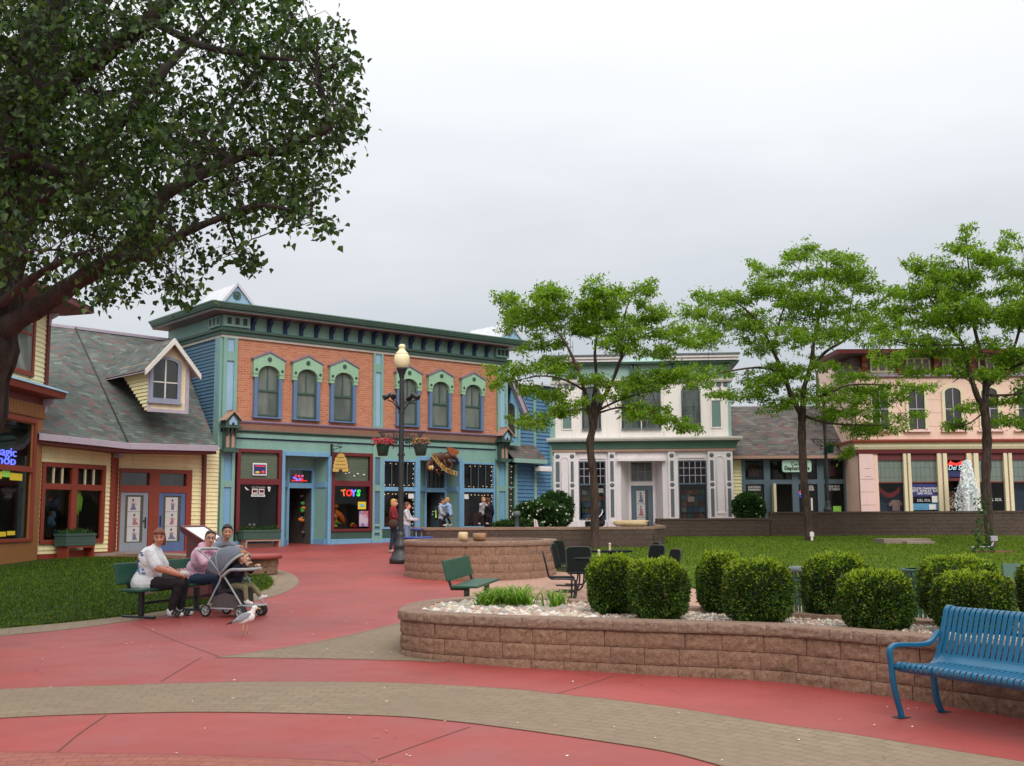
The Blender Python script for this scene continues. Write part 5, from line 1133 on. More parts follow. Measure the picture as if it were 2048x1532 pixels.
# door recess
a, b = wins['D']; dp = 1.0; D0, D1 = F.U(1262, 980, -dp), F.U(1305.5, 980, -dp); m = MB()
m.face([(a+.1, 0, zg), (D0-.1, dp, zg), (D0-.1, dp, zt0), (a+.1, 0, zt0)]); m.face([(D1+.1, dp, zg), (b-.1, 0, zg), (b-.1, 0, zt0), (D1+.1, dp, zt0)]); m.face([(a, 0, zt0), (b, 0, zt0), (D1+.1, dp, zt0), (D0-.1, dp, zt0)])
m.box(D0-.12, D0, dp-.02, dp+.1, zg, zt0); m.box(D1, D1+.12, dp-.02, dp+.1, zg, zt0); m.box(D0, D1, dp-.02, dp+.1, z(970), z(962)); m.build('splayed_sides', M['white'], wb_)
m = MB()
for px0, px1 in ((1240, 1257), (1311, 1327)):
    for q in (927, 968): m.box(w_(px0), w_(px1), -.0, .0, 0, 0) if False else None
m = MB(); m.box(a-.05, b+.05, -.25, .0, zt0-.02, zt0+.10); m.build('door_canopy', M['white'], wb_)
m = MB(); ring(m, D0, D1, z(962), zt0, .04, dp, dp+.06)
for k in (1, 2): c = D0+(D1-D0)*k/3; m.box(c-.015, c+.015, dp, dp+.05, z(962)+.04, zt0-.04)
q = (z(962)+zt0)/2; m.box(D0+.04, D1-.04, dp+.01, dp+.045, q-.015, q+.015); m.build('transom_bars', M['mauve'], wb_); pane_(wb_, D0, D1, z(962), zt0, dp+.07, 'darkwin', 'transom_pane')
dr = grp_('door', wb_); m = MB(); ring(m, D0, D1, zg, z(970)-.003, .22, dp, dp+.06, 0, .2, .3); m.build('leaf', M['greyblue'], dr); pane_(dr, D0+.22, D1-.22, zg+.3, z(970)-.2, dp+.05, 'darkwin')
for k in range(3):
    za = z(978)-.03-(k+1)*.62; m = MB(); m.box(D0+.24, D1-.36, dp+.02, dp+.035, za, za+.6); m.build('photo_print', _mc['photo_paper'], dr)
    m = MB(); cx = (D0+D1)/2-.06; m.prism([(cx-.05, za+.42), (cx+.05, za+.4), (cx+.1, za+.2), (cx+.13, za+.05), (cx-.12, za+.08), (cx-.04, za+.22)], dp+.012, dp+.018, 'y', k % 2); m.prism([(cx+.035*math.cos(t_), za+.48+.045*math.sin(t_)) for t_ in np.linspace(0, 5.5, 8)], dp+.012, dp+.018, 'y', 2)
    m.build('printed_figure', [_mc['print_slate'], _mc['print_rose'], _mc['print_dark']], dr)
# pilasters with slots and rosettes
def slotpil(px0, px1, slots, arch=None, y=-.12, zlo=None):
    zlo = z(1041) if zlo is None else zlo; m = MB(); m.box(w_(px0), w_(px1), y, 0, zlo, z(903)); m.box(w_(px0)-.05, w_(px1)+.05, y-.06, 0, zg, zlo)
    for s0, s1 in slots:
        u0, u1 = w_(s0), w_(s1); c = (u0+u1)/2
        for q0, q1 in ((963, 922), (1034.5, 978)): m.box(u0, u1, y-.005, y, z(q0), z(q1), 1)
        for q in (912, 970): i0 = len(m.v); m.lathe([(0, .01), (.05, .012), (.055, .004), (.085, .006), (.095, .015), (.105, 0)], seg=12, m=1); xf(m, Matrix.Translation((c, y, z(q))) @ Matrix.Rotation(pi/2, 4, 'X'), i0)
    if arch:
        u0, u1 = w_(arch[0]), w_(arch[1]); pts = [(u0, z(1026))] + [(u0, z(922))] ; pp = arch_pts(u0, u1, z(921), .17, 10)[::-1]
        tr = [(u0, y-.01, z(1026))] + [(x_, y-.01, q_) for x_, q_ in pp] + [(u1, y-.01, z(1026))]
        m.tube(tr, .022, 6); m.box(u0-.03, u1+.03, y-.04, y, z(1028), z(1025.5))
    m.build('pilaster', [M['white'], M['slot']], wb_)
slotpil(1109, 1152, [(1112, 1120), (1142, 1148)], (1123, 1138)); slotpil(1217, 1231, [(1221, 1228)]); slotpil(1337, 1351, [(1341, 1348)]); slotpil(1417, 1466.5, [(1421, 1428), (1455, 1462)], (1433, 1450))
m = MB()
for p0, p1 in ((1160, 1212), (1236, 1281), (1286, 1331), (1358, 1412)): m.box(w_(p0), w_(p1), -.03, 0, z(916), z(906)); m.box(w_(p0), w_(p1), -.05, -.03, z(917), z(915.5))
m.build('frieze_panels', M['white'], wb_)
for nm, mt, pr in (('belt_base', 'tan', [(0, z(903)), (.16, z(903)), (.16, z(898.5)), (0, z(898.5))]), ('belt_cove', 'mint', [(0, z(898)), (.18, z(898)), (.20, z(894)), (.26, z(887)), (.38, z(883)), (0, z(883))]), ('belt_cap', 'cream', [(0, z(882.7)), (.42, z(882.7)), (.46, z(879)), (.46, z(876)), (0, z(874))])):
    m = MB(); sweep(m, [(0, 3), (0, 0), (L, 0), (L, 3)], pr); m.build(nm, paint('faded_green_cove', srgb(84, 118, 104)) if nm == 'belt_cove' else M[mt], wb_)
# upper storey
m = MB(); m.face([(0, .0, z(876)), (L, .0, z(876)), (L, .0, z(765)), (0, .0, z(765))]); m.build('upper_wall', M['white2'], wb_); m = MB(); m.box(-.02, .10, -.03, 0, z(875), z(765)); m.box(L-.10, L+.02, -.03, 0, z(875), z(765)); m.build('corner_board', M['mint'], wb_)
m = MB()
for px in (1204, 1281.5, 1322, 1403): pass
for px in (1238, 1327): c = U(px, 820); m.box(c-.012, c+.012, -.012, 0, z(875), z(768))
m.build('panel_joint', M['cream'], wb_)
for p0, p1, top in ((1166, 1200, 772), (1245, 1279, 772), (1286, 1320, 772), (1365, 1399, 772)):
    a, b = U(p0, 820), U(p1, 820); wd = grp_('arched_window', wb_); zs_ = z(784); zb2 = z(856)
    m = MB(); m.face([(x, -.02, q) for x, q in [(a, zb2), (b, zb2)] + arch_pts(a, b, zs_, .28)]); m.build('pane', M['greywin'], wd)
    m = MB(); ap = [Vector((x, -.05, q)) for x, q in arch_pts(a, b, zs_, .28, 10)]; m.tube([(b, -.05, zb2), (b, -.05, zs_)] + ap[1:-1] + [(a, -.05, zs_), (a, -.05, zb2)], .045, 6); m.box(a-.06, b+.06, -.12, 0, zb2-.07, zb2); m.build('frame', M['slot'], wd)
    m = MB()
    for k in (1, 2, 3): c = a+(b-a)*k/4; m.box(c-.012, c+.012, -.04, -.02, zb2, zs_+(.26 if k == 2 else .2))
    for k in range(1, 6): q = zb2+(zs_-zb2)*k/5; m.box(a, b, -.038, -.021, q-.012, q+.012)
    m.build('glazing_bars', M['slot'], wd)
for p0, p1 in ((1125, 1142.5), (1423, 1441)):
    a, b = U(p0, 820), U(p1, 820); m = MB(); m.box(a, b, -.02, -.001, z(856), z(803)); m.build('shutter_panel', paint('sage_panel', srgb(108, 134, 128)), wb_); m = MB(); ring(m, a-.05, b+.05, z(858), z(801), .05, -.05, 0); m.build('panel_trim', M['white2'], wb_)
for c0 in (1119, 1424):
    for k in range(3): m = MB(); m.lathe([(0, .01), (.05, .012), (.06, .0), (.10, .006), (.115, .02), (.12, 0)], seg=12); xf(m, Matrix.Translation((U(c0+k*13.5, 770), -.005, z(771.5))) @ Matrix.Rotation(pi/2, 4, 'X')); m.build('rosette', M['slot'], wb_)
m = MB(); sweep(m, [(0, 3), (0, 0), (L, 0), (L, 3)], [(0, z(766)), (.10, z(766)), (.14, z(763)), (.14, z(758)), (0, z(757))]); m.build('frieze_moulding', M['cream'], wb_)
m = MB(); m.box(-.02, L+.02, -.02, .0, z(757.5), z(727)); m.build('upper_frieze', M['mint'], wb_)
for px in (1142, 1150, 1262, 1270, 1340, 1348, 1450, 1458): c = U(px, 740); m = MB(); m.box(c-.05, c+.05, -.2, -.021, z(756), z(728)); m.build('cornice_bracket', M['dgreen'], wb_)
zp = [(0, z(728)), (.32, z(728)), (.32, z(724)), (0, z(724))]
m = MB(); sweep(m, [(-.1, 3), (-.1, 0), (L+.1, 0), (L+.1, 3)], [(0, z(729)), (.30, z(729)), (.34, z(725)), (0, z(725))]); m.build('cornice_base', _mc['faded_green_cove'], wb_)
for u0, u1 in ((-.35, U(1236, 715)), (U(1332, 715), L+.35)):
    m = MB(); m.box(u0, u1, -.42, 1.5, z(724.5), z(719)); m.box(u0-.06, u1+.06, -.50, 1.5, z(719)+.002, z(714)); m.build('cornice_block', M['white'], wb_); m = MB(); m.box(u0-.1, u1+.1, -.56, 1.5, z(714)+.002, z(711)); m.build('cornice_cap', M['slot'], wb_)
m = MB(); uA, uB = U(1240, 715), U(1328, 715); m.face([(uA, -.34, z(724.5)), (uB, -.34, z(724.5)), (uB-.5, .6, z(712)), (uA+.8, .6, z(712))]); m.build('centre_roof', M['mint'], wb_)
rt = MB(); rt.face([(0, 0, z(724.5)), (L, 0, z(724.5)), (L, 7, z(724.5)), (0, 7, z(724.5))]); rt.build('roof', M['metalroof'], wb_)
m = MB()
for px, h in ((1100, .3), (1212, .9)): pass
m.tube([(U(1137, 640), 2.2, z(712)), (U(1137, 640), 2.2, z(590))], .012, 5); m.box(U(1137, 640)-.16, U(1137, 640)+.16, 2.15, 2.25, z(690), z(664)) if False else None
m.tube([(U(1137, 640)-.12, 2.2, z(690)), (U(1137, 640)-.12, 2.2, z(664))], .012, 5); m.tube([(U(1137, 640)+.12, 2.2, z(690)), (U(1137, 640)+.12, 2.2, z(664))], .012, 5); m.box(U(1137, 640)-.13, U(1137, 640)+.13, 2.19, 2.21, z(678), z(677)); m.build('roof_antenna', M['black'], wb_)
m = MB(); m.face([(0, 3, z(722)), (0, 0, z(722)), (0, 0, zg), (0, 6, zg), (0, 6, z(722))]); m.face([(L, 0, zg), (L, 6, zg), (L, 6, z(722)), (L, 0, z(722))]); m.build('side_walls', M['mint'], wb_)
shell(wb_, L, 7, -.3, z(723), 'room', .08)

# ================================================================== GREY-ROOFED SHOP
F = Face(1467, 52.3, 1722, 52.3); L = F.L; z = lambda py: F.Z(1600, py); U = lambda px, py=980, off=0: F.U(px, py, off); zg = -.2
gs = thing('grey_roofed_shop', 'low shop with brown shingle roof and slate-grey storefront between the white and salmon buildings', 'building', F.A, F.rot)
za, zb2 = z(1040), z(918)
m = MB(); siding(m, 0, U(1485), zg, zb2, 0, .16, dep=.05); siding(m, U(1690), L, zg, zb2, 0, .16, dep=.05); m.face([(0, .01, zg), (U(1485), .01, zg), (U(1485), .01, zb2), (0, .01, zb2)]); m.face([(U(1690), .01, zg), (L, .01, zg), (L, .01, zb2), (U(1690), .01, zb2)]); m.build('siding_wall', M['yellow'], gs)
m = MB()
for p0, p1 in ((1484, 1491), (1528, 1541), (1584, 1597), (1634.5, 1648), (1688, 1695)): m.box(U(p0), U(p1), -.06, .1, zg, zb2)
for p0, p1 in ((1491, 1528), (1541, 1584), (1597, 1634.5), (1648, 1688)): m.box(U(p0), U(p1), -.05, .1, z(968), z(959)); m.box(U(p0), U(p1), -.05, .1, zb2-.06, zb2)
m.build('storefront_frame', M['greyblue'], gs)
m = MB(); room(m, U(1491), U(1688), zg, zb2, .12, 2.2); m.build('room', M['room'], gs)
for p0, p1 in ((1491, 1528), (1597, 1634.5), (1648, 1688)): pane_(gs, U(p0), U(p1), zg, z(968), .05)
for p0, p1 in ((1491, 1528), (1541, 1584), (1597, 1634.5), (1648, 1688)): pane_(gs, U(p0), U(p1), z(959), zb2, .05)
m = MB(); m.box(U(1542.5), U(1547.5), -.5, .05, zg, z(967.5)); m.build('open_door', M['ivory'], gs)
for px, lines in ((1509, ('EUROPEAN', 'FASHION')), (1616, ('PRETZEL', 'DOGS')), (1668, ('MOOSE TRACKS', 'ICE CREAM'))):
    for i, tx in enumerate(lines): text_obj('window_lettering', tx, .14, M['paper'], gs, (U(px), .03, z(973.5+i*5.5)), ext=.003, bold=.003, width=U(px+12)-U(px-12))
m = MB(); m.box(U(1605.5), U(1609.5), .0, .03, z(1021), z(996)); m.box(U(1621), U(1624.5), .0, .03, z(1021), z(996)); m.box(U(1654), U(1657.5), 0, .03, z(1023), z(1013)); m.build('door_handles', M['paper'], gs)
m = MB(); m.box(U(1665), U(1681), .0, .03, z(1023.5), z(1012.5)); m.build('lime_notice', M['lime'], gs)
m = MB(); i0 = 0
m.lathe([(0, .01), (.2, .012), (.21, 0)], seg=20, a0=0, a1=pi); m.lathe([(0, .01), (.2, .012), (.21, 0)], seg=20, m=1, a0=pi, a1=2*pi); xf(m, Matrix.Translation((U(1604.5), -.07, z(988))) @ Matrix.Rotation(.4, 4, 'Y') @ Matrix.Rotation(pi/2, 4, 'X')); m.build('round_drink_sign', [plain('sign_red', (.6,.02,.04), .4, emit=.3), plain('sign_blue', (.05,.08,.5), .4, emit=.3)], gs)
m = MB(); m.ball((U(1604.5), -.085, z(988)), (.16, .01, .045), 12, 6); m.build('sign_wave', M['paper'], gs)
m = MB()
for k in range(5): m.box(U(1500+k*4.4), U(1503.5+k*4.4), .25, .35, z(952), z(952)+random.uniform(.2, .5), k % 2)
m.box(U(1661), U(1675), .3, .4, z(952), z(930), 0); m.build('upper_display', [plain('faded_magenta', (.2,.05,.07), .7), plain('faded_cocoa', (.1,.045,.03), .7)], gs)
# roof
rp_ = [(-.05, -.5, z(914)+.06), (L+.2, -.5, z(914)+.06), (U(1702, 812), 3.2, F.Z(1600, 812, -3.2)), (-.05, 3.2, F.Z(1600, 812, -3.2))]
m = MB(); m.face(rp_); m.face([(-.05, 3.2, rp_[2][2]), (U(1702, 812), 3.2, rp_[2][2]), (U(1702, 812), 6.5, z(914)), (-.05, 6.5, z(914))]); m.build('shingle_roof', M['shingle2'], gs)
m = MB(); m.box(-.05, L+.15, -.56, -.46, z(918), z(914)+.05); m.build('gutter', M['tan'], gs); m = MB(); m.box(-.05, L+.1, -.46, .1, z(918)-.02, z(918)+.06); m.build('soffit', M['dkred'], gs)
# hanging illuminated sign
sg = thing('shop_sign', 'mint green rounded shop sign with black lettering hung below the brown shingle roof', 'sign', F.A+F.u*F.U(1593, 932, .3)+F.n*.3+Vector((0, 0, F.Z(1593, 932, .3))), F.rot)
hw, hh = 29/FPX*52, 12/FPX*52; rr = .1; pts = []
for cx, cz, a0 in ((hw-rr, hh-rr, 0), (-hw+rr, hh-rr, pi/2), (-hw+rr, -hh+rr, pi), (hw-rr, -hh+rr, 1.5*pi)): pts += [(cx+rr*math.cos(a0+k*pi/8), cz+rr*math.sin(a0+k*pi/8)) for k in range(5)]
m = MB(); m.prism(pts, -.06, .06); m.build('sign_box', paint('mint_sign_face', srgb(190, 226, 206), .4, .04), sg); m = MB(); m.prism([(x*1.03, q*1.06) for x, q in pts], -.045, .065); m.build('sign_edge', M['dgreen'], sg)
text_obj('lettering', 'Elephant Ears', .26, M['ink'], sg, (0, -.065, -.11), ext=.004, bold=.008, width=hw*1.72); text_obj('lettering', 'Coman', .19, M['ink'], sg, (.02, -.065, .08), ext=.004, bold=.006)
m = MB(); m.tube([(-.3, -.065, .17), (-.1, -.065, .2), (0, -.065, .24), (.1, -.065, .2), (.3, -.065, .17)], .008, 5); m.build('roofline_emblem', M['ink'], sg)
m = MB(); m.tube([(-.5, 0, hh), (-.5, 0, hh+.25)], .012, 5); m.tube([(.5, 0, hh), (.5, 0, hh+.25)], .012, 5); m.build('hangers', M['black'], sg)

# ================================================================== SALMON BUILDING
F = Face(1722, 50.2, 2560, 50.2); L = F.L; z = lambda py: F.Z(1850, py); U = lambda px, py=970, off=0: F.U(px, py, off); zg = .3
pk_ = thing('salmon_building', 'two-storey salmon stucco shop building with copper brackets and ivory columns', 'building', F.A, F.rot)
m = MB(); m.box(0, U(1747), -.10, .1, zg, z(907))
for q in (958, 983.5, 1009): m.box(0, 0, 0, 0, 0, 0) if False else None
m.build('corner_pier', M['pink2'], pk_)
m = MB()
for q0, q1 in ((958.5, 957.5), (984, 983), (1010, 1009)): m.box(-.003, U(1747)+.003, -.103, -.099, z(q0), z(q1))
m.box(U(1729), U(1741), -.106, -.099, z(937), z(936)); m.box(U(1729), U(1741), -.106, -.099, z(953), z(952)); m.build('pier_joint', M['tan'], pk_)
m = MB(); m.box(U(1747), U(1757), -.04, .2, zg, z(907)); m.build('pier_reveal', M['pink'], pk_)
bays = [(1757, 1807, 'w'), (1822.5, 1875, 'w'), (1895, 1934, 'e'), (1958, 2008, 'w'), (2025, 2075, 'w'), (2090, 2140, 'w'), (2155, 2205, 'w'), (2220, 2270, 'w')]
for i, (p0, p1, ty) in enumerate(bays):
    a, b = U(p0), U(p1); wd = grp_('shop_bay', pk_)
    m = MB(); m.box(a, b, .0, .1, z(920), z(907)); m.build('transom_board', M['wine'], wd)
    m = MB(); room(m, a, b, zg, z(920), .12, 1.6); m.build('room', M['room'], wd)
    if ty == 'w':
        m = MB(); m.face([(a, .1, z(964)), (b, .1, z(964)), (b, .1, z(920)), (a, .1, z(920))]); m.build('gathered_blind', M['lattice'], wd)
        m = MB(); m.box(a, b, .0, .1, z(965.5), z(963.5)); m.build('transom_bar', M['rust'], wd); pane_(wd, a, b, zg, z(920), .04)
    if i == 0:
        m = MB(); pts = [(a+.1+(b-a-.2)*t_, z(972)-.30*math.sin(pi*t_)) for t_ in np.linspace(0, 1, 12)]; pts2 = [(x, q-.22) for x, q in pts[::-1]]; m.prism(pts+pts2, .2, .22); m.build('red_bunting', plain('bunting_red', (.3, .02, .02), .8), wd)
        m = MB(); m.box(a+.02, b-.02, .5, .52, z(1022), z(984)); m.build('sea_backdrop', paint('sea_print', srgb(44, 70, 100), .6, .4, 5), wd)
        m = MB(); x = a+.85; m.prism([(x-.17, z(1021)), (x+.17, z(1021)), (x+.17, z(1009)), (x+.3, z(1013)), (x+.33, z(1007)), (x+.15, z(999.5)), (x-.15, z(999.5)), (x-.33, z(1007)), (x-.3, z(1013)), (x-.17, z(1009))], .3, .38); m.build('tee_shirt_display', paint('pale_rose_cloth', srgb(190, 150, 150), .8), wd)
    if i == 1:
        m = MB(); m.box(a+.04, b-.04, .015, .03, z(993), z(968)); m.build('sale_banner', plain('banner_navy', (.025, .03, .16), .6), wd)
        for k, tx in enumerate(('COLOR CHANGING', 'T-SHIRTS  JEWELRY  SURFER', 'AND MORE')): text_obj('banner_lettering', tx, .13, M['paper'], wd, ((a+b)/2, .012, z(977+k*5.0)), ext=.002, bold=.002)
        text_obj('window_lettering', 'DEL SOL', .16, M['paper'], wd, ((a+b)/2-.05, .012, z(1001)), ext=.002)
        m = MB(); m.box(a+.04, b-.04, .015, .03, z(1020), z(1007)); m.build('beach_poster', paint('beach_print', srgb(86, 150, 190), .6, .35, 4), wd); m = MB(); m.box(b-.28, b-.03, .0, .012, z(1005), z(992)); m.box(b-.42, b-.12, .0, .012, z(1019), z(1009)); m.build('white_notice', M['paper'], wd)
    if i == 2:
        m = MB(); m.box(a, b, .1, .3, z(954), z(942)); m.build('blue_signboard', plain('sign_navy', (.02, .025, .12), .5), wd)
        m = MB(); c = (a+b)/2; m.prism([(a+.05, z(931)), (b-.05, z(931)), (b-.12, z(926)), (b-.2, z(921)), (b-.26, z(924)), (c, z(927)), (a+.26, z(924)), (a+.2, z(921)), (a+.12, z(926))], .02, .05); m.build('red_neon_sun', M['neonred'], wd)
        text_obj('neon_lettering', 'Del Sol', .30, M['neonwhite'], wd, (c, .0, z(936)), ext=.004, shear=.3, width=b-a-.1)
        m = MB(); m.box(a+.2, b-.25, 1.0, 1.3, z(1018), z(982)); m.build('display_rack', plain('amber_rack', (.25, .1, .03), .6), wd); m = MB(); m.box(a, b, .02, .08, z(962), z(956)); m.build('door_head', M['wine'], wd)  # rack is a plain amber-coloured box inside the entrance
    if i == 3: text_obj('window_lettering', 'DEL SOL', .18, M['paper'], wd, ((a+b)/2+.1, .012, z(1000)), ext=.002)
    if i == 4: m = MB(); m.box(a+.02, b-.02, .5, .52, z(1022), z(966)); m.build('sea_backdrop', _mc['sea_print'], wd)
cols = [1807, 1875, 1934, 1942, 2008, 2075, 2140, 2205]
for a_, b_ in ((1807, 1822.5), (1875, 1895), (1934, 1958), (2008, 2025), (2075, 2090), (2140, 2155), (2205, 2220)):
    a, b = U(a_), U(b_); m = MB(); w3 = (b-a)
    m.box(a, a+w3*.42, -.12, .12, zg, z(907)); m.box(b-w3*.42, b, -.12, .12, zg, z(907)); m.box(a+w3*.42, b-w3*.42, -.05, .12, zg, z(907)); m.build('column', M['ivory'], pk_, .015)
    m = MB(); m.box(a+w3*.44, b-w3*.44, -.056, -.051, zg, z(907)-.02); m.build('column_groove', M['tan'], pk_)
Lx = L
for nm, mt, pr in (('belt_base', 'wine', [(0, z(907)), (.12, z(907)), (.15, z(899)), (0, z(899))]), ('belt_band', 'ivory', [(0, z(898.7)), (.16, z(898.7)), (.22, z(893)), (.22, z(889)), (.26, z(886.3)), (0, z(886.3))]), ('belt_cap', 'copper', [(0, z(886)), (.32, z(886)), (.36, z(882)), (.36, z(880)), (0, z(878))])):
    m = MB(); sweep(m, [(0, 3), (0, 0), (Lx, 0)], pr); m.build(nm, M[mt], pk_)
xl = F.U(1704, 800)-.0
m = MB(); m.face([(0, 0, z(880)), (Lx, 0, z(880)), (Lx, 0, z(752)), (0, 0, z(752))]); m.build('upper_wall', M['pink'], pk_)
m = MB()
for q in (800, 826, 853): m.box(0, Lx, -.004, .0, z(q), z(q-.7))
m.build('stucco_joint', M['tan'], pk_)
u72 = U(1963, 820)-U(1890, 820)
for k in range(-2, 6):
    a = U(1890, 820)+u72*k; b = a+(U(1921.7, 820)-U(1890, 820))
    wd = grp_('arched_window', pk_); zs_, zb3 = z(786), z(858)
    m = MB(); m.face([(x, -.015, q) for x, q in [(a, zb3), (b, zb3)] + arch_pts(a, b, zs_, .22)]); m.build('pane', M['darkwin'], wd)
    m = MB(); m.box(a-.14, a, -.07, 0, zb3, zs_); m.box(b, b+.14, -.07, 0, zb3, zs_)
    ip = arch_pts(a, b, zs_+.002, .22, 10); op = arch_pts(a-.14, b+.14, zs_+.002, .36, 10)
    for j in range(len(ip)-1): m.face([(op[j][0], -.07, op[j][1]), (op[j+1][0], -.07, op[j+1][1]), (ip[j+1][0], -.07, ip[j+1][1]), (ip[j][0], -.07, ip[j][1])][::-1]); m.face([(ip[j][0], -.07, ip[j][1]), (ip[j+1][0], -.07, ip[j+1][1]), (ip[j+1][0], 0, ip[j+1][1]), (ip[j][0], 0, ip[j][1])][::-1]); m.face([(op[j][0], -.07, op[j][1]), (op[j+1][0], -.07, op[j+1][1]), (op[j+1][0], 0, op[j+1][1]), (op[j][0], 0, op[j][1])])
    m.build('surround', M['ivory'], wd); m = MB(); c = (a+b)/2; m.box(c-.02, c+.02, -.05, -.02, zb3, zs_+.2); m.box(a, b, -.048, -.021, z(819), z(817)); m.build('glazing_bars', M['mauve'], wd)
    m = MB(); m.box(a-.24, b+.24, -.16, 0, z(864), z(861)); m.build('sill', M['pink2'], wd)
m = MB(); sweep(m, [(0, 3), (0, 0), (Lx, 0)], [(0, z(753)), (.06, z(753)), (.06, z(746)), (0, z(746))]); m.build('frieze_base', M['mauve'], pk_)
m = MB(); sweep(m, [(0, 3), (0, 0), (Lx, 0)], [(0, z(755)), (.10, z(755)), (.10, z(753.4)), (0, z(753.4))]); m.build('frieze_line', M['dkred'], pk_)
m = MB(); sweep(m, [(0, 3), (0, 0), (Lx, 0)], [(0, z(745.7)), (.03, z(745.7)), (.03, z(712.6)), (0, z(712.6))]); m.build('frieze', paint('plum_frieze', srgb(96, 62, 66)), pk_)
m = MB(); sweep(m, [(0, 3), (0, 0), (Lx, 0)], [(0, z(712.5)), (1.0, z(712.5)), (1.0, z(712)), (0, z(712))]); m.build('soffit', paint('plum_soffit', srgb(84, 56, 58)), pk_)
m = MB(); sweep(m, [(0, 3), (0, 0), (Lx, 0)], [(.1, z(711.9)), (1.02, z(711.9)), (1.05, z(706)), (1.08, z(704.5)), (0, z(702))]); m.build('cornice', M['wine'], pk_)
uu = U(1870, 730)-U(1798, 730)
for k in range(-1, 7):
    c = U(1798, 730)+uu*k; m = MB()
    if c < -.2: continue
    m.prism([(-.031, z(750)), (-.12, z(750)), (-.13, z(746)), (-.08, z(743)), (-.12, z(738)), (-.22, z(733)), (-.20, z(727)), (-.16, z(724)), (-.3, z(718)), (-.42, z(714)), (-.42, z(713)), (-.031, z(713))], c-.10, c+.10, 'x'); m.build('bracket', M['copper'], pk_, .01)
    a, b = c+.3, c+uu-.25; m = MB(); ring(m, a, b, z(745), z(716), .07, -.08, -.031, 0, .06, .08); w3 = (b-a)/3
    for j in (1, 2): m.box(a+w3*j-.05, a+w3*j+.05, -.08, -.031, z(745)+.08, z(716)-.06)
    m.build('attic_window_frame', M['ivory'], pk_); m = MB(); m.box(a+.07, b-.07, -.05, -.032, z(745)+.08, z(716)-.06); m.build('attic_pane', paint('dusky_pane', srgb(120, 100, 102), .3), pk_)
m = MB(); m.face([(0, 0, zg), (0, 6, zg), (0, 6, z(705)), (0, 0, z(705))]); m.build('left_side_wall', M['pink'], pk_)
m = MB(); m.face([(0, -.9, z(704)), (Lx, -.9, z(704)), (Lx, 7, z(704)), (0, 7, z(704))]); m.build('roof', M['metalroof'], pk_)
shell(pk_, L, 6.8, 0, z(705), 'room', .08)
m = MB()
sc = [Vector((0, 0)), ]
m.tube([( -.28+.17*(1-t_/9)*math.cos(t_), -.02, z(733)+.17*(1-t_/9)*math.sin(t_)) for t_ in np.linspace(0, 8, 24)], .03, 6); m.build('scroll_bracket', M['copper'], pk_)
# ------------------------------------------------------------------ trees and shrubs
def leafmat(name, c, tr=.35, rough=.5, var=.35, coordk='Object', spec=.3):
    t = NT(name); v = t.coord(coordk); col = t.mix(t.rampf(t.noise(3.5, 3, v), .3, .7), dk(c, 1-var), dk(c, 1+var*.5)); t.base(col); t.rough(rough); t.p.inputs['Specular IOR Level'].default_value = spec
    o = t.t.nodes['Material Output']; tl = t.n('ShaderNodeBsdfTranslucent'); t.l(t.mix(1, col, (1.3, 1.5, .6), 'MULTIPLY'), tl.inputs[0]); mx = t.n('ShaderNodeMixShader'); mx.inputs[0].default_value = tr
    t.l(t.p.outputs[0], mx.inputs[1]); t.l(tl.outputs[0], mx.inputs[2]); t.l(mx.outputs[0], o.inputs[0]); return t.m
def barkmat(name, c, sc=9, b=1.0):
    t = NT(name); v = t.coord('Object', (1, 1, .22)); n = t.noise(sc, 6, v, .75); col = t.mix(t.rampf(n, .44, .56), dk(c, .22), c); col = t.mix(t.rampf(t.noise(1.3, 4, v), .4, .7), col, dk(c, 1.25)); t.base(col); t.rough(.95); t.bump(n, b, .05); return t.m
M['bark'] = barkmat('furrowed_bark', srgb(62, 54, 49)); M['bark2'] = barkmat('smooth_dark_bark', srgb(74, 58, 50), 14, .5)
CW = [leafmat('poplar_leaf_deep', (.020, .046, .010), .3, .4), leafmat('poplar_leaf_mid', (.040, .085, .015), .35, .4), leafmat('poplar_leaf_pale', (.09, .15, .04), .35, .35)]
HL = [leafmat('locust_leaf_deep', (.10, .19, .012), .55), leafmat('locust_leaf_mid', (.18, .30, .02), .55), leafmat('locust_leaf_bright', (.28, .40, .04), .55)]
def unit(n):
    v = rng.normal(size=(n, 3)); return v/np.linalg.norm(v, axis=1)[:, None]
def leaves(name, C_, size, aspect, droop, mats, parent, probs, nrmup=0., base=None, pick=None, fold=.25, wp=.35):
    """kite-shaped leaves at points C_; tip direction leans down by droop"""
    n = len(C_); d = unit(n); d[:, 2] -= droop; d /= np.linalg.norm(d, axis=1)[:, None]
    q = unit(n); q[:, 2] += nrmup; s = np.cross(d, q); s /= np.linalg.norm(s, axis=1)[:, None]; nn = np.cross(s, d)
    L = rng.uniform(size*.7, size*1.25, n)[:, None]; w_ = L*aspect*.5
    P = np.stack([C_, C_+d*L*wp+s*w_+nn*w_*fold, C_+d*L, C_+d*L*wp-s*w_+nn*w_*fold], 1).reshape(-1, 3)
    F_ = np.arange(4*n).reshape(n, 4); mi = rng.choice(len(mats), n, p=probs) if pick is None else pick
    if base is not None: P = P - np.array(base)
    return mesh_np(name, P, F_, mats, parent, mi=mi)
def near(pt, nodes):
    A = np.array([n_[0] for n_ in nodes]); d = ((A-np.array(pt))**2).sum(1)+np.array([n_[2] for n_ in nodes]); return nodes[int(d.argmin())]
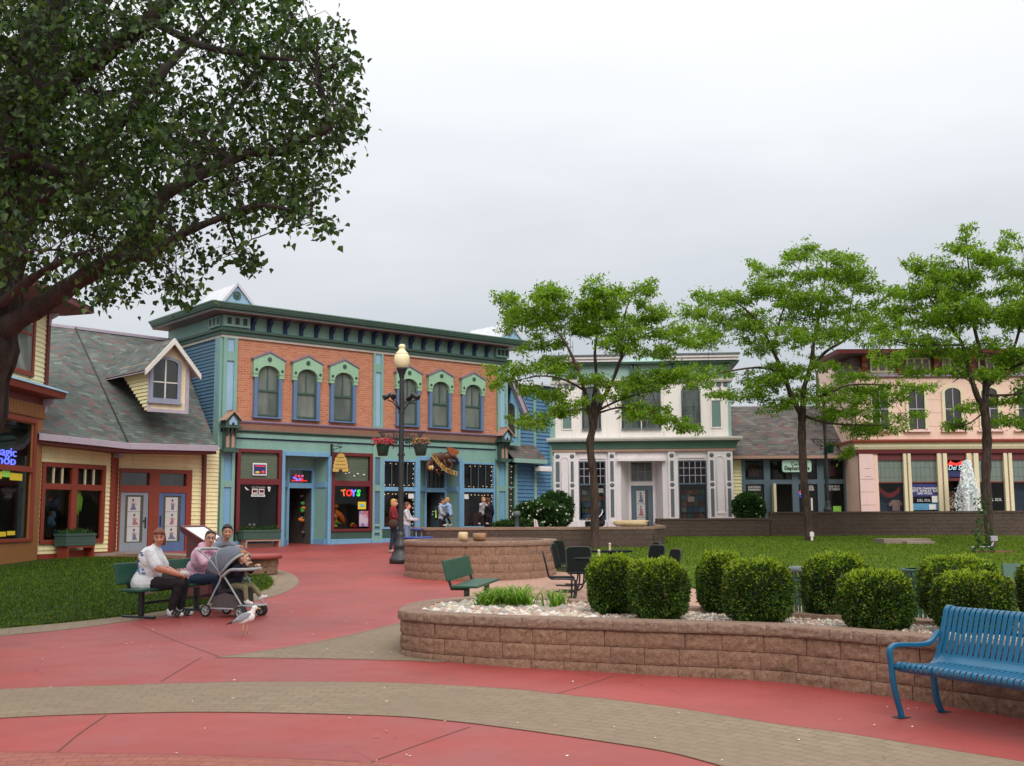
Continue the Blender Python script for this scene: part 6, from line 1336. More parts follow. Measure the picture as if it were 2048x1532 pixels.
def add_limb(m, px, nodes, base, seg=9):
    pts = [PD(x, y, D) for x, y, D, r in px]; rs = [r for *_, r in px]; sp_ = spline(pts, 5); rr = []
    for i in range(len(rs)-1): rr += list(np.linspace(rs[i], rs[i+1], 6)[:-1])
    rr.append(rs[-1]); rr = [r*(1+.09*math.sin(i*1.7)) for i, r in enumerate(rr)]
    i0 = len(m.v); m.tube([p-Vector(base) for p in sp_], rr, seg)
    if seg >= 16:
        pat = [math.sin(j*2.4)*.05+random.uniform(-.05, .05) for j in range(seg)]
        for k in range(len(sp_)):
            c_ = sp_[k]-Vector(base)
            for j in range(seg): q = i0+k*seg+j; m.v[q] = tuple(c_+(Vector(m.v[q])-c_)*(1+pat[j]+random.uniform(-.03, .03)))
    for p, r in zip(sp_, rr): nodes.append((tuple(p), r, .15 if r > .1 else 0))
def twig(m, a, b, r0, r1, base, sag=.08, n=4, seg=5, wob=.05):
    a, b = Vector(a), Vector(b); L = (b-a).length; P = []
    for i in range(n+1):
        t_ = i/n; p = a.lerp(b, t_); p.z += math.sin(pi*t_)*sag*L; 
        if 0 < i < n: p += Vector((random.uniform(-1, 1), random.uniform(-1, 1), random.uniform(-1, 1)))*wob*L
        P.append(p-Vector(base))
    m.tube(P, list(np.linspace(r0, r1, n+1)), seg, cap=False); return [p+Vector(base) for p in P]
# ---- the big poplar at the left edge
bp = G(-150, 1310); base = (bp.x, bp.y, gz(bp.y)); T = thing('poplar_tree', 'big dark old poplar at the left edge, leafy limbs reaching over the lawn', 'tree', base)
nodes = []; m = MB()
add_limb(m, [(-150,1330,13,.50),(-132,1150,12.9,.42),(-78,900,12.8,.36),(-36,717,12.7,.335),(-18,600,12.7,.325),(-4,450,12.7,.30),(40,250,12.6,.26),(88,60,12.5,.22),(115,-150,12.4,.18),(120,-420,12.4,.10)], nodes, base, 44)
tr = m.build('trunk', M['bark'], T)
m = MB()
limbs = [[(-22,684,12.7,.12),(26,646,12.5,.125),(95,603,12.2,.11),(172,551,11.9,.10),(241,512,11.8,.09)],
 [(241,512,11.8,.11),(293,448,11.8,.085),(319,396,11.85,.08),(366,368,11.9,.072),(430,335,12,.064),(500,305,12,.06),(577,302,12,.055),(616,271,12,.055),(659,254,12,.05),(650,207,12,.036),(633,142,12,.022),(636,80,12,.012)],
 [(241,512,11.8,.09),(301,508,11.6,.06),(360,470,11.5,.05),(430,440,11.4,.036),(520,410,11.4,.024),(620,430,11.4,.010)],
 [(-5,470,12.7,.2),(26,405,12.6,.15),(80,385,12.5,.125),(108,345,12.5,.11),(181,302,12.6,.09),(215,271,12.7,.08),(319,151,13,.06),(353,112,13.1,.05),(431,34,13.3,.035),(520,-50,13.5,.02)],
 [(60,398,12.5,.13),(100,386,12.3,.115),(130,382,12.15,.11)], [(108,345,12.5,.07),(100,290,12.4,.055),(82,230,12.3,.04),(70,150,12.2,.03)],
 [(50,230,12.6,.15),(150,150,12.3,.12),(230,90,12.1,.11),(300,40,11.9,.09),(380,-40,11.8,.06)], [(-10,330,12.6,.12),(60,300,11.8,.08),(90,330,11.6,.05),(150,340,11.4,.03)],
 [(0,470,12.7,.16),(-150,380,13.2,.12),(-320,280,13.6,.07),(-480,150,13.8,.03)], [(60,150,12.6,.14),(-80,20,13,.1),(-240,-120,13.4,.05)], [(-10,520,12.7,.16),(30,470,14,.12),(120,400,15.4,.07),(240,330,16.4,.04)],
 [(300,40,11.9,.05),(400,90,11.6,.04),(500,110,11.5,.03),(590,120,11.4,.015)], [(366,368,11.9,.05),(420,290,12.4,.04),(470,200,12.6,.03),(540,120,12.7,.02),(590,40,12.8,.012)], [(-10,620,12.7,.08),(60,560,11.7,.05),(130,520,11.2,.03),(180,500,11,.015)]]
for l in limbs: add_limb(m, l, nodes, base, 22 if l[0][3] > .15 else 10)
HULL = [Vector((x, y)) for x, y in [(-60,560),(60,545),(130,560),(170,575),(205,595),(260,580),(330,560),(390,590),(385,560),(350,530),(420,520),(500,525),(515,505),(470,470),(560,440),(640,455),(662,430),(640,380),(600,345),(640,335),(690,310),(680,270),(722,240),(690,215),(700,170),(715,140),(690,100),(680,60),(640,55),(600,10),(590,-60),(520,-200),(400,-330),(150,-430),(-200,-380),(-500,-150),(-560,150),(-480,400),(-250,560)]]
def hull_pt():
    while True:
        x, y = rng.uniform(-560, 725), rng.uniform(-430, 600)
        if inpoly(x+22*math.sin(y*.045+1)+14*math.sin(y*.11), y+20*math.sin(x*.05)+13*math.sin(x*.12+2), HULL): return x, y
sec = []
for _ in range(170):
    x, y = hull_pt(); D = rng.uniform(10.6, 15.2) if x < 420 else rng.uniform(11.2, 13.6); p = PD(x, y, D); sec.append(tuple(p))
sec.sort(key=lambda p: min((Vector(p)-Vector(n_[0])).length for n_ in nodes))
sn = list(nodes)
for p in sec:
    a = near(p, sn); P = twig(m, a[0], p, min(a[1]*.6, .028), .007, base, .10, 6, 6)
    for i, q in enumerate(P[1:]): sn.append((tuple(q), .012, .0))
cl = []; tries = 0
def dens(p): return math.sin(p.x*1.9+1)+math.sin(p.z*2.3+p.y)+math.sin(p.y*1.7+2)+math.sin((p.x+p.z)*3.1)
while len(cl) < 3300 and tries < 60000:
    tries += 1; x, y = hull_pt(); D = rng.uniform(10.4, 15.6) if x < 380 else rng.uniform(11, 14)
    if x < -60 or y < -60:
        if rng.random() < .55: continue
    p = PD(x, y, D)
    if dens(p) < (-1.05 if x > 330 else -1.9): continue
    if x > 330 and rng.random() < .42: continue
    if y > 440 and x > 60 and rng.random() < .38: continue
    a = near(p, sn); d = (Vector(a[0])-p).length
    if d > 1.1: continue
    cl.append((p, a))
for x, y, k in ((205,590,2),(215,578,2),(265,585,2),(385,585,3),(372,572,3),(340,560,2),(500,520,4),(510,510,3),(470,505,2),(655,452,3),(645,440,3),(560,440,2),(712,240,3),(720,248,1),(705,165,2),(710,130,3),(690,112,2),(640,48,3),(678,60,2),(595,5,2),(690,320,2),(640,350,3),(660,318,2),(420,520,2),(160,590,1),(240,560,2)):
    for _ in range(k): p = PD(x+rng.uniform(-8, 8), y+rng.uniform(-8, 8), 11.6+rng.uniform(-.3, .5)); cl.append((p, near(p, sn)))
LC = []
for p, a in cl:
    twig(m, a[0], p, .006, .0025, base, .10, 3, 4, .08); k = int(rng.integers(9, 18)); o_ = rng.normal(size=(k, 3))*np.array([.08, .08, .075]); LC.append(np.array(p)+o_-np.array([0, 0, .03]))
m.build('branches', M['bark'], T); LC = np.concatenate(LC); leaves('crown', LC, .076, .88, .8, CW, T, [.40, .42, .18], base=base, wp=.24)
print('poplar leaves', len(LC))

# ---- honey locusts on the right
def locust(label, trunk, limbs_, pads, D0, dens_=1.0, seed=1, spread=1.2):
    r = np.random.default_rng(seed); b0 = PD(trunk[0][0], trunk[0][1], trunk[0][2]); base = (b0.x, b0.y, gz(b0.y)-.03)
    T = thing('honey_locust_tree', label, 'tree', base, 0, 'young locust trees on the lawn'); nodes = []; m = MB(); add_limb(m, trunk, nodes, base, 12); m.build('trunk', M['bark2'], T); m = MB()
    for l in limbs_: add_limb(m, l, nodes, base, 7)
    allc = []; P3 = []
    for cx, cy, rx, ry in pads:
        for rep in range(4): q = r.uniform(.45, .8); P3.append((PD(cx+r.uniform(-.75, .75)*rx, cy+r.uniform(-1.0, 1.0)*ry, D0+r.uniform(-spread, spread)*(1.2 if rep else .5)), rx*D0/FPX*q, ry*D0/FPX*q*1.15))
    P3.sort(key=lambda q: min((q[0]-Vector(n_[0])).length for n_ in nodes)); sn = list(nodes)
    for c, rx, rz in P3:
        a = near(c, sn); P = twig(m, a[0], c-Vector((0, 0, rz*.3)), min(a[1]*.6, .035), .01, base, -.06, 5, 5)
        for q in P[1:]: sn.append((tuple(q), .014, .02))
        k = int(410*dens_*rx*rz*(.8+.6*r.random())/.17)+16; nt_ = max(4, k//20)
        ang = r.uniform(0, 2*pi, nt_); rad_ = np.sqrt(r.uniform(0, 1, nt_)); tz = r.normal(size=nt_)*.42; tips = np.stack([np.cos(ang)*rad_*rx*1.12, np.sin(ang)*rad_*rx*.95, tz*rz+(.25*rz)*(1-rad_**2)], 1)+np.array(c)
        for tpt in tips: 
            if r.random() < .5: twig(m, tuple(c), tuple(tpt), .008, .004, base, .05, 2, 3)
        for tpt in tips: kk = k//nt_; allc.append(tpt+r.normal(size=(kk, 3))*np.array([.095, .095, .055]))
    m.build('branches', M['bark2'], T); A = np.concatenate(allc); leaves('crown', A, .15, .36, .35, HL, T, [.3, .45, .25], nrmup=.8, base=base); print(label[:20], len(A))
    return T
locust('locust tree in front of the white shop, standing by the cafe tables',
 [(1188,1104,37,.155),(1190,1040,37,.135),(1188,960,37,.13),(1180,890,37,.13),(1188,845,37,.12),(1188,800,37,.10)],
 [[(1184,850,37,.09),(1176,815,36.9,.075),(1167,775,36.8,.065),(1148,721,36.6,.05),(1123,674,36.5,.04),(1090,640,36.4,.025),(1060,615,36.3,.012)], [(1188,845,37,.09),(1198,815,37.1,.08),(1226,759,37.2,.06),(1242,718,37.2,.055),(1262,690,37.4,.04),(1300,665,37.5,.025),(1350,660,37.6,.01)],
  [(1188,800,37,.08),(1192,750,37.3,.06),(1190,700,37.5,.05),(1200,640,37.6,.035),(1210,590,37.6,.015)], [(1167,780,36.8,.04),(1130,760,36.2,.035),(1080,752,35.8,.025),(1020,765,35.5,.012)], [(1198,820,37.1,.045),(1240,800,37.2,.035),(1290,785,37.5,.02),(1350,775,38,.01)],
  [(1200,825,37,.035),(1240,815,36.5,.03),(1290,820,36,.02),(1340,840,35.8,.01)], [(1242,718,37.2,.04),(1245,660,37,.03),(1255,610,36.8,.02),(1270,590,36.8,.01)], [(1176,815,36.9,.03),(1130,825,36.4,.022),(1080,840,36,.01)]],
 [(1030,600,32,18),(1018,628,26,15),(1070,592,32,20),(1110,585,35,18),(1060,640,50,18),(1120,632,55,24),(1198,575,30,22),(1190,610,36,20),(1245,600,28,22),(1225,632,48,20),(1290,598,20,22),(1275,640,44,18),(1310,630,24,12),(1335,672,46,14),(1360,690,24,12),(1180,660,55,18),(1250,688,52,16),(1310,700,42,12),(1098,682,40,15),(1040,700,22,8),
  (1030,745,48,14),(1000,765,22,10),(1090,732,44,16),(1140,745,35,12),(1060,778,34,10),(1128,798,44,18),(1160,815,36,12),(1040,838,48,9),(1080,852,26,8),(1100,822,30,10),(1262,768,52,14),(1312,756,52,13),(1362,748,46,12),(1400,762,30,10),(1230,790,30,9),(1262,820,34,12),(1305,832,46,16),(1350,846,38,12),(1200,760,30,10),(1270,660,40,14)], 37, 1.0, 3)
locust('locust tree in front of the brown-roofed shop, middle one of the three',
 [(1620,1086,42.7,.17),(1615,1030,42.7,.15),(1608,960,42.7,.15),(1604,880,42.7,.15),(1604,830,42.7,.15),(1603,815,42.7,.13)],
 [[(1603,830,42.7,.12),(1582,790,42.6,.10),(1566,745,42.5,.09),(1545,700,42.3,.06),(1520,650,42.1,.05),(1480,610,42,.03),(1440,590,42,.012)], [(1606,825,42.7,.12),(1607,780,42.8,.10),(1622,730,42.9,.09),(1628,680,43,.07),(1640,620,43.1,.05),(1650,560,43.2,.03),(1655,520,43.2,.012)],
  [(1622,740,42.9,.07),(1650,705,43.2,.06),(1690,680,43.5,.045),(1740,640,43.8,.03),(1780,610,44,.012)], [(1566,745,42.5,.05),(1520,735,42,.045),(1460,742,41.5,.03),(1400,755,41.3,.012)], [(1607,800,42.8,.06),(1650,790,42.4,.05),(1700,770,42,.035),(1780,770,41.8,.02),(1840,775,41.6,.01)],
  [(1604,830,42.7,.06),(1650,845,42.2,.045),(1710,850,41.8,.03),(1780,850,41.6,.012)], [(1545,700,42.3,.05),(1560,640,42.6,.04),(1580,580,42.8,.03),(1600,530,42.9,.012)], [(1690,680,43.5,.03),(1700,620,43.3,.025),(1710,560,43.2,.012)], [(1590,800,42.7,.035),(1540,800,42.4,.025),(1480,800,42.2,.012)]],
 [(1398,590,24,16),(1415,618,44,16),(1470,605,42,16),(1450,645,56,18),(1508,530,20,12),(1528,552,32,16),(1560,585,50,20),(1592,512,30,14),(1635,510,34,14),(1690,520,34,15),(1640,548,62,22),(1715,560,54,22),(1760,590,44,20),(1560,620,64,22),(1645,610,76,24),(1735,625,66,22),(1500,668,64,18),(1420,672,40,14),(1600,668,76,20),(1700,676,66,18),(1780,650,40,18),(1385,688,18,8),
  (1430,742,46,12),(1498,750,62,14),(1560,735,46,16),(1600,745,34,14),(1470,790,52,12),(1520,775,44,12),(1705,752,34,12),(1630,795,46,14),(1690,790,60,15),(1740,775,54,14),(1790,795,56,14),(1850,775,44,10),(1560,812,40,10),(1660,830,40,10),(1730,832,50,13),(1770,855,54,14),(1815,838,40,11),(1700,862,40,10),(1800,715,24,10),(1535,700,50,16),(1650,725,46,12),(1690,905,14,10)], 42.7, .85, 5)
locust('locust tree at the right edge with an ivy-covered trunk base beside the fountain',
 [(1982,1104,36.8,.17),(1978,1040,36.8,.15),(1972,960,36.8,.15),(1974,890,36.8,.15),(1972,840,36.8,.15),(1966,800,36.8,.13)],
 [[(1972,835,36.8,.12),(1950,780,36.7,.09),(1935,730,36.5,.08),(1925,690,36.4,.06),(1900,650,36.2,.045),(1870,610,36,.03),(1840,570,36,.012)], [(1970,815,36.8,.12),(1972,770,36.9,.11),(1965,720,37,.08),(1950,660,37.1,.06),(1940,600,37.2,.045),(1938,540,37.3,.03),(1930,480,37.3,.012)],
  [(1972,775,36.9,.08),(2000,745,37,.065),(2030,690,37.2,.05),(2045,620,37.4,.035),(2050,540,37.5,.015)], [(1925,690,36.4,.045),(1880,690,36,.035),(1830,690,35.8,.022),(1780,680,35.6,.01)], [(2000,745,37,.06),(2060,720,36.6,.045),(2120,690,36.3,.03),(2180,650,36,.015)],
  [(1972,790,36.8,.05),(2020,790,36.4,.04),(2080,780,36,.025),(2140,790,35.8,.01)], [(1950,770,36.7,.03),(1925,755,36.4,.025),(1905,765,36.2,.01)], [(1962,830,36.8,.03),(1930,850,36.4,.02),(1890,845,36.2,.01)]],
 [(1932,470,14,20),(1930,500,30,16),(1958,500,22,12),(1985,530,40,18),(2028,490,26,16),(2040,555,56,22),(1880,542,46,20),(1828,530,26,16),(1842,572,54,20),(1925,570,64,22),(1805,605,34,20),(1868,632,74,24),(1958,640,74,22),(2038,640,62,24),(1788,668,54,18),(1850,690,64,16),(1940,700,70,18),(2030,722,56,24),(1830,738,44,10),(1985,758,40,18),(2060,775,44,24),(1900,742,36,10),(1940,815,26,8),(1900,850,30,9),(2000,838,34,9),(1765,720,20,10),(2015,800,34,10),
  (2120,600,66,28),(2130,700,60,24),(2150,510,50,24),(2110,800,50,18),(2190,640,50,24),(2180,760,50,18),(2010,590,40,18),(1900,600,50,18),(2060,850,26,10)], 36.8, .95, 8)

# ---- clipped yew shrubs in the front planter
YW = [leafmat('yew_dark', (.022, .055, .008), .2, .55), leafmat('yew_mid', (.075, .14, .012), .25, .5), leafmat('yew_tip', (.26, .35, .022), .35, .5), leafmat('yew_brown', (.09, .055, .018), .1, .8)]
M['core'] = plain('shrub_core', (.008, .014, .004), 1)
def shrub(label, x, y, zb, rx, ry, h, n, mats, size, core=M['core'], name='clipped_shrub', group=None, seed=0, tipk=.6, square=.62, aspect=.42, cat='shrub'):
    r = np.random.default_rng(seed); T = thing(name, label, cat, (x, y, zb), 0, group); d = r.normal(size=(n, 3)); d = np.sign(d)*np.abs(d)**(1.45 if square < .8 else 1.05); d /= np.linalg.norm(d, axis=1)[:, None]
    e = square; s = np.sign(d)*np.abs(d)**e; s /= (np.abs(s)**(2/e)).sum(1)[:, None]**(e/2); ph = r.uniform(0, 6, 3)
    az = np.arctan2(d[:, 1], d[:, 0]); lump = 1+.055*np.sin(3*az+ph[0])*d[:, 2]+.05*np.sin(5*az+ph[1]+4*d[:, 2])+.05*np.sin(9*az+ph[2]-7*d[:, 2])
    rr = lump*(1-np.abs(r.normal(size=n))*.07)*(1+.05*(r.random(n) > .93)); P = s*rr[:, None]*np.array([rx, ry, h/2])+np.array([0, 0, h*.52])
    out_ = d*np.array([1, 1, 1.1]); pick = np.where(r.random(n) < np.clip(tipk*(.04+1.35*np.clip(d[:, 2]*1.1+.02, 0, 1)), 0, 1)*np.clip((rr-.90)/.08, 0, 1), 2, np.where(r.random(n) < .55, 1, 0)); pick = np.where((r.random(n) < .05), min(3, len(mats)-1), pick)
    dd = out_+r.normal(size=(n, 3))*.45; dd /= np.linalg.norm(dd, axis=1)[:, None]; q = unit(n); sd_ = np.cross(dd, q); sd_ /= np.linalg.norm(sd_, axis=1)[:, None]; L = r.uniform(.7, 1.3, n)[:, None]*size; w_ = L*aspect
    V = np.stack([P-dd*L*.5, P+sd_*w_, P+dd*L, P-sd_*w_], 1).reshape(-1, 3); V[:, 2] = np.maximum(V[:, 2], .0)
    mesh_np('foliage', V, np.arange(4*n).reshape(n, 4), mats, T, mi=pick)
    m = MB(); i0 = 0; m.ball((0, 0, 0), 1, 20, 12); vv = np.array(m.v); s2 = np.sign(vv)*np.abs(vv)**e; s2 /= np.maximum(1e-6, (np.abs(s2)**(2/e)).sum(1))[:, None]**(e/2); vv = s2*np.array([rx, ry, h/2])*.76+np.array([0, 0, h*.50]); vv[:, 2] = np.maximum(vv[:, 2], .01); m.v = [tuple(q) for q in vv]; m.build('dark_core', core, T)  # solid near-black core, added for the dark inside of the foliage
    return T
yl = ['leftmost clipped yew shrub in the planter, beside the river stones', 'second clipped yew from the left, close in front of the cafe table', 'narrow clipped yew half hidden behind its wider neighbour, third from the left', 'wide clipped yew in the middle of the planter, fourth from the left', 'tall rear clipped yew right of the green slatted rail end, fifth from the left', 'front clipped yew near the cap wall, sixth from the left', 'rear clipped yew behind the blue bench back', 'front clipped yew just behind the blue bench back', 'clipped yew cut off by the right edge of the picture']
for i, (cx, yt, yb, hwid, D) in enumerate([(1226,1107,1222,54,13.0),(1315,1113,1234,61,12.2),(1440,1101,1222,47,13.0),(1514,1114,1242,69,11.75),(1668,1106,1233,64,12.4),(1749,1138,1256,72,11.05),(1915,1113,1242,76,11.9),(1943,1142,1262,75,10.75),(2100,1120,1245,62,11.9)]):
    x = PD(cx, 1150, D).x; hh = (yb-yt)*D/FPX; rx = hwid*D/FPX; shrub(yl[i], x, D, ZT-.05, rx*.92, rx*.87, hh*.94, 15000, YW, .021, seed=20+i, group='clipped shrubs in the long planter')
RB = [leafmat('rose_leaf_dark', (.02, .055, .014)), leafmat('rose_leaf_mid', (.05, .12, .03)), leafmat('rose_leaf_pale', (.07, .14, .04)), leafmat('rose_leaf_dull', (.04, .07, .02))]
def blossoms(T, n, rx, ry, h, r_, mat, seed=1, zmin=.1):
    r = random.Random(seed); m = MB()
    for _ in range(n):
        a = r.uniform(0, 2*pi); t_ = r.uniform(zmin, 1); q = math.sqrt(max(0, 1-(2*t_-1)**2))*.98+.06; m.ball((math.cos(a)*rx*q, math.sin(a)*ry*q, h*t_), (r_*r.uniform(.7, 1.3),)*3, 6, 4)
    return m.build('blossoms', mat, T)
M['blossom'] = paint('white_blossom', (.72, .70, .62), .7, .1, 8)
x = PD(1082, 1030, 40).x; b = shrub('white flowering rose bush in the bed between the brick and white buildings', x, 40.2, 1.2, .95, .8, 1.0, 5200, RB, .09, name='rose_bush', seed=41, tipk=.3, square=.9); blossoms(b, 120, .97, .82, 1.02, .038, M['blossom'], 2)
x = PD(1108, 1030, 43).x; b = shrub('taller green rose bush at the corner of the white building', x, 42.5, 1.2, .7, .6, 1.35, 3600, RB, .09, name='rose_bush', seed=42, tipk=.3, square=.9); blossoms(b, 28, .7, .6, 1.35, .036, M['blossom'], 3)
x = PD(1498, 1020, 49).x; b = shrub('round green bush before the yellow end wall of the brown-roofed shop', x, 49.0, 1.42, .68, .6, 1.2, 4200, RB, .09, name='flowering_bush', seed=43, tipk=.3, square=.85); blossoms(b, 14, .68, .6, 1.2, .045, M['blossom'], 4)
x = PD(1035, 1050, 39).x; b = shrub('low green hedge plants along the mid wall', x, 39.2, 1.2, .85, .4, .35, 1800, RB, .08, name='low_bush', seed=44, tipk=.3, square=.9)
# day lilies, hostas
def blades(label, x, y, zb, n, h, spread, mats, w_=.014, name='daylily_clump', group=None, seed=1, cat='plant', partname='leaves'):
    r = random.Random(seed); T = thing(name, label, cat, (x, y, zb), 0, group); V = []; F_ = []; mi = []
    for _ in range(n):
        a = r.uniform(0, 2*pi); L = h*r.uniform(.6, 1.15); sp_ = spread*r.uniform(.4, 1.2); x0, y0 = r.gauss(0, spread*.22), r.gauss(0, spread*.22); k = 6; i = len(V); wx = w_*r.uniform(.7, 1.2)
        for j in range(k+1):
            t_ = j/k; rr_ = sp_*t_**1.25; zz = L*(1.55*t_-.95*t_*t_*(1+sp_/spread*.22)); ww = wx*(1-t_**2.2)+.0006
            cx, cy = x0+math.cos(a)*rr_, y0+math.sin(a)*rr_; V += [(cx-math.sin(a)*ww, cy+math.cos(a)*ww, max(.005, zz)), (cx+math.sin(a)*ww, cy-math.cos(a)*ww, max(.005, zz))]
        q = r.randrange(len(mats))
        for j in range(k): F_.append((i+2*j, i+2*j+1, i+2*j+3, i+2*j+2)); mi.append(q)
    mesh_np(partname, V, F_, mats, T, mi=mi); return T
DL = [leafmat('daylily_green', (.12, .24, .02), .45), leafmat('daylily_bright', (.24, .38, .05), .45)]
for i, (px, py, n, h, s, lb) in enumerate([(972,1214,80,.34,.30,'small daylily clump nearest the rounded end of the planter'),(1030,1212,190,.42,.50,'large spreading daylily clump in the planter'),(1002,1210,90,.38,.36,'daylily clump between the small and the large one'),(1112,1216,55,.40,.26,'thin upright daylily clump beside the leftmost shrub')]):
    p = PZ(px, py, ZT-.04); blades(lb, p.x, p.y, ZT-.05, n, h, s, DL, .010, group='daylily clumps in the planter', seed=60+i)
HS = [leafmat('hosta_green', (.06, .14, .03)), leafmat('hosta_pale', (.25, .36, .12))]
for i, (px, py, s) in enumerate([(15,1118,.42),(62,1114,.38),(90,1106,.36),(-30,1120,.5),(40,1106,.3)]):
    p = G(px, py); blades(['hosta clump cut by the left picture edge', 'hosta clump just right of the dark plaque', 'hosta clump at the foot of the yellow wall', 'hosta clump beyond the left edge under the window', 'small hosta clump behind the dark plaque'][i], p.x, p.y, gz(p.y), 60, .26, s, HS, .055, name='hosta_clump', group='hostas by the corner shop', seed=70+i)
p = G(1972, 1108); IV = blades('ivy growing round the foot of the right locust trunk', p.x-.05, p.y-.15, gz(p.y), 10, .1, .1, HS, .02, name='ivy_plant', seed=88)
r = np.random.default_rng(5); n = 420; t_ = r.uniform(0, 1, n); a = r.uniform(0, 6.3, n); P = np.stack([np.cos(a)*.22*(1.2-t_*.5)*(1+.4*np.sin(t_*14)), np.sin(a)*.2*(1.1-t_*.4)+.15, t_**1.5*1.7], 1); leaves('ivy_leaves', P, .075, .9, .3, RB, IV, [.4, .4, .15, .05])
m = MB(); m.lathe([(0, .05), (.6, .04), (.9, -.02)], seg=24); q = G(1985, 1106); o = m.build('mulch_ring', paint('rust_mulch', srgb(112, 56, 40), .95, .4, 9, .8)); o.location = (q.x, q.y, gz(q.y)+.02); o.scale = (1, .8, 1); tag(o, 'rust-coloured bark mulch round the right locust tree', 'mulch', kind='stuff')

# ---- grass blades on the lawns
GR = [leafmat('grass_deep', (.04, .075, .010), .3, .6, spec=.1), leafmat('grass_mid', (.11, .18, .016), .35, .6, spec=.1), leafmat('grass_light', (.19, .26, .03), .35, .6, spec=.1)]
def turf(name, label, poly, n, h, wd, zoff, box, mats, pr):
    V = []; F_ = []; c = 0
    X = rng.uniform(box[0], box[1], n*3); Y = rng.uniform(box[2], box[3], n*3); out_ = []
    P = np.array([(p.x, p.y) for p in poly]); ins = np.zeros(len(X), bool); j = len(P)-1
    for i in range(len(P)):
        with np.errstate(divide='ignore', invalid='ignore'): cond = ((P[i, 1] > Y) != (P[j, 1] > Y)) & (X < (P[j, 0]-P[i, 0])*(Y-P[i, 1])/(P[j, 1]-P[i, 1])+P[i, 0])
        ins ^= cond; j = i
    X = X[ins][:n]; Y = Y[ins][:n]; n = len(X); Z = .02*(np.minimum(Y, 50)-8)+zoff; a = rng.uniform(0, 2*pi, n); hh = rng.uniform(.5, 1.2, n)*h; ww = wd*rng.uniform(.6, 1.2, n); lean = rng.normal(size=(n, 2))*h*.45
    B = np.stack([X, Y, Z], 1); s = np.stack([np.cos(a)*ww, np.sin(a)*ww, np.zeros(n)], 1); V = np.stack([B-s, B+s, B+np.stack([lean[:, 0], lean[:, 1], hh], 1)], 1).reshape(-1, 3)
    return tag(mesh_np(name, V, np.arange(3*n).reshape(n, 3), mats, mi=rng.choice(len(mats), n, p=pr)), label, 'grass', kind='stuff')
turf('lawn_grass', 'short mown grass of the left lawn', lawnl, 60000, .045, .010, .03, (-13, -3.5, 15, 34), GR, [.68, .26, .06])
RL = [G(1020, 1097)] + law2 + [V3(16, 12), V3(22, 47.2), V3(5.9, 47.2), V3(4.75, 38)]
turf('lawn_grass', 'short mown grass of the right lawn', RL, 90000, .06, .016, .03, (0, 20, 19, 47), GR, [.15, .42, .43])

# ragged grass along the lawn edges
ev = []; ef = []
for poly, dens_e in ((lawnl, 260), ([G(1020, 1097)] + law2, 160)):
    for a, b in zip(poly, poly[1:]):
        L_ = (b-a).length
        if L_ > 6: continue
        for _ in range(int(L_*dens_e)):
            t_ = rng.random(); p = a.lerp(b, t_); x, y = p.x+rng.normal()*.035, p.y+rng.normal()*.035; z_ = gz(y)+.012; h_ = rng.uniform(.02, .06); an = rng.uniform(0, 6.3); i = len(ev); lx, ly = rng.normal(size=2)*.025
            ev += [(x-.006*math.cos(an), y-.006*math.sin(an), z_), (x+.006*math.cos(an), y+.006*math.sin(an), z_), (x+lx, y+ly, z_+h_)]; ef.append((i, i+1, i+2))
tag(mesh_np('edge_grass', ev, ef, GR, mi=rng.choice(3, len(ef), p=[.5, .35, .15])), 'ragged grass blades along the lawn edges', 'grass', kind='stuff')
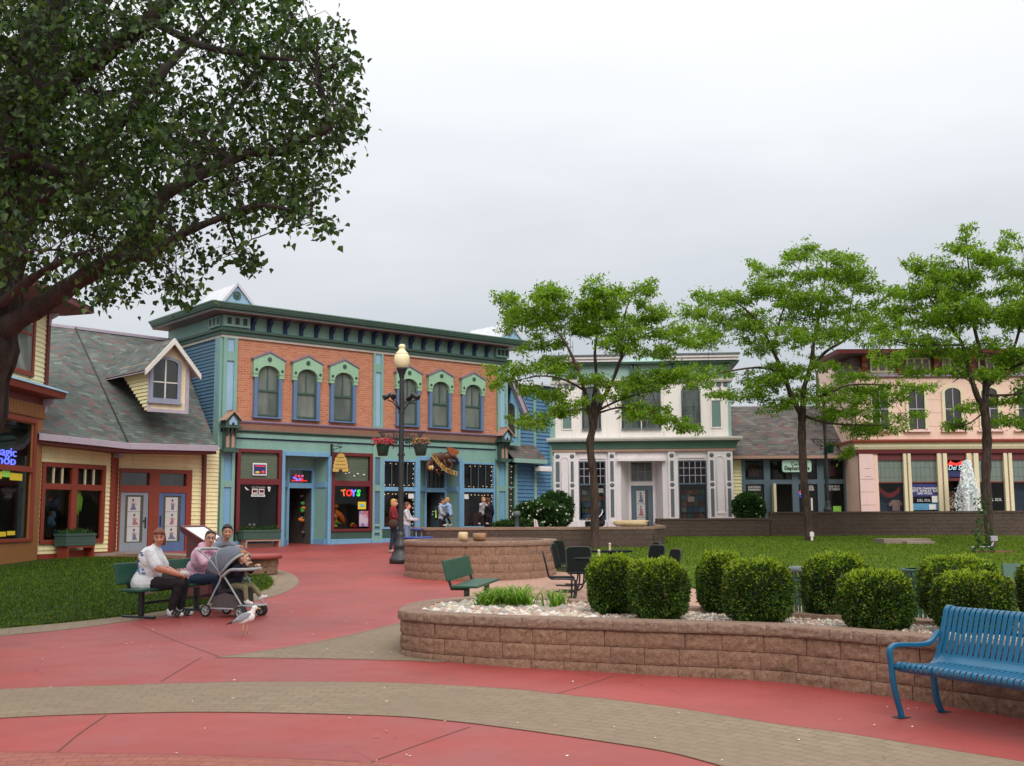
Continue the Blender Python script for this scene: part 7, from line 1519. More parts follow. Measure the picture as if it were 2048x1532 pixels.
# ------------------------------------------------------------------ street furniture
M['bgreen'] = paint('bench_green', srgb(28, 80, 62), .4, .12, 3); M['cblue'] = paint('bench_blue', srgb(14, 92, 128), .32, .14, 3); M['binblue'] = paint('bin_blue', srgb(28, 62, 142), .35, .1, 3)
M['chairg'] = paint('chair_dark_green', srgb(14, 20, 19), .75, .15, 4); M['chairg'].node_tree.nodes['Principled BSDF'].inputs['Specular IOR Level'].default_value = .15
def make_lamp(label, loc):
    T = thing('street_lamp', label, 'street lamp', loc, 0, 'cream globe street lamps')
    m = MB(); m.lathe([(0, 0), (.30, 0), (.30, .13), (.26, .16), (.22, .30), (.17, .38), (.19, .42), (.19, .50), (.15, .56), (.115, .72), (.12, .78), (.085, .84)], seg=16); m.build('base', M['lampblack'], T)
    m = MB(); m.lathe([(.075, .80), (.072, 3.0), (.066, 4.6), (.060, 5.0)], seg=14); m.lathe([(.085, 4.02), (.085, 4.12)], seg=14); m.lathe([(.10, 2.88), (.10, 2.94)], seg=14); m.build('pole', M['lampblack'], T)
    m = MB(); m.lathe([(.06, 4.98), (.075, 5.05), (.085, 5.1), (.12, 5.2), (.15, 5.24), (.15, 5.28), (0, 5.28)], seg=18); m.build('lamp_fitter', M['lampblack'], T)
    gm = NT('cream_globe'); gm.base(srgb(228, 214, 172)); gm.rough(.35); gm.p.inputs['Subsurface Weight'].default_value = .15; gm.p.inputs['Subsurface Radius'].default_value = (.1, .08, .05) 
    m = MB(); m.lathe([(.13, 5.27), (.165, 5.31), (.20, 5.38), (.215, 5.48), (.21, 5.56), (.19, 5.63), (.165, 5.66), (.175, 5.67), (.16, 5.69), (.11, 5.74), (.085, 5.78), (.075, 5.82), (.095, 5.85), (.095, 5.89), (.05, 5.93), (0, 5.94)], seg=24); m.build('globe', gm.m, T)
    m = MB(); m.lathe([(0, 5.93), (.02, 5.94), (.025, 5.97), (.01, 6.0), (.018, 6.03), (0, 6.09)], seg=8); m.build('finial', M['lampblack'], T)
    for (ax, ay, tx, ty) in ((-.36, -.10, -1, -.35), (-.22, -.24, .35, -1), (.24, .22, -.7, .5), (.36, -.08, 1, -.35)):
        f = bpy.data.objects.new('spotlight', None); COL.objects.link(f); f.parent = T; f.location = (ax, ay, 4.50)
        m = MB(); d = Vector((tx, ty, -.55)).normalized(); m.tube([-d*.12, -d*.09, d*.02, d*.14], [.035, .06, .062, .078], 12); m.tube([d*.139, d*.12], [.07, .05], 12); m.build('lamp_head', M['black'], f)
        m = MB(); m.tube([(0, 0, -.02), (0, 0, -.12), (-ax*.35, -ay*.35, -.16), (-ax*.8, -ay*.8, -.36), (-ax*.9, -ay*.9, -.42)], .018, 6); m.build('lamp_arm', M['black'], f)
    for s_ in (-1, 1):
        m = MB(); m.bar((s_*.06, 0, 3.52), (s_*.64, 0, 3.52), .03, .03); m.tube([(s_*.07, 0, 3.14), (s_*.2, 0, 3.12), (s_*.24, 0, 3.18)], .014, 5); m.bar((s_*.22, 0, 3.52), (s_*.22, 0, 3.06), .02, .02)
        for cx, cz, r_ in ((.15, 3.42, .07), (.32, 3.36, .085), (.5, 3.43, .07), (.15, 3.24, .05)): m.tube([(s_*(cx+r_*(1-k/26)*math.cos(k*.5)), 0, cz+r_*(1-k/26)*math.sin(k*.5)) for k in range(22)], .011, 4)
        m.tube([(s_*.58, 0, 3.5), (s_*.45, 0, 3.34), (s_*.3, 0, 3.25), (s_*.1, 0, 3.22)], .014, 5); m.build('scroll_bracket', M['black'], T)
    return T
def basket(label, loc, cols, seed, trail=.05, dots=False):
    r = random.Random(seed); T = thing('hanging_basket', label, 'hanging basket', loc, 0, 'hanging baskets on the street lamps'); m = MB(); m.lathe([(0, -.34), (.13, -.34), (.19, -.02), (.20, 0), (.18, 0)], seg=18); m.build('pot', M['bgreen'] if not dots else M['dgreen'], T)
    if dots:
        m = MB()
        for k in range(40): a = r.uniform(0, 6.3); zz = r.uniform(-.3, -.05); q = .13+(zz+.34)*.19; m.ball((q*math.cos(a), q*math.sin(a), zz), (.018,)*3, 6, 4)
        m.build('pot_openings', M['ink'], T)
    m = MB()
    for a in (0, 2.1, 4.2): m.tube([(.18*math.cos(a), .18*math.sin(a), 0), (0, 0, .24)], .004, 4)
    m.build('chains', M['black'], T)
    n = 420; P = np.array([((.20+trail)*math.sqrt(r.random())*math.cos(a), (.20+trail)*math.sqrt(r.random())*math.sin(a), r.uniform(-.06, .11)) for a in [r.uniform(0, 6.3) for _ in range(n)]])
    leaves('foliage', P[:160], .05, .7, .3, RB[:3], T, [.3, .5, .2]); m = MB()
    for p in P[160:]: m.ball(tuple(p+np.array([0, 0, .02])), (.022, .022, .016), 5, 3, r.randrange(len(cols)))
    m.build('flowers', cols, T); return T
g = G(801, 1127); L1 = make_lamp('tall black street lamp with cream globe before the brick building', (g.x, g.y, gz(g.y)))
g2 = PD(1655, 1000, 48.6); L2 = copy_tree(L1); L2.location = (g2.x, g2.y, 1.44); L2['label'] = 'distant street lamp with cream globe behind the middle locust tree'
red_ = [plain('petal_crimson', (.5, .02, .05), .7), plain('petal_red', (.62, .05, .06), .7), plain('petal_pink', (.6, .12, .16), .7)]; mix_ = [plain('petal_gold', (.55, .40, .06), .7), plain('petal_leafy', (.10, .16, .03), .8), _mc['petal_pink'], plain('petal_plum', (.35, .06, .1), .7)]
basket('hanging basket of bright red flowers left of the street lamp pole', (g.x-.50, g.y, gz(g.y)+3.22), red_, 4, .1); basket('dotted green basket with yellow and pink flowers right of the lamp pole', (g.x+.52, g.y, gz(g.y)+3.22), mix_, 5, .05, True)
basket('dark hanging basket on the distant street lamp', (g2.x+.12, g2.y-.3, 1.44+3.25), [_mc['petal_leafy'], plain('petal_brown', (.06, .03, .02), .8)], 6, .08)
# litter bin, blue
p = PD(836, 1100, 28.8); T = thing('litter_bin', 'blue steel litter bin with small raised round lid behind the round planter', 'litter bin', (p.x, p.y, gz(p.y))); m = MB(); m.lathe([(0, .02), (.30, .02), (.34, .70), (.33, .72)], seg=24); m.build('body', M['binblue'], T)
m = MB(); m.lathe([(.2, .70), (.38, .70), (.39, .73), (.38, .76), (.18, .76), (.18, .70)], seg=28); m.build('rim', M['binblue'], T); m = MB()
for a in (0, 2.1, 4.2): m.bar((.09*math.cos(a), .09*math.sin(a), .72), (.09*math.cos(a), .09*math.sin(a), .94), .02, .02)
m.build('posts', M['skyblue'], T); m = MB(); m.lathe([(0, .935), (.16, .935), (.17, .95), (.12, .97), (0, .985)], seg=22); m.build('lid', M['binblue'], T)
# plank benches
def plank_bench(label, near, e, L, legs, grp):
    T = thing('park_bench', label, 'bench', (near.x, near.y, gz(near.y)+.002), math.atan2(e[1], e[0]), grp); T.rotation_euler = (0, -math.asin(SL*e[1]/math.hypot(*e)), math.atan2(e[1], e[0]))
    m = MB(); m.box(0, L, -.20, .22, .405, .445); m.build('seat', M['bgreen'], T, .012)
    m = MB(); i0 = len(m.v); m.box(0, L, -.02, .02, -.16, .16); xf(m, Matrix.Translation((0, .31, .66)) @ Matrix.Rotation(rad(-14), 4, 'X'), i0); m.build('backrest', M['bgreen'], T, .014)
    for x in legs:
        m = MB(); m.box(x-.03, x+.03, -.04, .04, .04, .40); m.bar((x, -.27, .02), (x, .36, .02), .06, .035); m.bar((x, .0, .385), (x, .24, .385), .05, .035); m.bar((x, .23, .37), (x, .38, .82), .05, .035); m.build('leg', M['black'], T, .006)
    m = MB(); m.bar((legs[0]+.03, 0, .22), (legs[-1]-.03, 0, .22), .03, .04); m.build('stretcher', M['black'], T); return T
EB = (.437, .90); NB = (.90, -.437)
a = PD(262, 1180, 16.75); plank_bench('dark green plank bench on the left lawn edge carrying the seated family', a, EB, 2.55, (.22, 1.42, 2.35), 'green plank benches')
BORG = Vector((a.x, a.y, 0))
a = PD(930, 1180, 17.1); plank_bench('empty dark green plank bench standing behind the rounded planter end', a, (.2, .98), 1.6, (.12, 1.48), 'green plank benches')
a = PD(2022, 1180, 15.6); plank_bench('green plank bench cut off by the right picture edge behind the shrubs', a, (.99, -.1), 1.8, (.2, 1.6), 'green plank benches')
# blue slatted bench
ex = Vector((.47, -.88, 0)).normalized(); rz = math.atan2(ex.y, ex.x); ft = G(1797, 1437); yb_ = Vector((-ex.y, ex.x, 0)); O = ft + ex*.03 + yb_*.27
T = thing('slatted_steel_bench', 'blue slatted steel bench with curved arms in the right foreground', 'bench', (O.x, O.y, gz(O.y)), rz)
prof = [(-.275, .375), (-.305, .39), (-.318, .415), (-.305, .44), (-.275, .448), (-.2, .438), (-.1, .425), (.02, .415), (.10, .415), (.16, .43), (.205, .47), (.235, .53), (.262, .60), (.29, .68), (.315, .76), (.335, .815), (.355, .845), (.385, .86), (.415, .848), (.43, .82), (.425, .79)]
pr = [Vector((0, y, z_)) for y, z_ in prof]; Lb = 1.9
def slat(m, pts, x0, x1, th=.007):
    n = len(pts); i0 = len(m.v)
    for i, p in enumerate(pts):
        d = (pts[min(i+1, n-1)]-pts[max(i-1, 0)]).normalized(); nn = Vector((0, -d.z, d.y))*th/2
        m.v += [(x0, *(p+nn)[1:]), (x1, *(p+nn)[1:]), (x1, *(p-nn)[1:]), (x0, *(p-nn)[1:])]
    for i in range(n-1):
        for k in range(4): a_, b_ = i0+4*i+k, i0+4*i+(k+1) % 4; m.f.append((a_, b_, b_+4, a_+4)); m.m.append(0); m.sm.append(False)
    m.f.append((i0, i0+3, i0+2, i0+1)); m.f.append((i0+4*n-4, i0+4*n-3, i0+4*n-2, i0+4*n-1)); m.m += [0, 0]; m.sm += [False]*2
m = MB(); nsl = 36; pitch = Lb/nsl; sub = spline(pr, 3)
for k in range(nsl): slat(m, sub, k*pitch+.007, (k+1)*pitch-.007)
m.build('slats', M['cblue'], T, .002)
m = MB()
for seg_ in ((0, 2), (26, 31), (57, 60)): slat(m, [p+Vector((0, 0, 0)) for p in sub[seg_[0]:seg_[1]+1]], 0, Lb, .0095)
slat(m, [p*1.0+Vector((0, .008, -.010)) for p in sub[18:21]], 0, Lb, .008); slat(m, [p*1.0+Vector((0, .012, -.003)) for p in sub[39:41]], 0, Lb, .008); m.build('cross_bands', M['cblue'], T)
def flatbar(m, pts, w_, th):       # bar swept in the y-z plane, w_ wide in x
    slat(m, spline([Vector((0, *p)) for p in pts], 5), -w_/2, w_/2, th)
for sx_ in (-.028, Lb+.028, Lb/2) if False else (-.028, Lb+.028):
    f = bpy.data.objects.new('end_frame', None); COL.objects.link(f); f.parent = T; f.location = (sx_, 0, 0)
    m = MB(); flatbar(m, [(-.235, .0), (-.25, .06), (-.29, .18), (-.315, .30), (-.322, .38), (-.33, .45), (-.338, .51), (-.33, .55), (-.29, .575), (-.22, .58), (-.05, .57), (.06, .57), (.13, .582), (.185, .62), (.235, .67)], .045, .034); m.build('arm', M['cblue'], f, .008)
    m = MB(); flatbar(m, [(-.30, .40), (-.15, .395), (.02, .385), (.12, .39), (.19, .43), (.235, .52), (.28, .64), (.32, .76), (.35, .84), (.40, .855), (.435, .82)], .045, .034); m.build('seat_rail', M['cblue'], f, .008)
    m = MB(); flatbar(m, [(.13, .385), (.15, .30), (.16, .20), (.18, .10), (.215, .03), (.24, .0)], .045, .034); m.build('leg', M['cblue'], f, .008)
    m = MB(); m.box(-.045, .045, -.30, -.18, 0, .008); m.box(-.045, .045, .19, .31, 0, .008); m.build('foot_plate', M['lampblack'], f)
# cafe tables and chairs
def chair0():
    T = thing('cafe_chair', 'x', 'chair', (0, 0, 0), 0, 'dark green metal cafe chairs'); m = MB()
    m.box(-.21, .21, -.22, .20, .43, .455); m.build('seat', M['chairg'], T, .02)
    m = MB(); pts = [(-.21, .44), (.21, .44), (.22, .80), (.20, .86), (.14, .885), (-.14, .885), (-.20, .86), (-.22, .80)]; m.prism(pts, -.008, .008); xf(m, Matrix.Translation((0, .20, 0)) @ Matrix.Translation((0, 0, .44)) @ Matrix.Rotation(rad(-13), 4, 'X') @ Matrix.Translation((0, 0, -.44))); m.build('backrest', M['chairg'], T)
    m = MB(); tp = [Vector((x, 0, z_)) for x, z_ in [(-.215, .44), (-.225, .80), (-.20, .865), (-.14, .89), (.14, .89), (.20, .865), (.225, .80), (.215, .44)]]; tp = [Matrix.Translation((0, .20, .44)) @ Matrix.Rotation(rad(-13), 4, 'X') @ (p-Vector((0, 0, .44))) for p in tp]; m.tube(spline(tp, 3), .013, 6); m.build('back_frame', M['black'], T)
    for s_ in (-1, 1):
        m = MB(); m.tube(spline([Vector((s_*.2, .18, .43)), Vector((s_*.2, -.16, .42)), Vector((s_*.2, -.24, .36)), Vector((s_*.2, -.23, .15)), Vector((s_*.2, -.17, .04)), Vector((s_*.2, -.05, .015)), Vector((s_*.2, .24, .015))], 4), .017, 7); m.build('leg', M['black'], T)
    return T
ch = chair0(); first = True
for px, D, rz_, lb in ((1122, 18.7, 90, 'nearest cafe chair, left of the front table, facing right'), (1162, 19.75, 5, 'cafe chair behind the front table, facing the camera'), (1138, 21.1, 75, 'cafe chair left of the rear table with its dark back turned'), (1143, 22.5, 60, 'farthest left cafe chair, behind its neighbour by the rear table'),
                       (1285, 21.6, -80, 'cafe chair right of the rear table, facing left'), (1290, 20.3, -60, 'cafe chair between the rear table and the shrubs, facing left'), (1320, 18.8, -75, 'rightmost cafe chair, only its top edge above the shrub')):
    c_ = ch if first else copy_tree(ch); first = False; p = PD(px, 1150, D); c_.location = (p.x, p.y, gz(p.y)+.008); c_.rotation_euler = (0, 0, rad(rz_)); c_['label'] = lb
for px, D, lb in ((1198, 18.9, 'front round dark green cafe table, partly hidden by a clipped shrub'), (1220, 21.4, 'rear round dark green cafe table beside the locust trunk')):
    p = PD(px, 1120, D); T = thing('cafe_table', lb, 'table', (p.x, p.y, gz(p.y)+.008), 0, 'round cafe tables'); m = MB(); m.lathe([(0, .715), (.42, .715), (.435, .725), (.435, .74), (.42, .748), (.03, .748), (0, .748)], seg=30); m.build('table_top', M['chairg'], T); m = MB(); m.lathe([(.04, .02), (.04, .715)], seg=12); m.lathe([(0, .0), (.28, 0), (.28, .02), (.05, .05)], seg=20); m.build('pedestal', M['black'], T); m = MB(); m.lathe([(.022, .748), (.022, .86), (.03, .87), (0, .89)], seg=10); m.build('umbrella_socket', M['ivory'], T)
# flared slatted litter cans behind the planter
for px, D, lid, lb in ((1628, 15.4, True, 'flared green slatted litter can with flat grey lid, left one'), (1858, 15.2, False, 'flared green slatted litter can with open rim, right one')):
    p = PD(px, 1180, D); T = thing('litter_can', lb, 'litter can', (p.x, p.y, gz(p.y)+.04), 0, 'slatted litter cans behind the planter'); m = MB()
    for k in range(26):
        a = 2*pi*k/26; c_, s_ = math.cos(a), math.sin(a); P_ = [(.255*c_, .255*s_, .03), (.27*c_, .27*s_, .45), (.295*c_, .295*s_, .62), (.33*c_, .33*s_, .72)]
        for q0, q1 in zip(P_, P_[1:]): m.bar(q0, q1, .038, .010, up=(c_, s_, 0))
    m.build('slats', M['bgreen'], T); m = MB()
    for r_, z_ in ((.262, .05), (.278, .40), (.30, .60)): m.lathe([(r_-.01, z_-.02), (r_+.006, z_-.02), (r_+.006, z_+.02), (r_-.01, z_+.02)], seg=26)
    m.build('hoops', M['bgreen'], T); m = MB(); m.lathe([(0, .06), (.2, .06), (.23, .66)], seg=20); m.build('liner', M['black'], T) if False else None
    m = MB(); m.lathe([(.30, .715), (.35, .715), (.36, .735), (.35, .755), (.30, .755)] if not lid else [(.0, .715), (.35, .715), (.36, .735), (.345, .775), (0, .785)], seg=28); m.build('lid' if lid else 'rim', M['slot'] if lid else M['bgreen'], T)
# flower boxes below the windows
def flowerbox(label, c, u, w_, hb, ht, rust, seed):
    T = thing('flower_box', label, 'flower box', c, math.atan2(u.y, u.x), 'green flower boxes under shop windows'); m = MB(); hw = w_/2
    m.box(-hw, hw, -.22, .22, hb, ht); m.box(-hw-.02, hw+.02, -.24, .24, ht-.05, ht+.02)
    for k in (1, 2): q = hb+(ht-hb)*k/3; m.box(-hw-.006, hw+.006, -.226, -.2, q-.008, q+.008)
    m.build('box', M['dgreen'], T, .01); m = MB(); m.box(-hw+.1, hw-.0, -.2, .2, hb-.06, hb-.002); m.box(-hw+.1, -hw+.16, -.19, .19, -.25, hb-.06); m.box(hw-.06, hw, -.19, .19, -.25, hb-.06); m.box(-hw+.16, hw-.06, .1, .12, -.2, hb-.14); m.build('stand', M[rust], T)
    r = np.random.default_rng(seed); n = 700; P = np.stack([r.uniform(-hw*.95, hw*.95, n), r.uniform(-.2, .2, n), ht+r.uniform(0, .16, n)*r.random(n)+.01], 1); leaves('plants', P, .08, .4, -.6, RB, T, [.4, .35, .15, .1])
Fy = F1; p = Fy.A+Fy.u*Fy.U(150, 1090, .35)+Fy.n*.35; flowerbox('dark green flower box on a rust stand under the yellow shop window', (p.x, p.y, gz(p.y)+.03), Fy.u, 1.25, .34, .68, 'rust', 3)
p = FBRICK.A+FBRICK.u*FBRICK.U(519, 1080, .4)+FBRICK.n*.4; flowerbox('green flower box on a tan stand under the left toy shop window', (p.x, p.y, gz(p.y)+.02), FBRICK.u, 1.45, .27, .58, 'tan', 4)
# information podium
A_, B_, C_2 = PD(360, 1051, 20.6), PD(408, 1050, 20.6), PD(470, 1088, 19.4); D_ = A_+(C_2-B_)
T = thing('info_podium', 'dark red slanted information podium with blank white panel behind the seated people', 'podium', (B_.x, B_.y, gz(B_.y))); o_ = T.location; q = [p-o_ for p in (A_, B_, C_2, D_)]; nn = (q[1]-q[0]).cross(q[3]-q[0]).normalized(); nn = nn if nn.z > 0 else -nn
m = MB(); c_ = sum(q, Vector())/4; inn = [c_+(p-c_)*.86 for p in q]
for k in range(4): m.face([q[k], q[(k+1) % 4], inn[(k+1) % 4], inn[k]]); a_, b_ = q[k], q[(k+1) % 4]; m.face([a_-nn*.12, b_-nn*.12, b_, a_])
m.face([p-nn*.12 for p in q]); m.build('frame', M['wine'], T); m = MB(); m.face([p-nn*.012 for p in inn]); m.build('white_panel', plain('white_panel', (.78, .78, .76), .35), T)
m = MB(); l_ = [c_+(p-c_)*.75-nn*.12 for p in q]
for k in range(4): a_, b_ = l_[k], l_[(k+1) % 4]; m.face([(a_.x, a_.y, -.1), (b_.x, b_.y, -.1), b_, a_])
m.build('pedestal', M['dkred'], T)
# fountain
p = PD(1938, 1020, 48.6); T = thing('fountain', 'white frothy fountain jet rising behind the dark wall at right', 'fountain', (p.x, p.y, 1.44)); H = 2.55
t = NT('foaming_water'); t.base((.9, .92, .93)); t.rough(.35); t.p.inputs['Subsurface Weight'].default_value = .3; t.p.inputs['Emission Color'].default_value = (0, 0, 0, 1); fm = t.m
V = []; Fq = []; r = np.random.default_rng(9)
def shard(c, s, el):
    i = len(V); d = unit(3)*s; d[:, 2] *= el
    V.extend([tuple(c+d[0]), tuple(c+d[1]), tuple(c+d[2]), tuple(c-(d[0]+d[1])*.6)]); Fq.extend([(i, i+1, i+2), (i, i+2, i+3), (i, i+3, i+1), (i+1, i+3, i+2)])
for _ in range(5200):
    t_ = r.random()**.8; top = t_ > .93; a = r.uniform(0, 6.3)
    R_ = (.10+.50*(1-t_)**.75)*(1+.25*math.sin(a*4+t_*9)); q = R_*math.sqrt(r.random()) if t_ > .45 else R_*(.45+.55*r.random())
    if t_ < .45 and math.sin(a*5) < -.2: continue
    shard(np.array([q*math.cos(a), q*math.sin(a), t_*H]), r.uniform(.02, .055), 1.8)
for _ in range(260): t_ = r.random(); a = r.uniform(0, 6.3); q = (.5+.55*r.random())*(1-t_*.6); shard(np.array([q*math.cos(a)-.15, q*math.sin(a), t_*H*.55]), .022, 1.6)
mesh_np('water_spray', V, Fq, fm, T)
m = MB(); m.lathe([(.02, H*1.0), (.09, H*.96), (.16, H*.86), (.21, H*.72), (.24, H*.58), (.18, H*.45), (.10, H*.3), (.06, H*.12), (.05, 0)], seg=26); m.v = [(x*(1+random.uniform(-.45, .45)), y*(1+random.uniform(-.45, .45)), z_+random.uniform(-.03, .03)) for x, y, z_ in m.v]; m.build('water_column', fm, T); m = MB(); m.lathe([(0, .0), (1.3, 0), (1.35, .12), (1.2, .14), (1.15, .06), (0, .06)], seg=30); m.build('basin', M['conc'], T)
# small fittings
def small(name, label, cat, px, D, z0, build, mats, rz_=0, grp=None):
    p = PD(px, 1080, D); m = MB(); build(m); o = m.build(name, mats); o.location = (p.x, p.y, gz(p.y) if z0 is None else z0); o.rotation_euler[2] = rz_; return tag(o, label, cat, grp)
small('pipe_post', 'short white pipe standing by the middle locust trunk', 'pipe', 1624, 42.2, None, lambda m: (m.lathe([(.045, 0), (.045, .38), (0, .38)], seg=10), m.box(-.07, .07, -.05, .05, .2, .36)), M['white'])
small('electrical_outlet_post', 'pale outlet box on a pipe stub beside the right locust trunk', 'outlet', 1987, 36.3, None, lambda m: (m.tube([(-.75, -.05, .06), (-.2, -.05, .06), (-.08, -.05, .1), (0, 0, .25), (0, 0, .35)], .03, 8), m.box(-.11, .11, -.07, .07, .26, .42)), M['mauve'])
small('bollard', 'short grey post with cap beside the rose bush', 'post', 1034, 38.8, 1.2, lambda m: m.lathe([(.09, 0), (.08, .48), (.13, .50), (.13, .62), (.08, .66), (0, .68)], seg=12), M['slot'])
p = PD(1068, 1045, 38.7); T = thing('small_flag', 'tiny drooping pink and white striped flag in front of the rose bush', 'flag', (p.x, p.y, 1.2)); m = MB(); m.tube([(0, 0, 0), (0, 0, .42)], .008, 5); m.build('stick', M['tan'], T); m = MB(); m.prism([(0, .40), (.10, .34), (.16, .12), (.02, .05)], -.01, .012); m.prism([(.03, .37), (.06, .35), (.10, .1), (.06, .08)], -.014, -.0105, 'y', 1); m.build('cloth', [M['white'], plain('flag_rose', (.6, .2, .22), .8)], T)
p = G(42, 1121); T = thing('garden_plaque', 'small dark blue plaque with white border among the hostas', 'plaque', (p.x, p.y, gz(p.y)), rad(-15)); pl = [(.24*math.cos(a)*1.0, .17+.12*math.sin(a)) for a in np.linspace(pi/8, 2*pi+pi/8, 9)[:-1]]; m = MB(); m.prism(pl, -.01, .01); xf(m, Matrix.Rotation(rad(-25), 4, 'X')); m.build('border', M['white'], T); m = MB(); m.prism([(x*.88, .17+(z_-.17)*.86) for x, z_ in pl], -.014, -.0105); xf(m, Matrix.Rotation(rad(-25), 4, 'X')); m.build('face', plain('plaque_navy', (.02, .025, .07), .4), T)
for k, tx in enumerate(('PLEASE KEEP', 'OFF THE GRASS')): text_obj('lettering', tx, .05, M['paper'], T, (0, -.085+.0 if False else -.018-(.0), .2-.055*k), (rad(65+0), 0, 0), ext=.001)
m = MB(); m.bar((0, .04, 0), (0, .03, .12), .02, .01); m.build('stake', M['black'], T)
# ------------------------------------------------------------------ people
def cone_(m, p0, p1, r0, r1, seg=10):
    p0, p1 = Vector(p0), Vector(p1); m.ball(p0, r0, seg, 6); m.ball(p1, r1, seg, 6)
    if (p1-p0).length > 1e-4: m.tube([p0, p1], [r0, r1], seg)
def blob(name, els, mat, parent, vox=.012, sm=3):
    fold = {'shirt': (.016, .085), 'trousers': (.014, .08), 'hair': (.010, .022)}.get(name)
    m = MB()
    for e in els:
        if e[0] == 'c': cone_(m, *e[1:5])
        else: m.ball(e[1], e[2], 16, 10, 0, e[3] if len(e) > 3 else None)
    o = m.build('tmp', mat); r = o.modifiers.new('r', 'REMESH'); r.mode = 'VOXEL'; r.voxel_size = vox; r.use_smooth_shade = True
    s_ = o.modifiers.new('s', 'SMOOTH'); s_.iterations = sm; s_.factor = .5
    if fold:
        tx = bpy.data.textures.get(name) or bpy.data.textures.new(name, 'CLOUDS'); tx.noise_scale = fold[1]; tx.noise_depth = 3; d_ = o.modifiers.new('d', 'DISPLACE'); d_.texture = tx; d_.texture_coords = 'LOCAL'; d_.strength = fold[0]*(1.6 if name != 'hair' else 1); d_.mid_level = .5
    dg = bpy.context.evaluated_depsgraph_get(); me = bpy.data.meshes.new_from_object(o.evaluated_get(dg)); me.name = name; old = o.data; bpy.data.objects.remove(o); bpy.data.meshes.remove(old)
    q = bpy.data.objects.new(name, me); COL.objects.link(q); q.parent = parent
    me.materials.clear(); me.materials.append(mat); return q
def skin(name, c):
    t = NT(name); t.base(c); t.rough(.5); t.p.inputs['Subsurface Weight'].default_value = .1; t.p.inputs['Subsurface Radius'].default_value = (.02, .008, .004); return t.m
def cloth(name, c, var=.15): return paint(name, c, .85, var, 7, .35)
def hand(els, w_, el, flip=1, s=1.0, curl=.5, up=(0, 0, 1)):
    """palm and five curled fingers continuing the forearm direction"""
    w_, el = Vector(w_), Vector(el); d = (w_-el).normalized(); sd = d.cross(Vector(up)); sd = (sd.normalized() if sd.length > .1 else Vector((1, 0, 0)))*flip; nn = sd.cross(d)*flip
    if nn.z > 0: nn = -nn
    c = w_+d*.045*s; els.append(('c', w_, c+d*.02*s, .024*s, .028*s)); els.append(('c', c+sd*.018*s, c-sd*.018*s, .022*s, .022*s))
    for k, (o_, L) in enumerate(((-.027, .058), (-.009, .068), (.009, .064), (.027, .050))):
        a = c+d*.035*s+sd*o_*s; b = a+(d*(1-curl*.4)+nn*curl*.5).normalized()*L*.5*s; e = b+(d*(1-curl*1.3)+nn*curl*1.4).normalized()*L*.5*s; els += [('c', a, b, .0095*s, .009*s), ('c', b, e, .009*s, .0075*s)]
    a = w_+d*.02*s+sd*.026*s; b = a+(d*.6+sd*.6+nn*.3).normalized()*.035*s; e = b+(d*.9+nn*.5).normalized()*.03*s; els += [('c', a, b, .012*s, .011*s), ('c', b, e, .011*s, .009*s)]
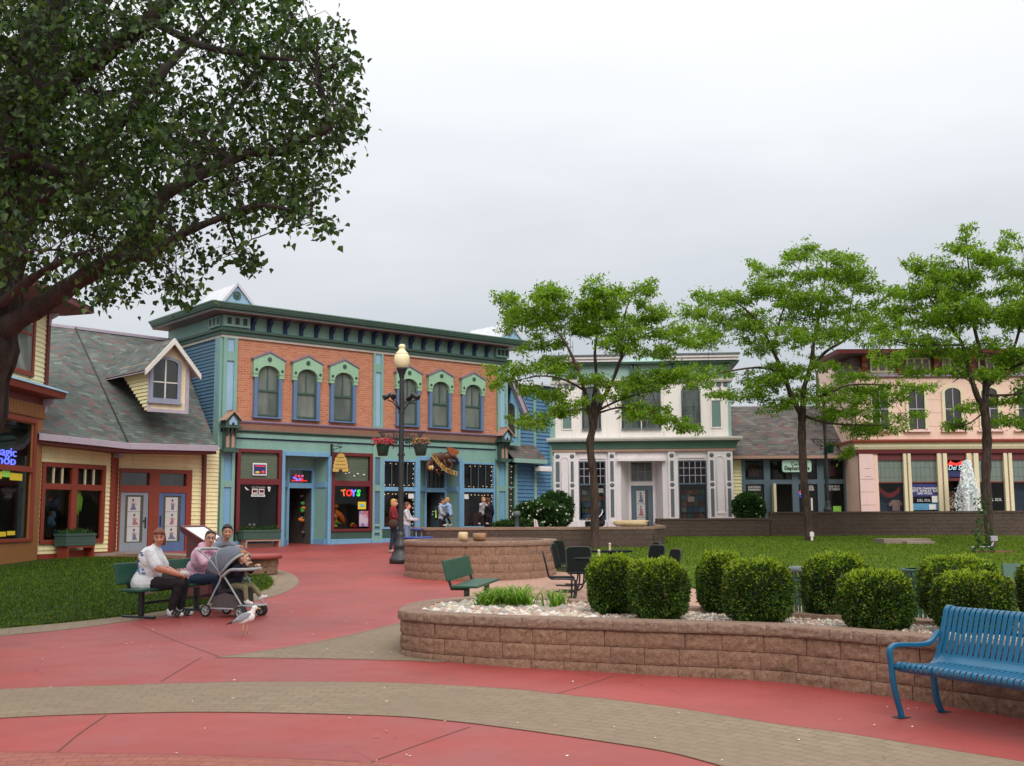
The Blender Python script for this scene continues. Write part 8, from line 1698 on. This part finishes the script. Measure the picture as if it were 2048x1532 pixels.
def person(label, loc, rz, J, skinm, hairm, topm, pantm, shoem, fat=1.0, sleeve=2, look=0, nod=0, hs=1.0, hair='short', vox=.010, glasses=False, smile=False, beard=None, s=1.0, child=False, hood=None, face=True, cat='person', shirt_len=.0):
    T = thing('person', label, cat, loc, rz); V_ = lambda k: Vector(J[k])
    hd = V_('head'); Rz = Matrix.Rotation(look, 3, 'Z') @ Matrix.Rotation(nod, 3, 'X'); H = lambda x, y, z_: hd+Rz @ (Vector((x, y, z_))*hs)
    els = [('e', hd+Rz @ Vector((0, .008*hs, .012*hs)), (.078*hs, .098*hs, .108*hs), Rz), ('e', H(0, -.032, -.055), (.055*hs, .060*hs, .062*hs), Rz), ('e', H(0, -.050, -.098), (.026*hs, .026*hs, .020*hs), Rz), ('c', H(0, -.086, .004), H(0, -.112, -.034), .010*hs, .017*hs), ('e', H(.082, .012, -.012), (.012*hs, .022*hs, .034*hs), Rz), ('e', H(-.082, .012, -.012), (.012*hs, .022*hs, .034*hs), Rz),
           ('e', H(0, -.085, -.064), (.026*hs, .014*hs, .009*hs), Rz), ('c', H(.034, -.078, -.03), H(-.034, -.078, -.03), .022*hs, .022*hs), ('c', H(0, .02, -.08), V_('neck'), .050*s*min(hs, 1.05), .056*s)]
    tor = [('e', V_('chest'), (.165*s*fat, .115*s*fat, .20*s)), ('e', V_('waist'), (.145*s*fat, .115*s*fat, .15*s)), ('e', V_('pelvis'), (.165*s*fat, .13*s*fat, .13*s)), ('c', V_('neck')-Vector((0, 0, .02*s)), V_('sL'), .06*s, .058*s*fat**.4), ('c', V_('neck')-Vector((0, 0, .02*s)), V_('sR'), .06*s, .058*s*fat**.4), ('c', V_('chest'), V_('waist'), .12*s*fat, .12*s*fat), ('c', V_('waist'), V_('pelvis'), .12*s*fat, .13*s*fat)]
    els += [(e[0], e[1], tuple(x*.88 for x in e[2])) if e[0] == 'e' else ('c', e[1], e[2], e[3]*.86, e[4]*.86) for e in tor]
    f2 = fat**.75
    for k, fl in (('L', 1), ('R', -1)):
        els += [('c', V_('s'+k), V_('e'+k), .050*s*f2, .042*s*f2), ('c', V_('e'+k), V_('w'+k), .042*s*f2, .028*s*f2)]; hand(els, V_('w'+k), V_('e'+k), fl, s*(1.0 if not child else 1.25), J.get('curl', .6))
        els += [('c', V_('h'+k), V_('k'+k), .078*s*f2, .052*s), ('c', V_('k'+k), V_('a'+k), .05*s, .034*s), ('c', V_('a'+k), V_('a'+k)+(V_('t'+k)-V_('a'+k))*.6, .032*s, .03*s)]
    blob('body', els, skinm, T, vox*.72 if vox <= .012 else vox*.8, 2)
    te = [(e[0], e[1], tuple(x*1.05+.006 for x in e[2])) if e[0] == 'e' else ('c', e[1], e[2], e[3]*1.04+.004, e[4]*1.05+.006) for e in tor]
    if shirt_len: te.append(('e', V_('pelvis')+Vector((0, -.02, -.02)), (.185*s*fat, .16*s*fat, .12*s+shirt_len)))
    for k in 'LR':
        ex = sleeve; e_, w2 = V_('e'+k), V_('w'+k); a = V_('s'+k)
        if ex <= 1: te.append(('c', a, a+(e_-a)*.78*ex, .064*s*f2, .066*s*f2))
        else: te += [('c', a, e_, .062*s*f2, .054*s*f2), ('c', e_, e_+(w2-e_)*.93, .054*s*f2, .040*s)]
    if hood: te += [('e', V_('neck')+Vector((0, .07*s, .02*s)), (.11*s, .07*s, .07*s)), ('c', V_('neck')+Vector((.06*s, -.03*s, -.01*s)), V_('neck')+Vector((.08*s, .05*s, .03*s)), .03*s, .04*s), ('c', V_('neck')+Vector((-.06*s, -.03*s, -.01*s)), V_('neck')+Vector((-.08*s, .05*s, .03*s)), .03*s, .04*s)]
    top = blob('shirt', te, topm, T, vox, 4)
    pe = [('e', V_('pelvis')-Vector((0, 0, .02*s)), (.17*s*fat, .135*s*fat, .12*s))]
    for k in 'LR': pe += [('c', V_('pelvis')+(V_('h'+k)-V_('pelvis'))*.5, V_('h'+k), .10*s*fat, .098*s*f2), ('c', V_('h'+k), V_('k'+k), .094*s*f2, .068*s*f2), ('c', V_('k'+k), V_('k'+k)+(V_('a'+k)-V_('k'+k))*.92, .066*s*f2, .055*s)]
    blob('trousers', pe, pantm, T, vox, 4)
    for k in 'LR':
        a, t_ = V_('a'+k), V_('t'+k); d = (t_-a); d.normalize(); dn = Vector((0, 0, -.045*s))
        sh = [('c', a+dn*.2-d*.03*s, a+dn-d*.03*s, .040*s, .040*s), ('c', a+dn, t_+Vector((0, 0, .0)), .044*s, .036*s), ('c', a+d*.03*s, a+d*.08*s+dn*.5, .042*s, .04*s)]
        so = blob('shoe', sh, shoem, T, vox*.8, 2)
    if hair:
        he = [('e', H(0, .026, .038), (.087*hs, .098*hs, .098*hs), Rz), ('e', H(0, .052, -.015), (.080*hs, .066*hs, .088*hs), Rz)]
        if hair == 'bob': he += [('e', H(.070, .03, -.035), (.030*hs, .056*hs, .088*hs), Rz), ('e', H(-.070, .03, -.035), (.030*hs, .056*hs, .088*hs), Rz), ('c', H(.055, -.060, .072), H(-.055, -.060, .072), .030*hs, .030*hs), ('e', H(0, .06, -.06), (.075*hs, .05*hs, .07*hs), Rz)]
        if hair == 'long': he += [('c', H(0, .08, -.03), H(0, .10, -.20), .06*hs, .045*hs), ('c', H(.05, -.045, .085), H(.085, -.01, 0), .022*hs, .018*hs), ('c', H(-.05, -.045, .085), H(-.085, -.01, 0), .022*hs, .018*hs), ('c', H(.05, -.06, .07), H(-.05, -.06, .07), .018*hs, .018*hs)]
        if hair == 'short': he += [('c', H(.045, -.055, .085), H(-.045, -.055, .085), .022*hs, .022*hs), ('e', H(.074, .01, .028), (.016*hs, .04*hs, .04*hs), Rz), ('e', H(-.074, .01, .028), (.016*hs, .04*hs, .04*hs), Rz)]
        if hair == 'tied': he = [('e', H(0, .024, .034), (.084*hs, .097*hs, .095*hs), Rz), ('c', H(.04, -.05, .09), H(-.04, -.05, .09), .018*hs, .018*hs), ('e', H(0, .11, .0), (.04*hs, .04*hs, .05*hs), Rz), ('c', H(.072, -.02, .06), H(.078, .02, .0), .014*hs, .014*hs), ('c', H(-.072, -.02, .06), H(-.078, .02, .0), .014*hs, .014*hs)]
        blob('hair', he, hairm, T, .009 if vox < .02 else .014, 2)
    if face:
        for sx_ in (1, -1):
            m = MB(); m.ball(H(sx_*.030, -.083, .004), (.013*hs, .008*hs, .0075*hs), 8, 6, 0, Rz); m.ball(H(sx_*.030, -.090, .003), (.006*hs, .004*hs, .0065*hs), 8, 6, 1, Rz); m.build('eye', [plain('eye_white', (.32, .27, .24), .4), M['ink']], T)
            m = MB(); m.tube([H(sx_*.014, -.094, .022), H(sx_*.032, -.093, .028), H(sx_*.048, -.082, .022)], .0045*hs, 6); m.build('eyebrow', hairm, T)
        m = MB(); k = .008 if smile else -.002; m.tube([H(-.028, -.086, -.062+k), H(-.012, -.098, -.066), H(.012, -.098, -.066), H(.028, -.086, -.062+k)], .0058*hs, 6); m.build('mouth', plain('lips', (.30, .09, .08), .5), T)
        if smile: m = MB(); m.tube([H(-.020, -.0965, -.0625), H(0, -.103, -.0645), H(.020, -.0965, -.0625)], .0045*hs, 6); m.build('teeth', M['paper'], T)
    if beard: blob('beard', [('e', H(0, -.048, -.098), (.034*hs, .036*hs, .024*hs), Rz), ('c', H(.05, -.035, -.07), H(-.05, -.035, -.07), .020*hs, .020*hs)], beard, T, .008, 1)
    if glasses:
        m = MB()
        for sx_ in (1, -1): m.tube([H(sx_*.032+.020*math.cos(a), -.104, .002+.016*math.sin(a)) for a in np.linspace(0, 2*pi, 12)], .003, 4); m.tube([H(sx_*.052, -.102, .004), H(sx_*.084, .0, .004)], .003, 4)
        m.tube([H(-.012, -.105, .004), H(.012, -.105, .004)], .003, 4); m.build('glasses', M['ink'], T)
    return T, top
def stand(s=1.0, step=.0, arms=None, lean=0):
    J = dict(head=(0, -.02-lean*1.3, 1.575), neck=(0, -lean, 1.44), chest=(0, .01-lean*.7, 1.26), waist=(0, 0-lean*.3, 1.07), pelvis=(0, 0, .94), sL=(.175, .01-lean, 1.375), sR=(-.175, .01-lean, 1.375), eL=(.22, .03, 1.12), eR=(-.22, .03, 1.12), wL=(.22, -.10, .90), wR=(-.22, -.10, .90), hL=(.09, 0, .90), hR=(-.09, 0, .90), kL=(.095, -.03-step*.4, .50), kR=(-.095, -.02+step*.3, .50), aL=(.10, .02-step, .095), aR=(-.10, .02+step, .095), tL=(.11, -.13-step, .045), tR=(-.11, -.13+step, .045))
    if arms: J.update(arms)
    return {k: (tuple(c*s for c in v) if isinstance(v, tuple) else v) for k, v in J.items()}
def sit(arms=None, lean=.05, s=1.0, over=None):
    J = dict(head=(0, -.10-lean, 1.17), neck=(0, -.04-lean*.7, 1.02), chest=(0, .02-lean*.4, .84), waist=(0, .05, .66), pelvis=(0, .06, .53), sL=(.175, -.02-lean*.6, .955), sR=(-.175, -.02-lean*.6, .955), eL=(.22, -.18, .72), eR=(-.22, -.18, .72), wL=(.12, -.40, .66), wR=(-.12, -.40, .66), hL=(.10, .0, .50), hR=(-.10, .0, .50), kL=(.12, -.44, .52), kR=(-.12, -.44, .52), aL=(.12, -.42, .10), aR=(-.12, -.42, .10), tL=(.13, -.57, .045), tR=(-.13, -.57, .045))
    if arms: J.update(arms)
    return {k: (tuple(c*s for c in v) if isinstance(v, tuple) else v) for k, v in J.items()}
SK1 = skin('skin_ruddy', srgb(196, 132, 106)); SK2 = skin('skin_fair', srgb(212, 156, 136)); SK3 = skin('skin_tan', srgb(192, 138, 110)); SK4 = skin('skin_pale', srgb(222, 174, 152)); SK5 = skin('skin_brown', srgb(140, 88, 66))
HRs = {k: paint('hair_'+k, c, .6, .3, 30, .6) for k, c in dict(auburn=srgb(124, 72, 44), black=srgb(28, 22, 20), dark=srgb(54, 34, 26), blond=srgb(196, 142, 84), sandy=srgb(176, 116, 70), brown=srgb(96, 54, 36)).items()}
e_ = Vector((*EB, 0)); n_ = Vector((*NB, 0)); rzn = math.atan2(n_.x, -n_.y)       # facing n_: local -y -> n_
# lady in the white shirt
pos = PD(300, 1180, 17.15); PL_ = (pos.x-.02, pos.y, gz(pos.y))
rl = rad(93)
wt = cloth('white_tee', srgb(232, 234, 238), .05); bt = cloth('black_slacks', srgb(26, 20, 26)); jeans = cloth('dark_jeans', srgb(36, 56, 84)); pk2 = cloth('pink_fleece', srgb(226, 182, 204), .08); gh = cloth('grey_hoodie', srgb(132, 138, 150)); sneaker = paint('sneaker_leather', srgb(206, 206, 208), .5, .5, 26)
J = sit(lean=.02, arms=dict(kL=(.10, -.50, .50), kR=(-.11, -.48, .50), aL=(.08, -.46, .10), aR=(-.12, -.37, .10), tL=(.10, -.62, .045), tR=(-.13, -.53, .045), eL=(.27, -.17, .72), eR=(-.27, -.19, .74), wL=(.10, -.42, .63), wR=(-.12, -.45, .64), head=(0, -.13, 1.19), neck=(0, -.07, 1.06), waist=(0, -.02, .68), chest=(0, -.01, .85), sL=(.19, -.05, .97), sR=(-.19, -.05, .97)))
P1, top = person('older woman in a white t-shirt with printed back, black slacks, seated at the bench end', PL_, rl, J, SK1, HRs['auburn'], wt, bt, sneaker, fat=1.42, sleeve=1.0, look=rad(-76), nod=rad(4), hs=1.06, hair='bob', shirt_len=.05)
from mathutils.bvhtree import BVHTree
bv = BVHTree.FromPolygons([v.co for v in top.data.vertices], [tuple(p.vertices) for p in top.data.polygons]); m = MB(); r = random.Random(4)
for k in range(34):
    z_ = .66+.33*(k % 12)/11; x_ = r.uniform(-.22, .08); h_ = bv.ray_cast(Vector((x_, .6, z_)), Vector((0, -1, 0)))
    if h_[0] is None: continue
    q_ = h_[1].to_track_quat('Z', 'Y').to_matrix(); i0 = len(m.v); m.lathe([(0, .004), (r.uniform(.014, .03), .003), (.034, -.004)], seg=7, m=(0 if .86 < z_ < .93 else 1 if z_ > .80 else 2)); xf(m, Matrix.Translation(h_[0]) @ q_.to_4x4() @ Matrix.Diagonal((1.3, .7, 1, 1)), i0)
m.build('back_print', [plain('print_red', (.5, .08, .1), .8), plain('print_navy', (.05, .08, .25), .8), plain('print_blue', (.12, .25, .5), .8)], P1)
m = MB()
for s_ in (-1, 1):
    for k in range(3): t_ = Vector(J['tL' if s_ > 0 else 'tR']); a_ = Vector(J['aL' if s_ > 0 else 'aR']); p_ = a_.lerp(t_, .3+.25*k)+Vector((0, 0, .0)); m.obox(p_+Vector((0, 0, -.005)), (.046, 0, 0), (0, .014, .010), (0, -.02, .034), 0)
m.build('shoe_stripes', M['ink'], P1)
# woman in pink
pw_ = PD(396, 1150, 18.0); J = sit(lean=.16, arms=dict(head=(0, -.24, 1.15), neck=(0, -.17, 1.0), chest=(0, -.06, .82), sL=(.18, -.16, .93), sR=(-.18, -.16, .93), eL=(.26, -.33, .74), eR=(-.25, -.36, .76), wL=(.12, -.50, .92), wR=(-.02, -.55, .93), kL=(.16, -.46, .52), kR=(-.12, -.48, .52), aL=(.20, -.56, .12), aR=(-.10, -.50, .12), tL=(.24, -.70, .05), tR=(-.10, -.65, .05)))
P2, _ = person('woman in a pale pink fleece hoodie and glasses leaning on the stroller handle', (pw_.x, pw_.y, gz(pw_.y)), rad(62), J, SK2, HRs['dark'], pk2, jeans, sneaker, fat=1.10, sleeve=2, look=rad(-40), nod=rad(3), hs=.98, hair='tied', hood=True, glasses=True, shirt_len=.02)
# man in grey
pm_ = PD(433, 1150, 18.75); J = sit(lean=.14, arms=dict(head=(0, -.24, 1.22), neck=(0, -.17, 1.06), chest=(0, -.06, .87), sL=(.20, -.15, .99), sR=(-.20, -.15, .99), eL=(.28, -.30, .78), eR=(-.30, -.30, .82), wL=(.12, -.46, .93), wR=(-.06, -.52, .96)))
P3, _ = person('smiling dark-haired man in a grey hoodie seated behind the stroller', (pm_.x, pm_.y, gz(pm_.y)), rad(55), J, SK3, HRs['black'], gh, jeans, sneaker, fat=1.12, sleeve=2, look=rad(-36), nod=rad(4), hs=1.0, hair='short', hood=True, smile=True, beard=paint('stubble', srgb(150, 104, 82), .7))
# things held or lying on the lap
q = P1.matrix_basis @ Vector((0, 0, 0)); R1 = Matrix.Rotation(rl, 3, 'Z'); c_ = Vector(PL_)+R1 @ Vector((0, -.53, .64)); m = MB(); m.ball((0, 0, 0), (.07, .10, .05), 12, 8)
for k in range(5): m.bar((-.06+.03*k, -.11, .02), (-.05+.03*k, .10, .055), .012, .012, k % 2)
o = m.build('candy_bag', [M['white'], plain('candy_stripe', (.6, .15, .2), .6)]); o.location = c_; o.rotation_euler = (.3, .1, rl+1.2); tag(o, 'pink and white striped paper bag in the older woman\'s hands', 'paper bag')
o = MB().ball((0, 0, 0), (.12, .08, .09), 12, 8).build('handbag', cloth('charcoal_bag', srgb(60, 58, 62))); pb = PD(352, 1150, 17.6); o.location = (pb.x, pb.y, gz(pb.y)+.56); tag(o, 'small charcoal handbag on the bench between the two women', 'handbag')
# stroller with the child
hx_ = Vector((.90, -.40, 0)).normalized(); rs_ = math.atan2(hx_.y, hx_.x); fr_ = PD(476, 1200, 17.15)
T = thing('stroller', 'grey stroller with hooded canopy, twin front wheels and snack tray', 'stroller', (fr_.x, fr_.y, gz(fr_.y)+.004), rs_)       # local x forward, y left (far side)
sg_ = paint('stroller_grey_plastic', srgb(168, 172, 174), .4, .08, 6); sf = cloth('stroller_grey_fabric', srgb(112, 118, 130)); sf2 = cloth('stroller_dark_fabric', srgb(44, 44, 48)); tyre = plain('tyre_rubber', (.02, .02, .022), .8)
def wheel(x, y, r_, w_=.03):
    W_ = bpy.data.objects.new('wheel', None); COL.objects.link(W_); W_.parent = T; W_.location = (x, y, r_); W_.rotation_euler = (pi/2, 0, 0)
    m = MB(); m.lathe([(r_*.72, -w_/2), (r_*.95, -w_/2), (r_, -w_/4), (r_, w_/4), (r_*.95, w_/2), (r_*.72, w_/2)], seg=22); m.build('tyre', tyre, W_)
    m = MB(); m.lathe([(r_*.60, -w_*.35), (r_*.74, -w_*.4), (r_*.74, w_*.4), (r_*.60, w_*.35), (r_*.60, -w_*.35)], seg=22); m.lathe([(0, -w_*.5), (r_*.2, -w_*.5), (r_*.22, w_*.5), (0, w_*.5)], seg=12)
    for k in range(5): a = 2*pi*k/5; m.bar((0, 0, 0), (r_*.66*math.cos(a), r_*.66*math.sin(a), 0), .018, w_*.6)
    m.build('rim', sg_, W_)
for y in (-.25, .25):
    wheel(-.40, y, .095); wheel(.25, y-.03, .085); wheel(.25, y+.035, .085); m = MB(); m.tube([(.25, y, .17), (.25, y, .09)], .016, 8); m.tube([(.25, y-.05, .085), (.25, y+.05, .085)], .010, 6); m.build('caster', M['black'], T)
    m = MB(); m.tube(spline([Vector(v) for v in ((.27, y*1.02, .18), (.10, y*1.02, .40), (-.06, y*1.02, .60))], 4), .014, 8); m.tube(spline([Vector(v) for v in ((-.40, y*.98, .11), (-.25, y*.98, .38), (-.14, y*.98, .60), (-.30, y*.98, .80), (-.52, y*.98, .97))], 4), .014, 8); m.tube([(-.38, y*.98, .13), (.10, y*.98, .13)], .012, 6); m.build('side_frame', sg_, T)
m = MB(); m.tube(spline([Vector(v) for v in ((-.52, -.245, .97), (-.59, -.22, 1.0), (-.61, 0, 1.01), (-.59, .22, 1.0), (-.52, .245, .97))], 5), .022, 8); m.build('handle', sg_, T)
m = MB(); m.tube(spline([Vector(v) for v in ((-.10, -.26, .60), (.05, -.27, .70), (.22, -.24, .71), (.30, 0, .71), (.22, .24, .71), (.05, .27, .70), (-.10, .26, .60))], 5), .024, 8); m.box(.06, .28, -.20, .20, .695, .712); m.build('snack_tray', sg_, T)
m = MB(); m.box(.14, .40, -.20, .20, .16, .185); m.build('footrest', sg_, T, .01)
m = MB(); m.box(-.18, .12, -.20, .20, .38, .42); m.bar((-.16, 0, .42), (-.32, 0, .82), .40, .03, up=(1, 0, 0)); m.face([(.12, -.2, .38), (.12, .2, .38), (.16, .18, .18), (.16, -.18, .18)]); m.build('seat', sf2, T)
m = MB(); m.prism([(-.34, .14), (.16, .14), (.10, .32), (-.10, .36), (-.30, .30)], -.20, .20); m.build('basket', cloth('basket_mesh', srgb(92, 84, 84)), T)
# canopy: arcs of cloth round the hinge line
hc = Vector((-.16, 0, .62)); m = MB(); ang = np.linspace(rad(172), rad(48), 9); RR = [.34, .38, .40, .415, .42, .425, .43, .43, .43]; rows = []
for a, R_ in zip(ang, RR):
    row = []
    for t_ in np.linspace(0, pi, 13): row.append(Vector((hc.x+math.cos(a)*R_*math.sin(t_)**.55, -.25*math.cos(t_), hc.z+math.sin(a)*R_*math.sin(t_)**.55)))
    rows.append(row)
i0 = len(m.v)
for row in rows: m.v += [tuple(p) for p in row]
for i in range(len(rows)-1):
    for j in range(12): a_ = i0+i*13+j; m.f.append((a_, a_+1, a_+14, a_+13)); m.m.append(0); m.sm.append(True)
o = m.build('canopy', sf, T); so_ = o.modifiers.new('s', 'SOLIDIFY'); so_.thickness = .008
m = MB(); m.tube(rows[-1], .020, 8); m.build('canopy_rim', sg_, T); m = MB(); m.tube([p+(p-hc).normalized()*.006 for p in rows[4]], .007, 6); m.build('canopy_seam', sg_, T)
TS = Matrix.Translation(T.location) @ Matrix.Rotation(rs_, 4, 'Z')
cp = TS @ Vector((-.02, -.02, 0)); ks = .62
J = dict(head=(0, -.12, .885), neck=(0, -.06, .785), chest=(0, -.02, .66), waist=(0, .02, .54), pelvis=(0, .03, .47), sL=(.10, -.04, .735), sR=(-.10, -.04, .735), eL=(.16, -.14, .66), eR=(-.16, -.14, .64), wL=(.12, -.26, .74), wR=(-.11, -.26, .77), hL=(.06, 0, .46), hR=(-.06, 0, .46), kL=(.09, -.22, .46), kR=(-.08, -.22, .44), aL=(.11, -.38, .30), aR=(-.09, -.26, .25), tL=(.12, -.46, .30), tR=(-.09, -.36, .215))
P4, _ = person('toddler in a navy jacket and khaki trousers riding in the stroller', (cp.x, cp.y, T.location.z), rs_+pi/2, J, SK4, HRs['sandy'], cloth('navy_jacket', srgb(22, 26, 44)), cloth('khaki_trousers', srgb(128, 118, 88)), paint('white_shoe', srgb(226, 224, 220), .5, .1), s=.60, child=True, hs=.80, look=rad(14), hair='short', vox=.008, fat=1.1)
# standing figures by the shops
def far(label, px, D, rz, J, sk, hr, tp, pt, sh, z0=None, **k):
    p = PD(px, 1050, D); return person(label, (p.x, p.y, gz(p.y)+.005 if z0 is None else z0), rz, J, sk, hr, tp, pt, sh, vox=k.pop('vox', .016), **k)
J = stand(step=.05, arms=dict(eL=(.22, -.05, 1.14), wL=(.12, -.24, 1.10), eR=(-.22, -.05, 1.14), wR=(-.16, -.22, 1.06)))
Pa, _ = far('woman in a crimson jacket and dark jeans walking past the lamp post', 787, 35.6, rad(80), J, SK2, HRs['blond'], cloth('crimson_jacket', srgb(142, 26, 44)), cloth('navy_jeans', srgb(30, 44, 62)), M['tan'], hair='bob', s=.98)
bgp = PD(787, 1050, 35.3); o = MB().ball((0, 0, 0), (.17, .10, .15), 12, 8).tube([(-.12, 0, .1), (-.05, 0, .4), (.05, .05, .42), (.12, 0, .1)], .015, 5).build('shoulder_bag', cloth('brown_bag', srgb(62, 44, 36))); o.location = (bgp.x, bgp.y, gz(bgp.y)+.92); tag(o, 'brown shoulder bag at the hip of the woman in crimson', 'bag')
J = stand(arms=dict(eL=(.2, -.08, 1.14), wL=(.10, -.30, 1.12), eR=(-.2, -.10, 1.12), wR=(-.08, -.28, 1.08)))
far('dark-haired girl in white sleeves and pale jeans half hidden by the lamp post', 814, 36.6, rad(80), {k: (tuple(c*.93 for c in v) if isinstance(v, tuple) else v) for k, v in J.items()}, SK2, HRs['brown'], cloth('white_top', srgb(196, 196, 204)), cloth('pale_jeans', srgb(120, 140, 170)), M['white'], hair='long', s=.90)
J = stand(lean=.0, arms=dict(eL=(.22, -.08, 1.16), wL=(.02, -.28, 1.12), eR=(-.22, -.08, 1.14), wR=(-.02, -.27, .98)))
zf = 44.0
Pc, _ = far('adult in a dark cap and black backpack carrying a child past the moose sign door', 884, 42.3, rad(70), J, SK3, HRs['black'], cloth('grey_white_sweater', srgb(170, 178, 192)), cloth('black_trousers', srgb(24, 26, 34)), M['white'], hair='short')
bp_ = thing('backpack', 'black backpack with lime stripe on the adult carrying a child', 'backpack', Pc.location+Matrix.Rotation(rad(70), 3, 'Z') @ Vector((0, .22, 1.14)), rad(70)); MB().ball((0, 0, 0), (.17, .12, .26), 14, 10).build('pack_body', cloth('black_pack', srgb(20, 22, 24)), bp_); m = MB(); m.bar((-.14, -.04, -.18), (-.15, -.02, .10), .03, .06); m.build('lime_stripe', M['lime'], bp_); m = MB(); m.box(-.11, .11, .09, .13, .04, .07); m.box(-.11, .11, .10, .14, -.06, -.03); m.build('reflective_band', M['paper'], bp_)
def carried(label, base, rz, up, off, top, pants, hairk, s=.72):
    J = dict(head=(0, -.10, 1.0), neck=(0, -.06, .87), chest=(0, 0, .72), waist=(0, .03, .58), pelvis=(0, .03, .48), sL=(.12, -.03, .81), sR=(-.12, -.03, .81), eL=(.16, -.16, .76), eR=(-.16, -.16, .76), wL=(.10, -.30, .84), wR=(-.10, -.30, .84), hL=(.08, 0, .47), hR=(-.08, 0, .47), kL=(.17, -.14, .34), kR=(-.17, -.14, .34), aL=(.17, -.06, .10), aR=(-.17, -.02, .10), tL=(.18, -.16, .06), tR=(-.18, -.12, .06))
    return person(label, base+off, rz, J, SK4, HRs[hairk], top, pants, paint('white_shoe', srgb(226, 224, 220)), s=s, hs=.84, vox=.014, child=True, hair='short')
carried('child in a pale blue jacket and striped black trousers carried by the capped adult', Pc.location, rad(250), 0, Matrix.Rotation(rad(70), 3, 'Z') @ Vector((.0, -.30, .62)), cloth('pale_blue_jacket', srgb(150, 184, 220)), cloth('black_track_pants', srgb(24, 24, 30)), 'blond')
J = stand(arms=dict(eL=(.22, .08, 1.12), wL=(.05, -.20, .98), eR=(-.22, -.02, 1.12), wR=(-.05, -.24, .96)))
Pd, _ = far('brown-haired adult in a black coat carrying a child near the right pilaster', 976, 44.2, rad(150), J, SK2, HRs['brown'], cloth('black_coat', srgb(22, 26, 40)), cloth('black_coat_trousers', srgb(20, 20, 28)), M['black'], hair='bob', s=1.02, fat=1.15)
carried('child in a grey-white sweater with arms round the black-coated adult', Pd.location, rad(35), 0, Vector((-.22, -.16, .62)), cloth('grey_white_jumper', srgb(196, 196, 204)), cloth('dark_red_trousers', srgb(40, 20, 28)), 'blond')
J = sit(lean=.10); Pe = far('dark-haired person in a navy track jacket sitting on the wall, back turned to us', 1199, 38.6, rad(-62), {k: v for k, v in J.items()}, SK5, HRs['black'], cloth('navy_track_top', srgb(24, 26, 42)), cloth('dark_track_pants', srgb(24, 22, 28)), M['white'], z0=.93, hair='short')[0]
m = MB(); m.tube([(.20, -.02, .97), (.24, -.02, .90), (.275, -.10, .80), (.27, -.19, .72), (.21, -.3, .68)], [.018, .02, .02, .018, .014], 6); m.build('sleeve_stripe', M['white'], Pe)
# gull
gp_ = G(489, 1270); T = thing('seagull', 'white gull with grey wings and black wing tips standing on the red paving', 'gull', (gp_.x, gp_.y, gz(gp_.y)+.005), rad(4)); T.scale = (1.14,)*3
wh = paint('gull_white', srgb(236, 234, 232), .7, .05, 20); gw = paint('gull_grey', srgb(150, 156, 164), .7, .1, 20)
blob('body', [('e', (0, 0, .185), (.105, .052, .058), Matrix.Rotation(rad(-22), 3, 'Y')), ('e', (.055, 0, .205), (.06, .05, .06)), ('c', (.07, 0, .225), (.10, 0, .285), .036, .026), ('e', (.108, 0, .300), (.034, .026, .028)), ('c', (-.08, 0, .155), (-.165, 0, .135), .030, .010)], wh, T, .005, 2)
for s_ in (-1, 1):
    wg = blob('wing', [('e', (-.015, s_*.040, .200), (.10, .018, .042), Matrix.Rotation(rad(-24), 3, 'Y')), ('c', (-.07, s_*.036, .175), (-.14, s_*.026, .145), .024, .010)], gw, T, .005, 2)
    m = MB(); m.tube([(-.115, s_*.030, .158), (-.16, s_*.018, .135), (-.215, s_*.008, .118)], [.013, .012, .003], 7); m.build('wing_tip', M['ink'], wg)
    m = MB(); m.tube([(.01+.02*s_, s_*.022, .14), (.005+.02*s_, s_*.022, .07), (.01+.02*s_, s_*.022, .008)], .0045, 6)
    for a in (-.5, 0, .5): m.tube([(.01+.02*s_, s_*.022, .006), (.045+.02*s_, s_*.022+.025*a, .003)], .003, 4)
    m.build('leg', plain('gull_leg', (.45, .35, .12), .6), T)
    m = MB(); m.ball((.122, s_*.022, .306), .0045, 6, 4); m.build('eye', M['ink'], T)
m = MB(); m.tube([(.138, 0, .298), (.16, 0, .295), (.178, 0, .288)], [.009, .007, .002], 7); m.build('beak', M['gold'], T)
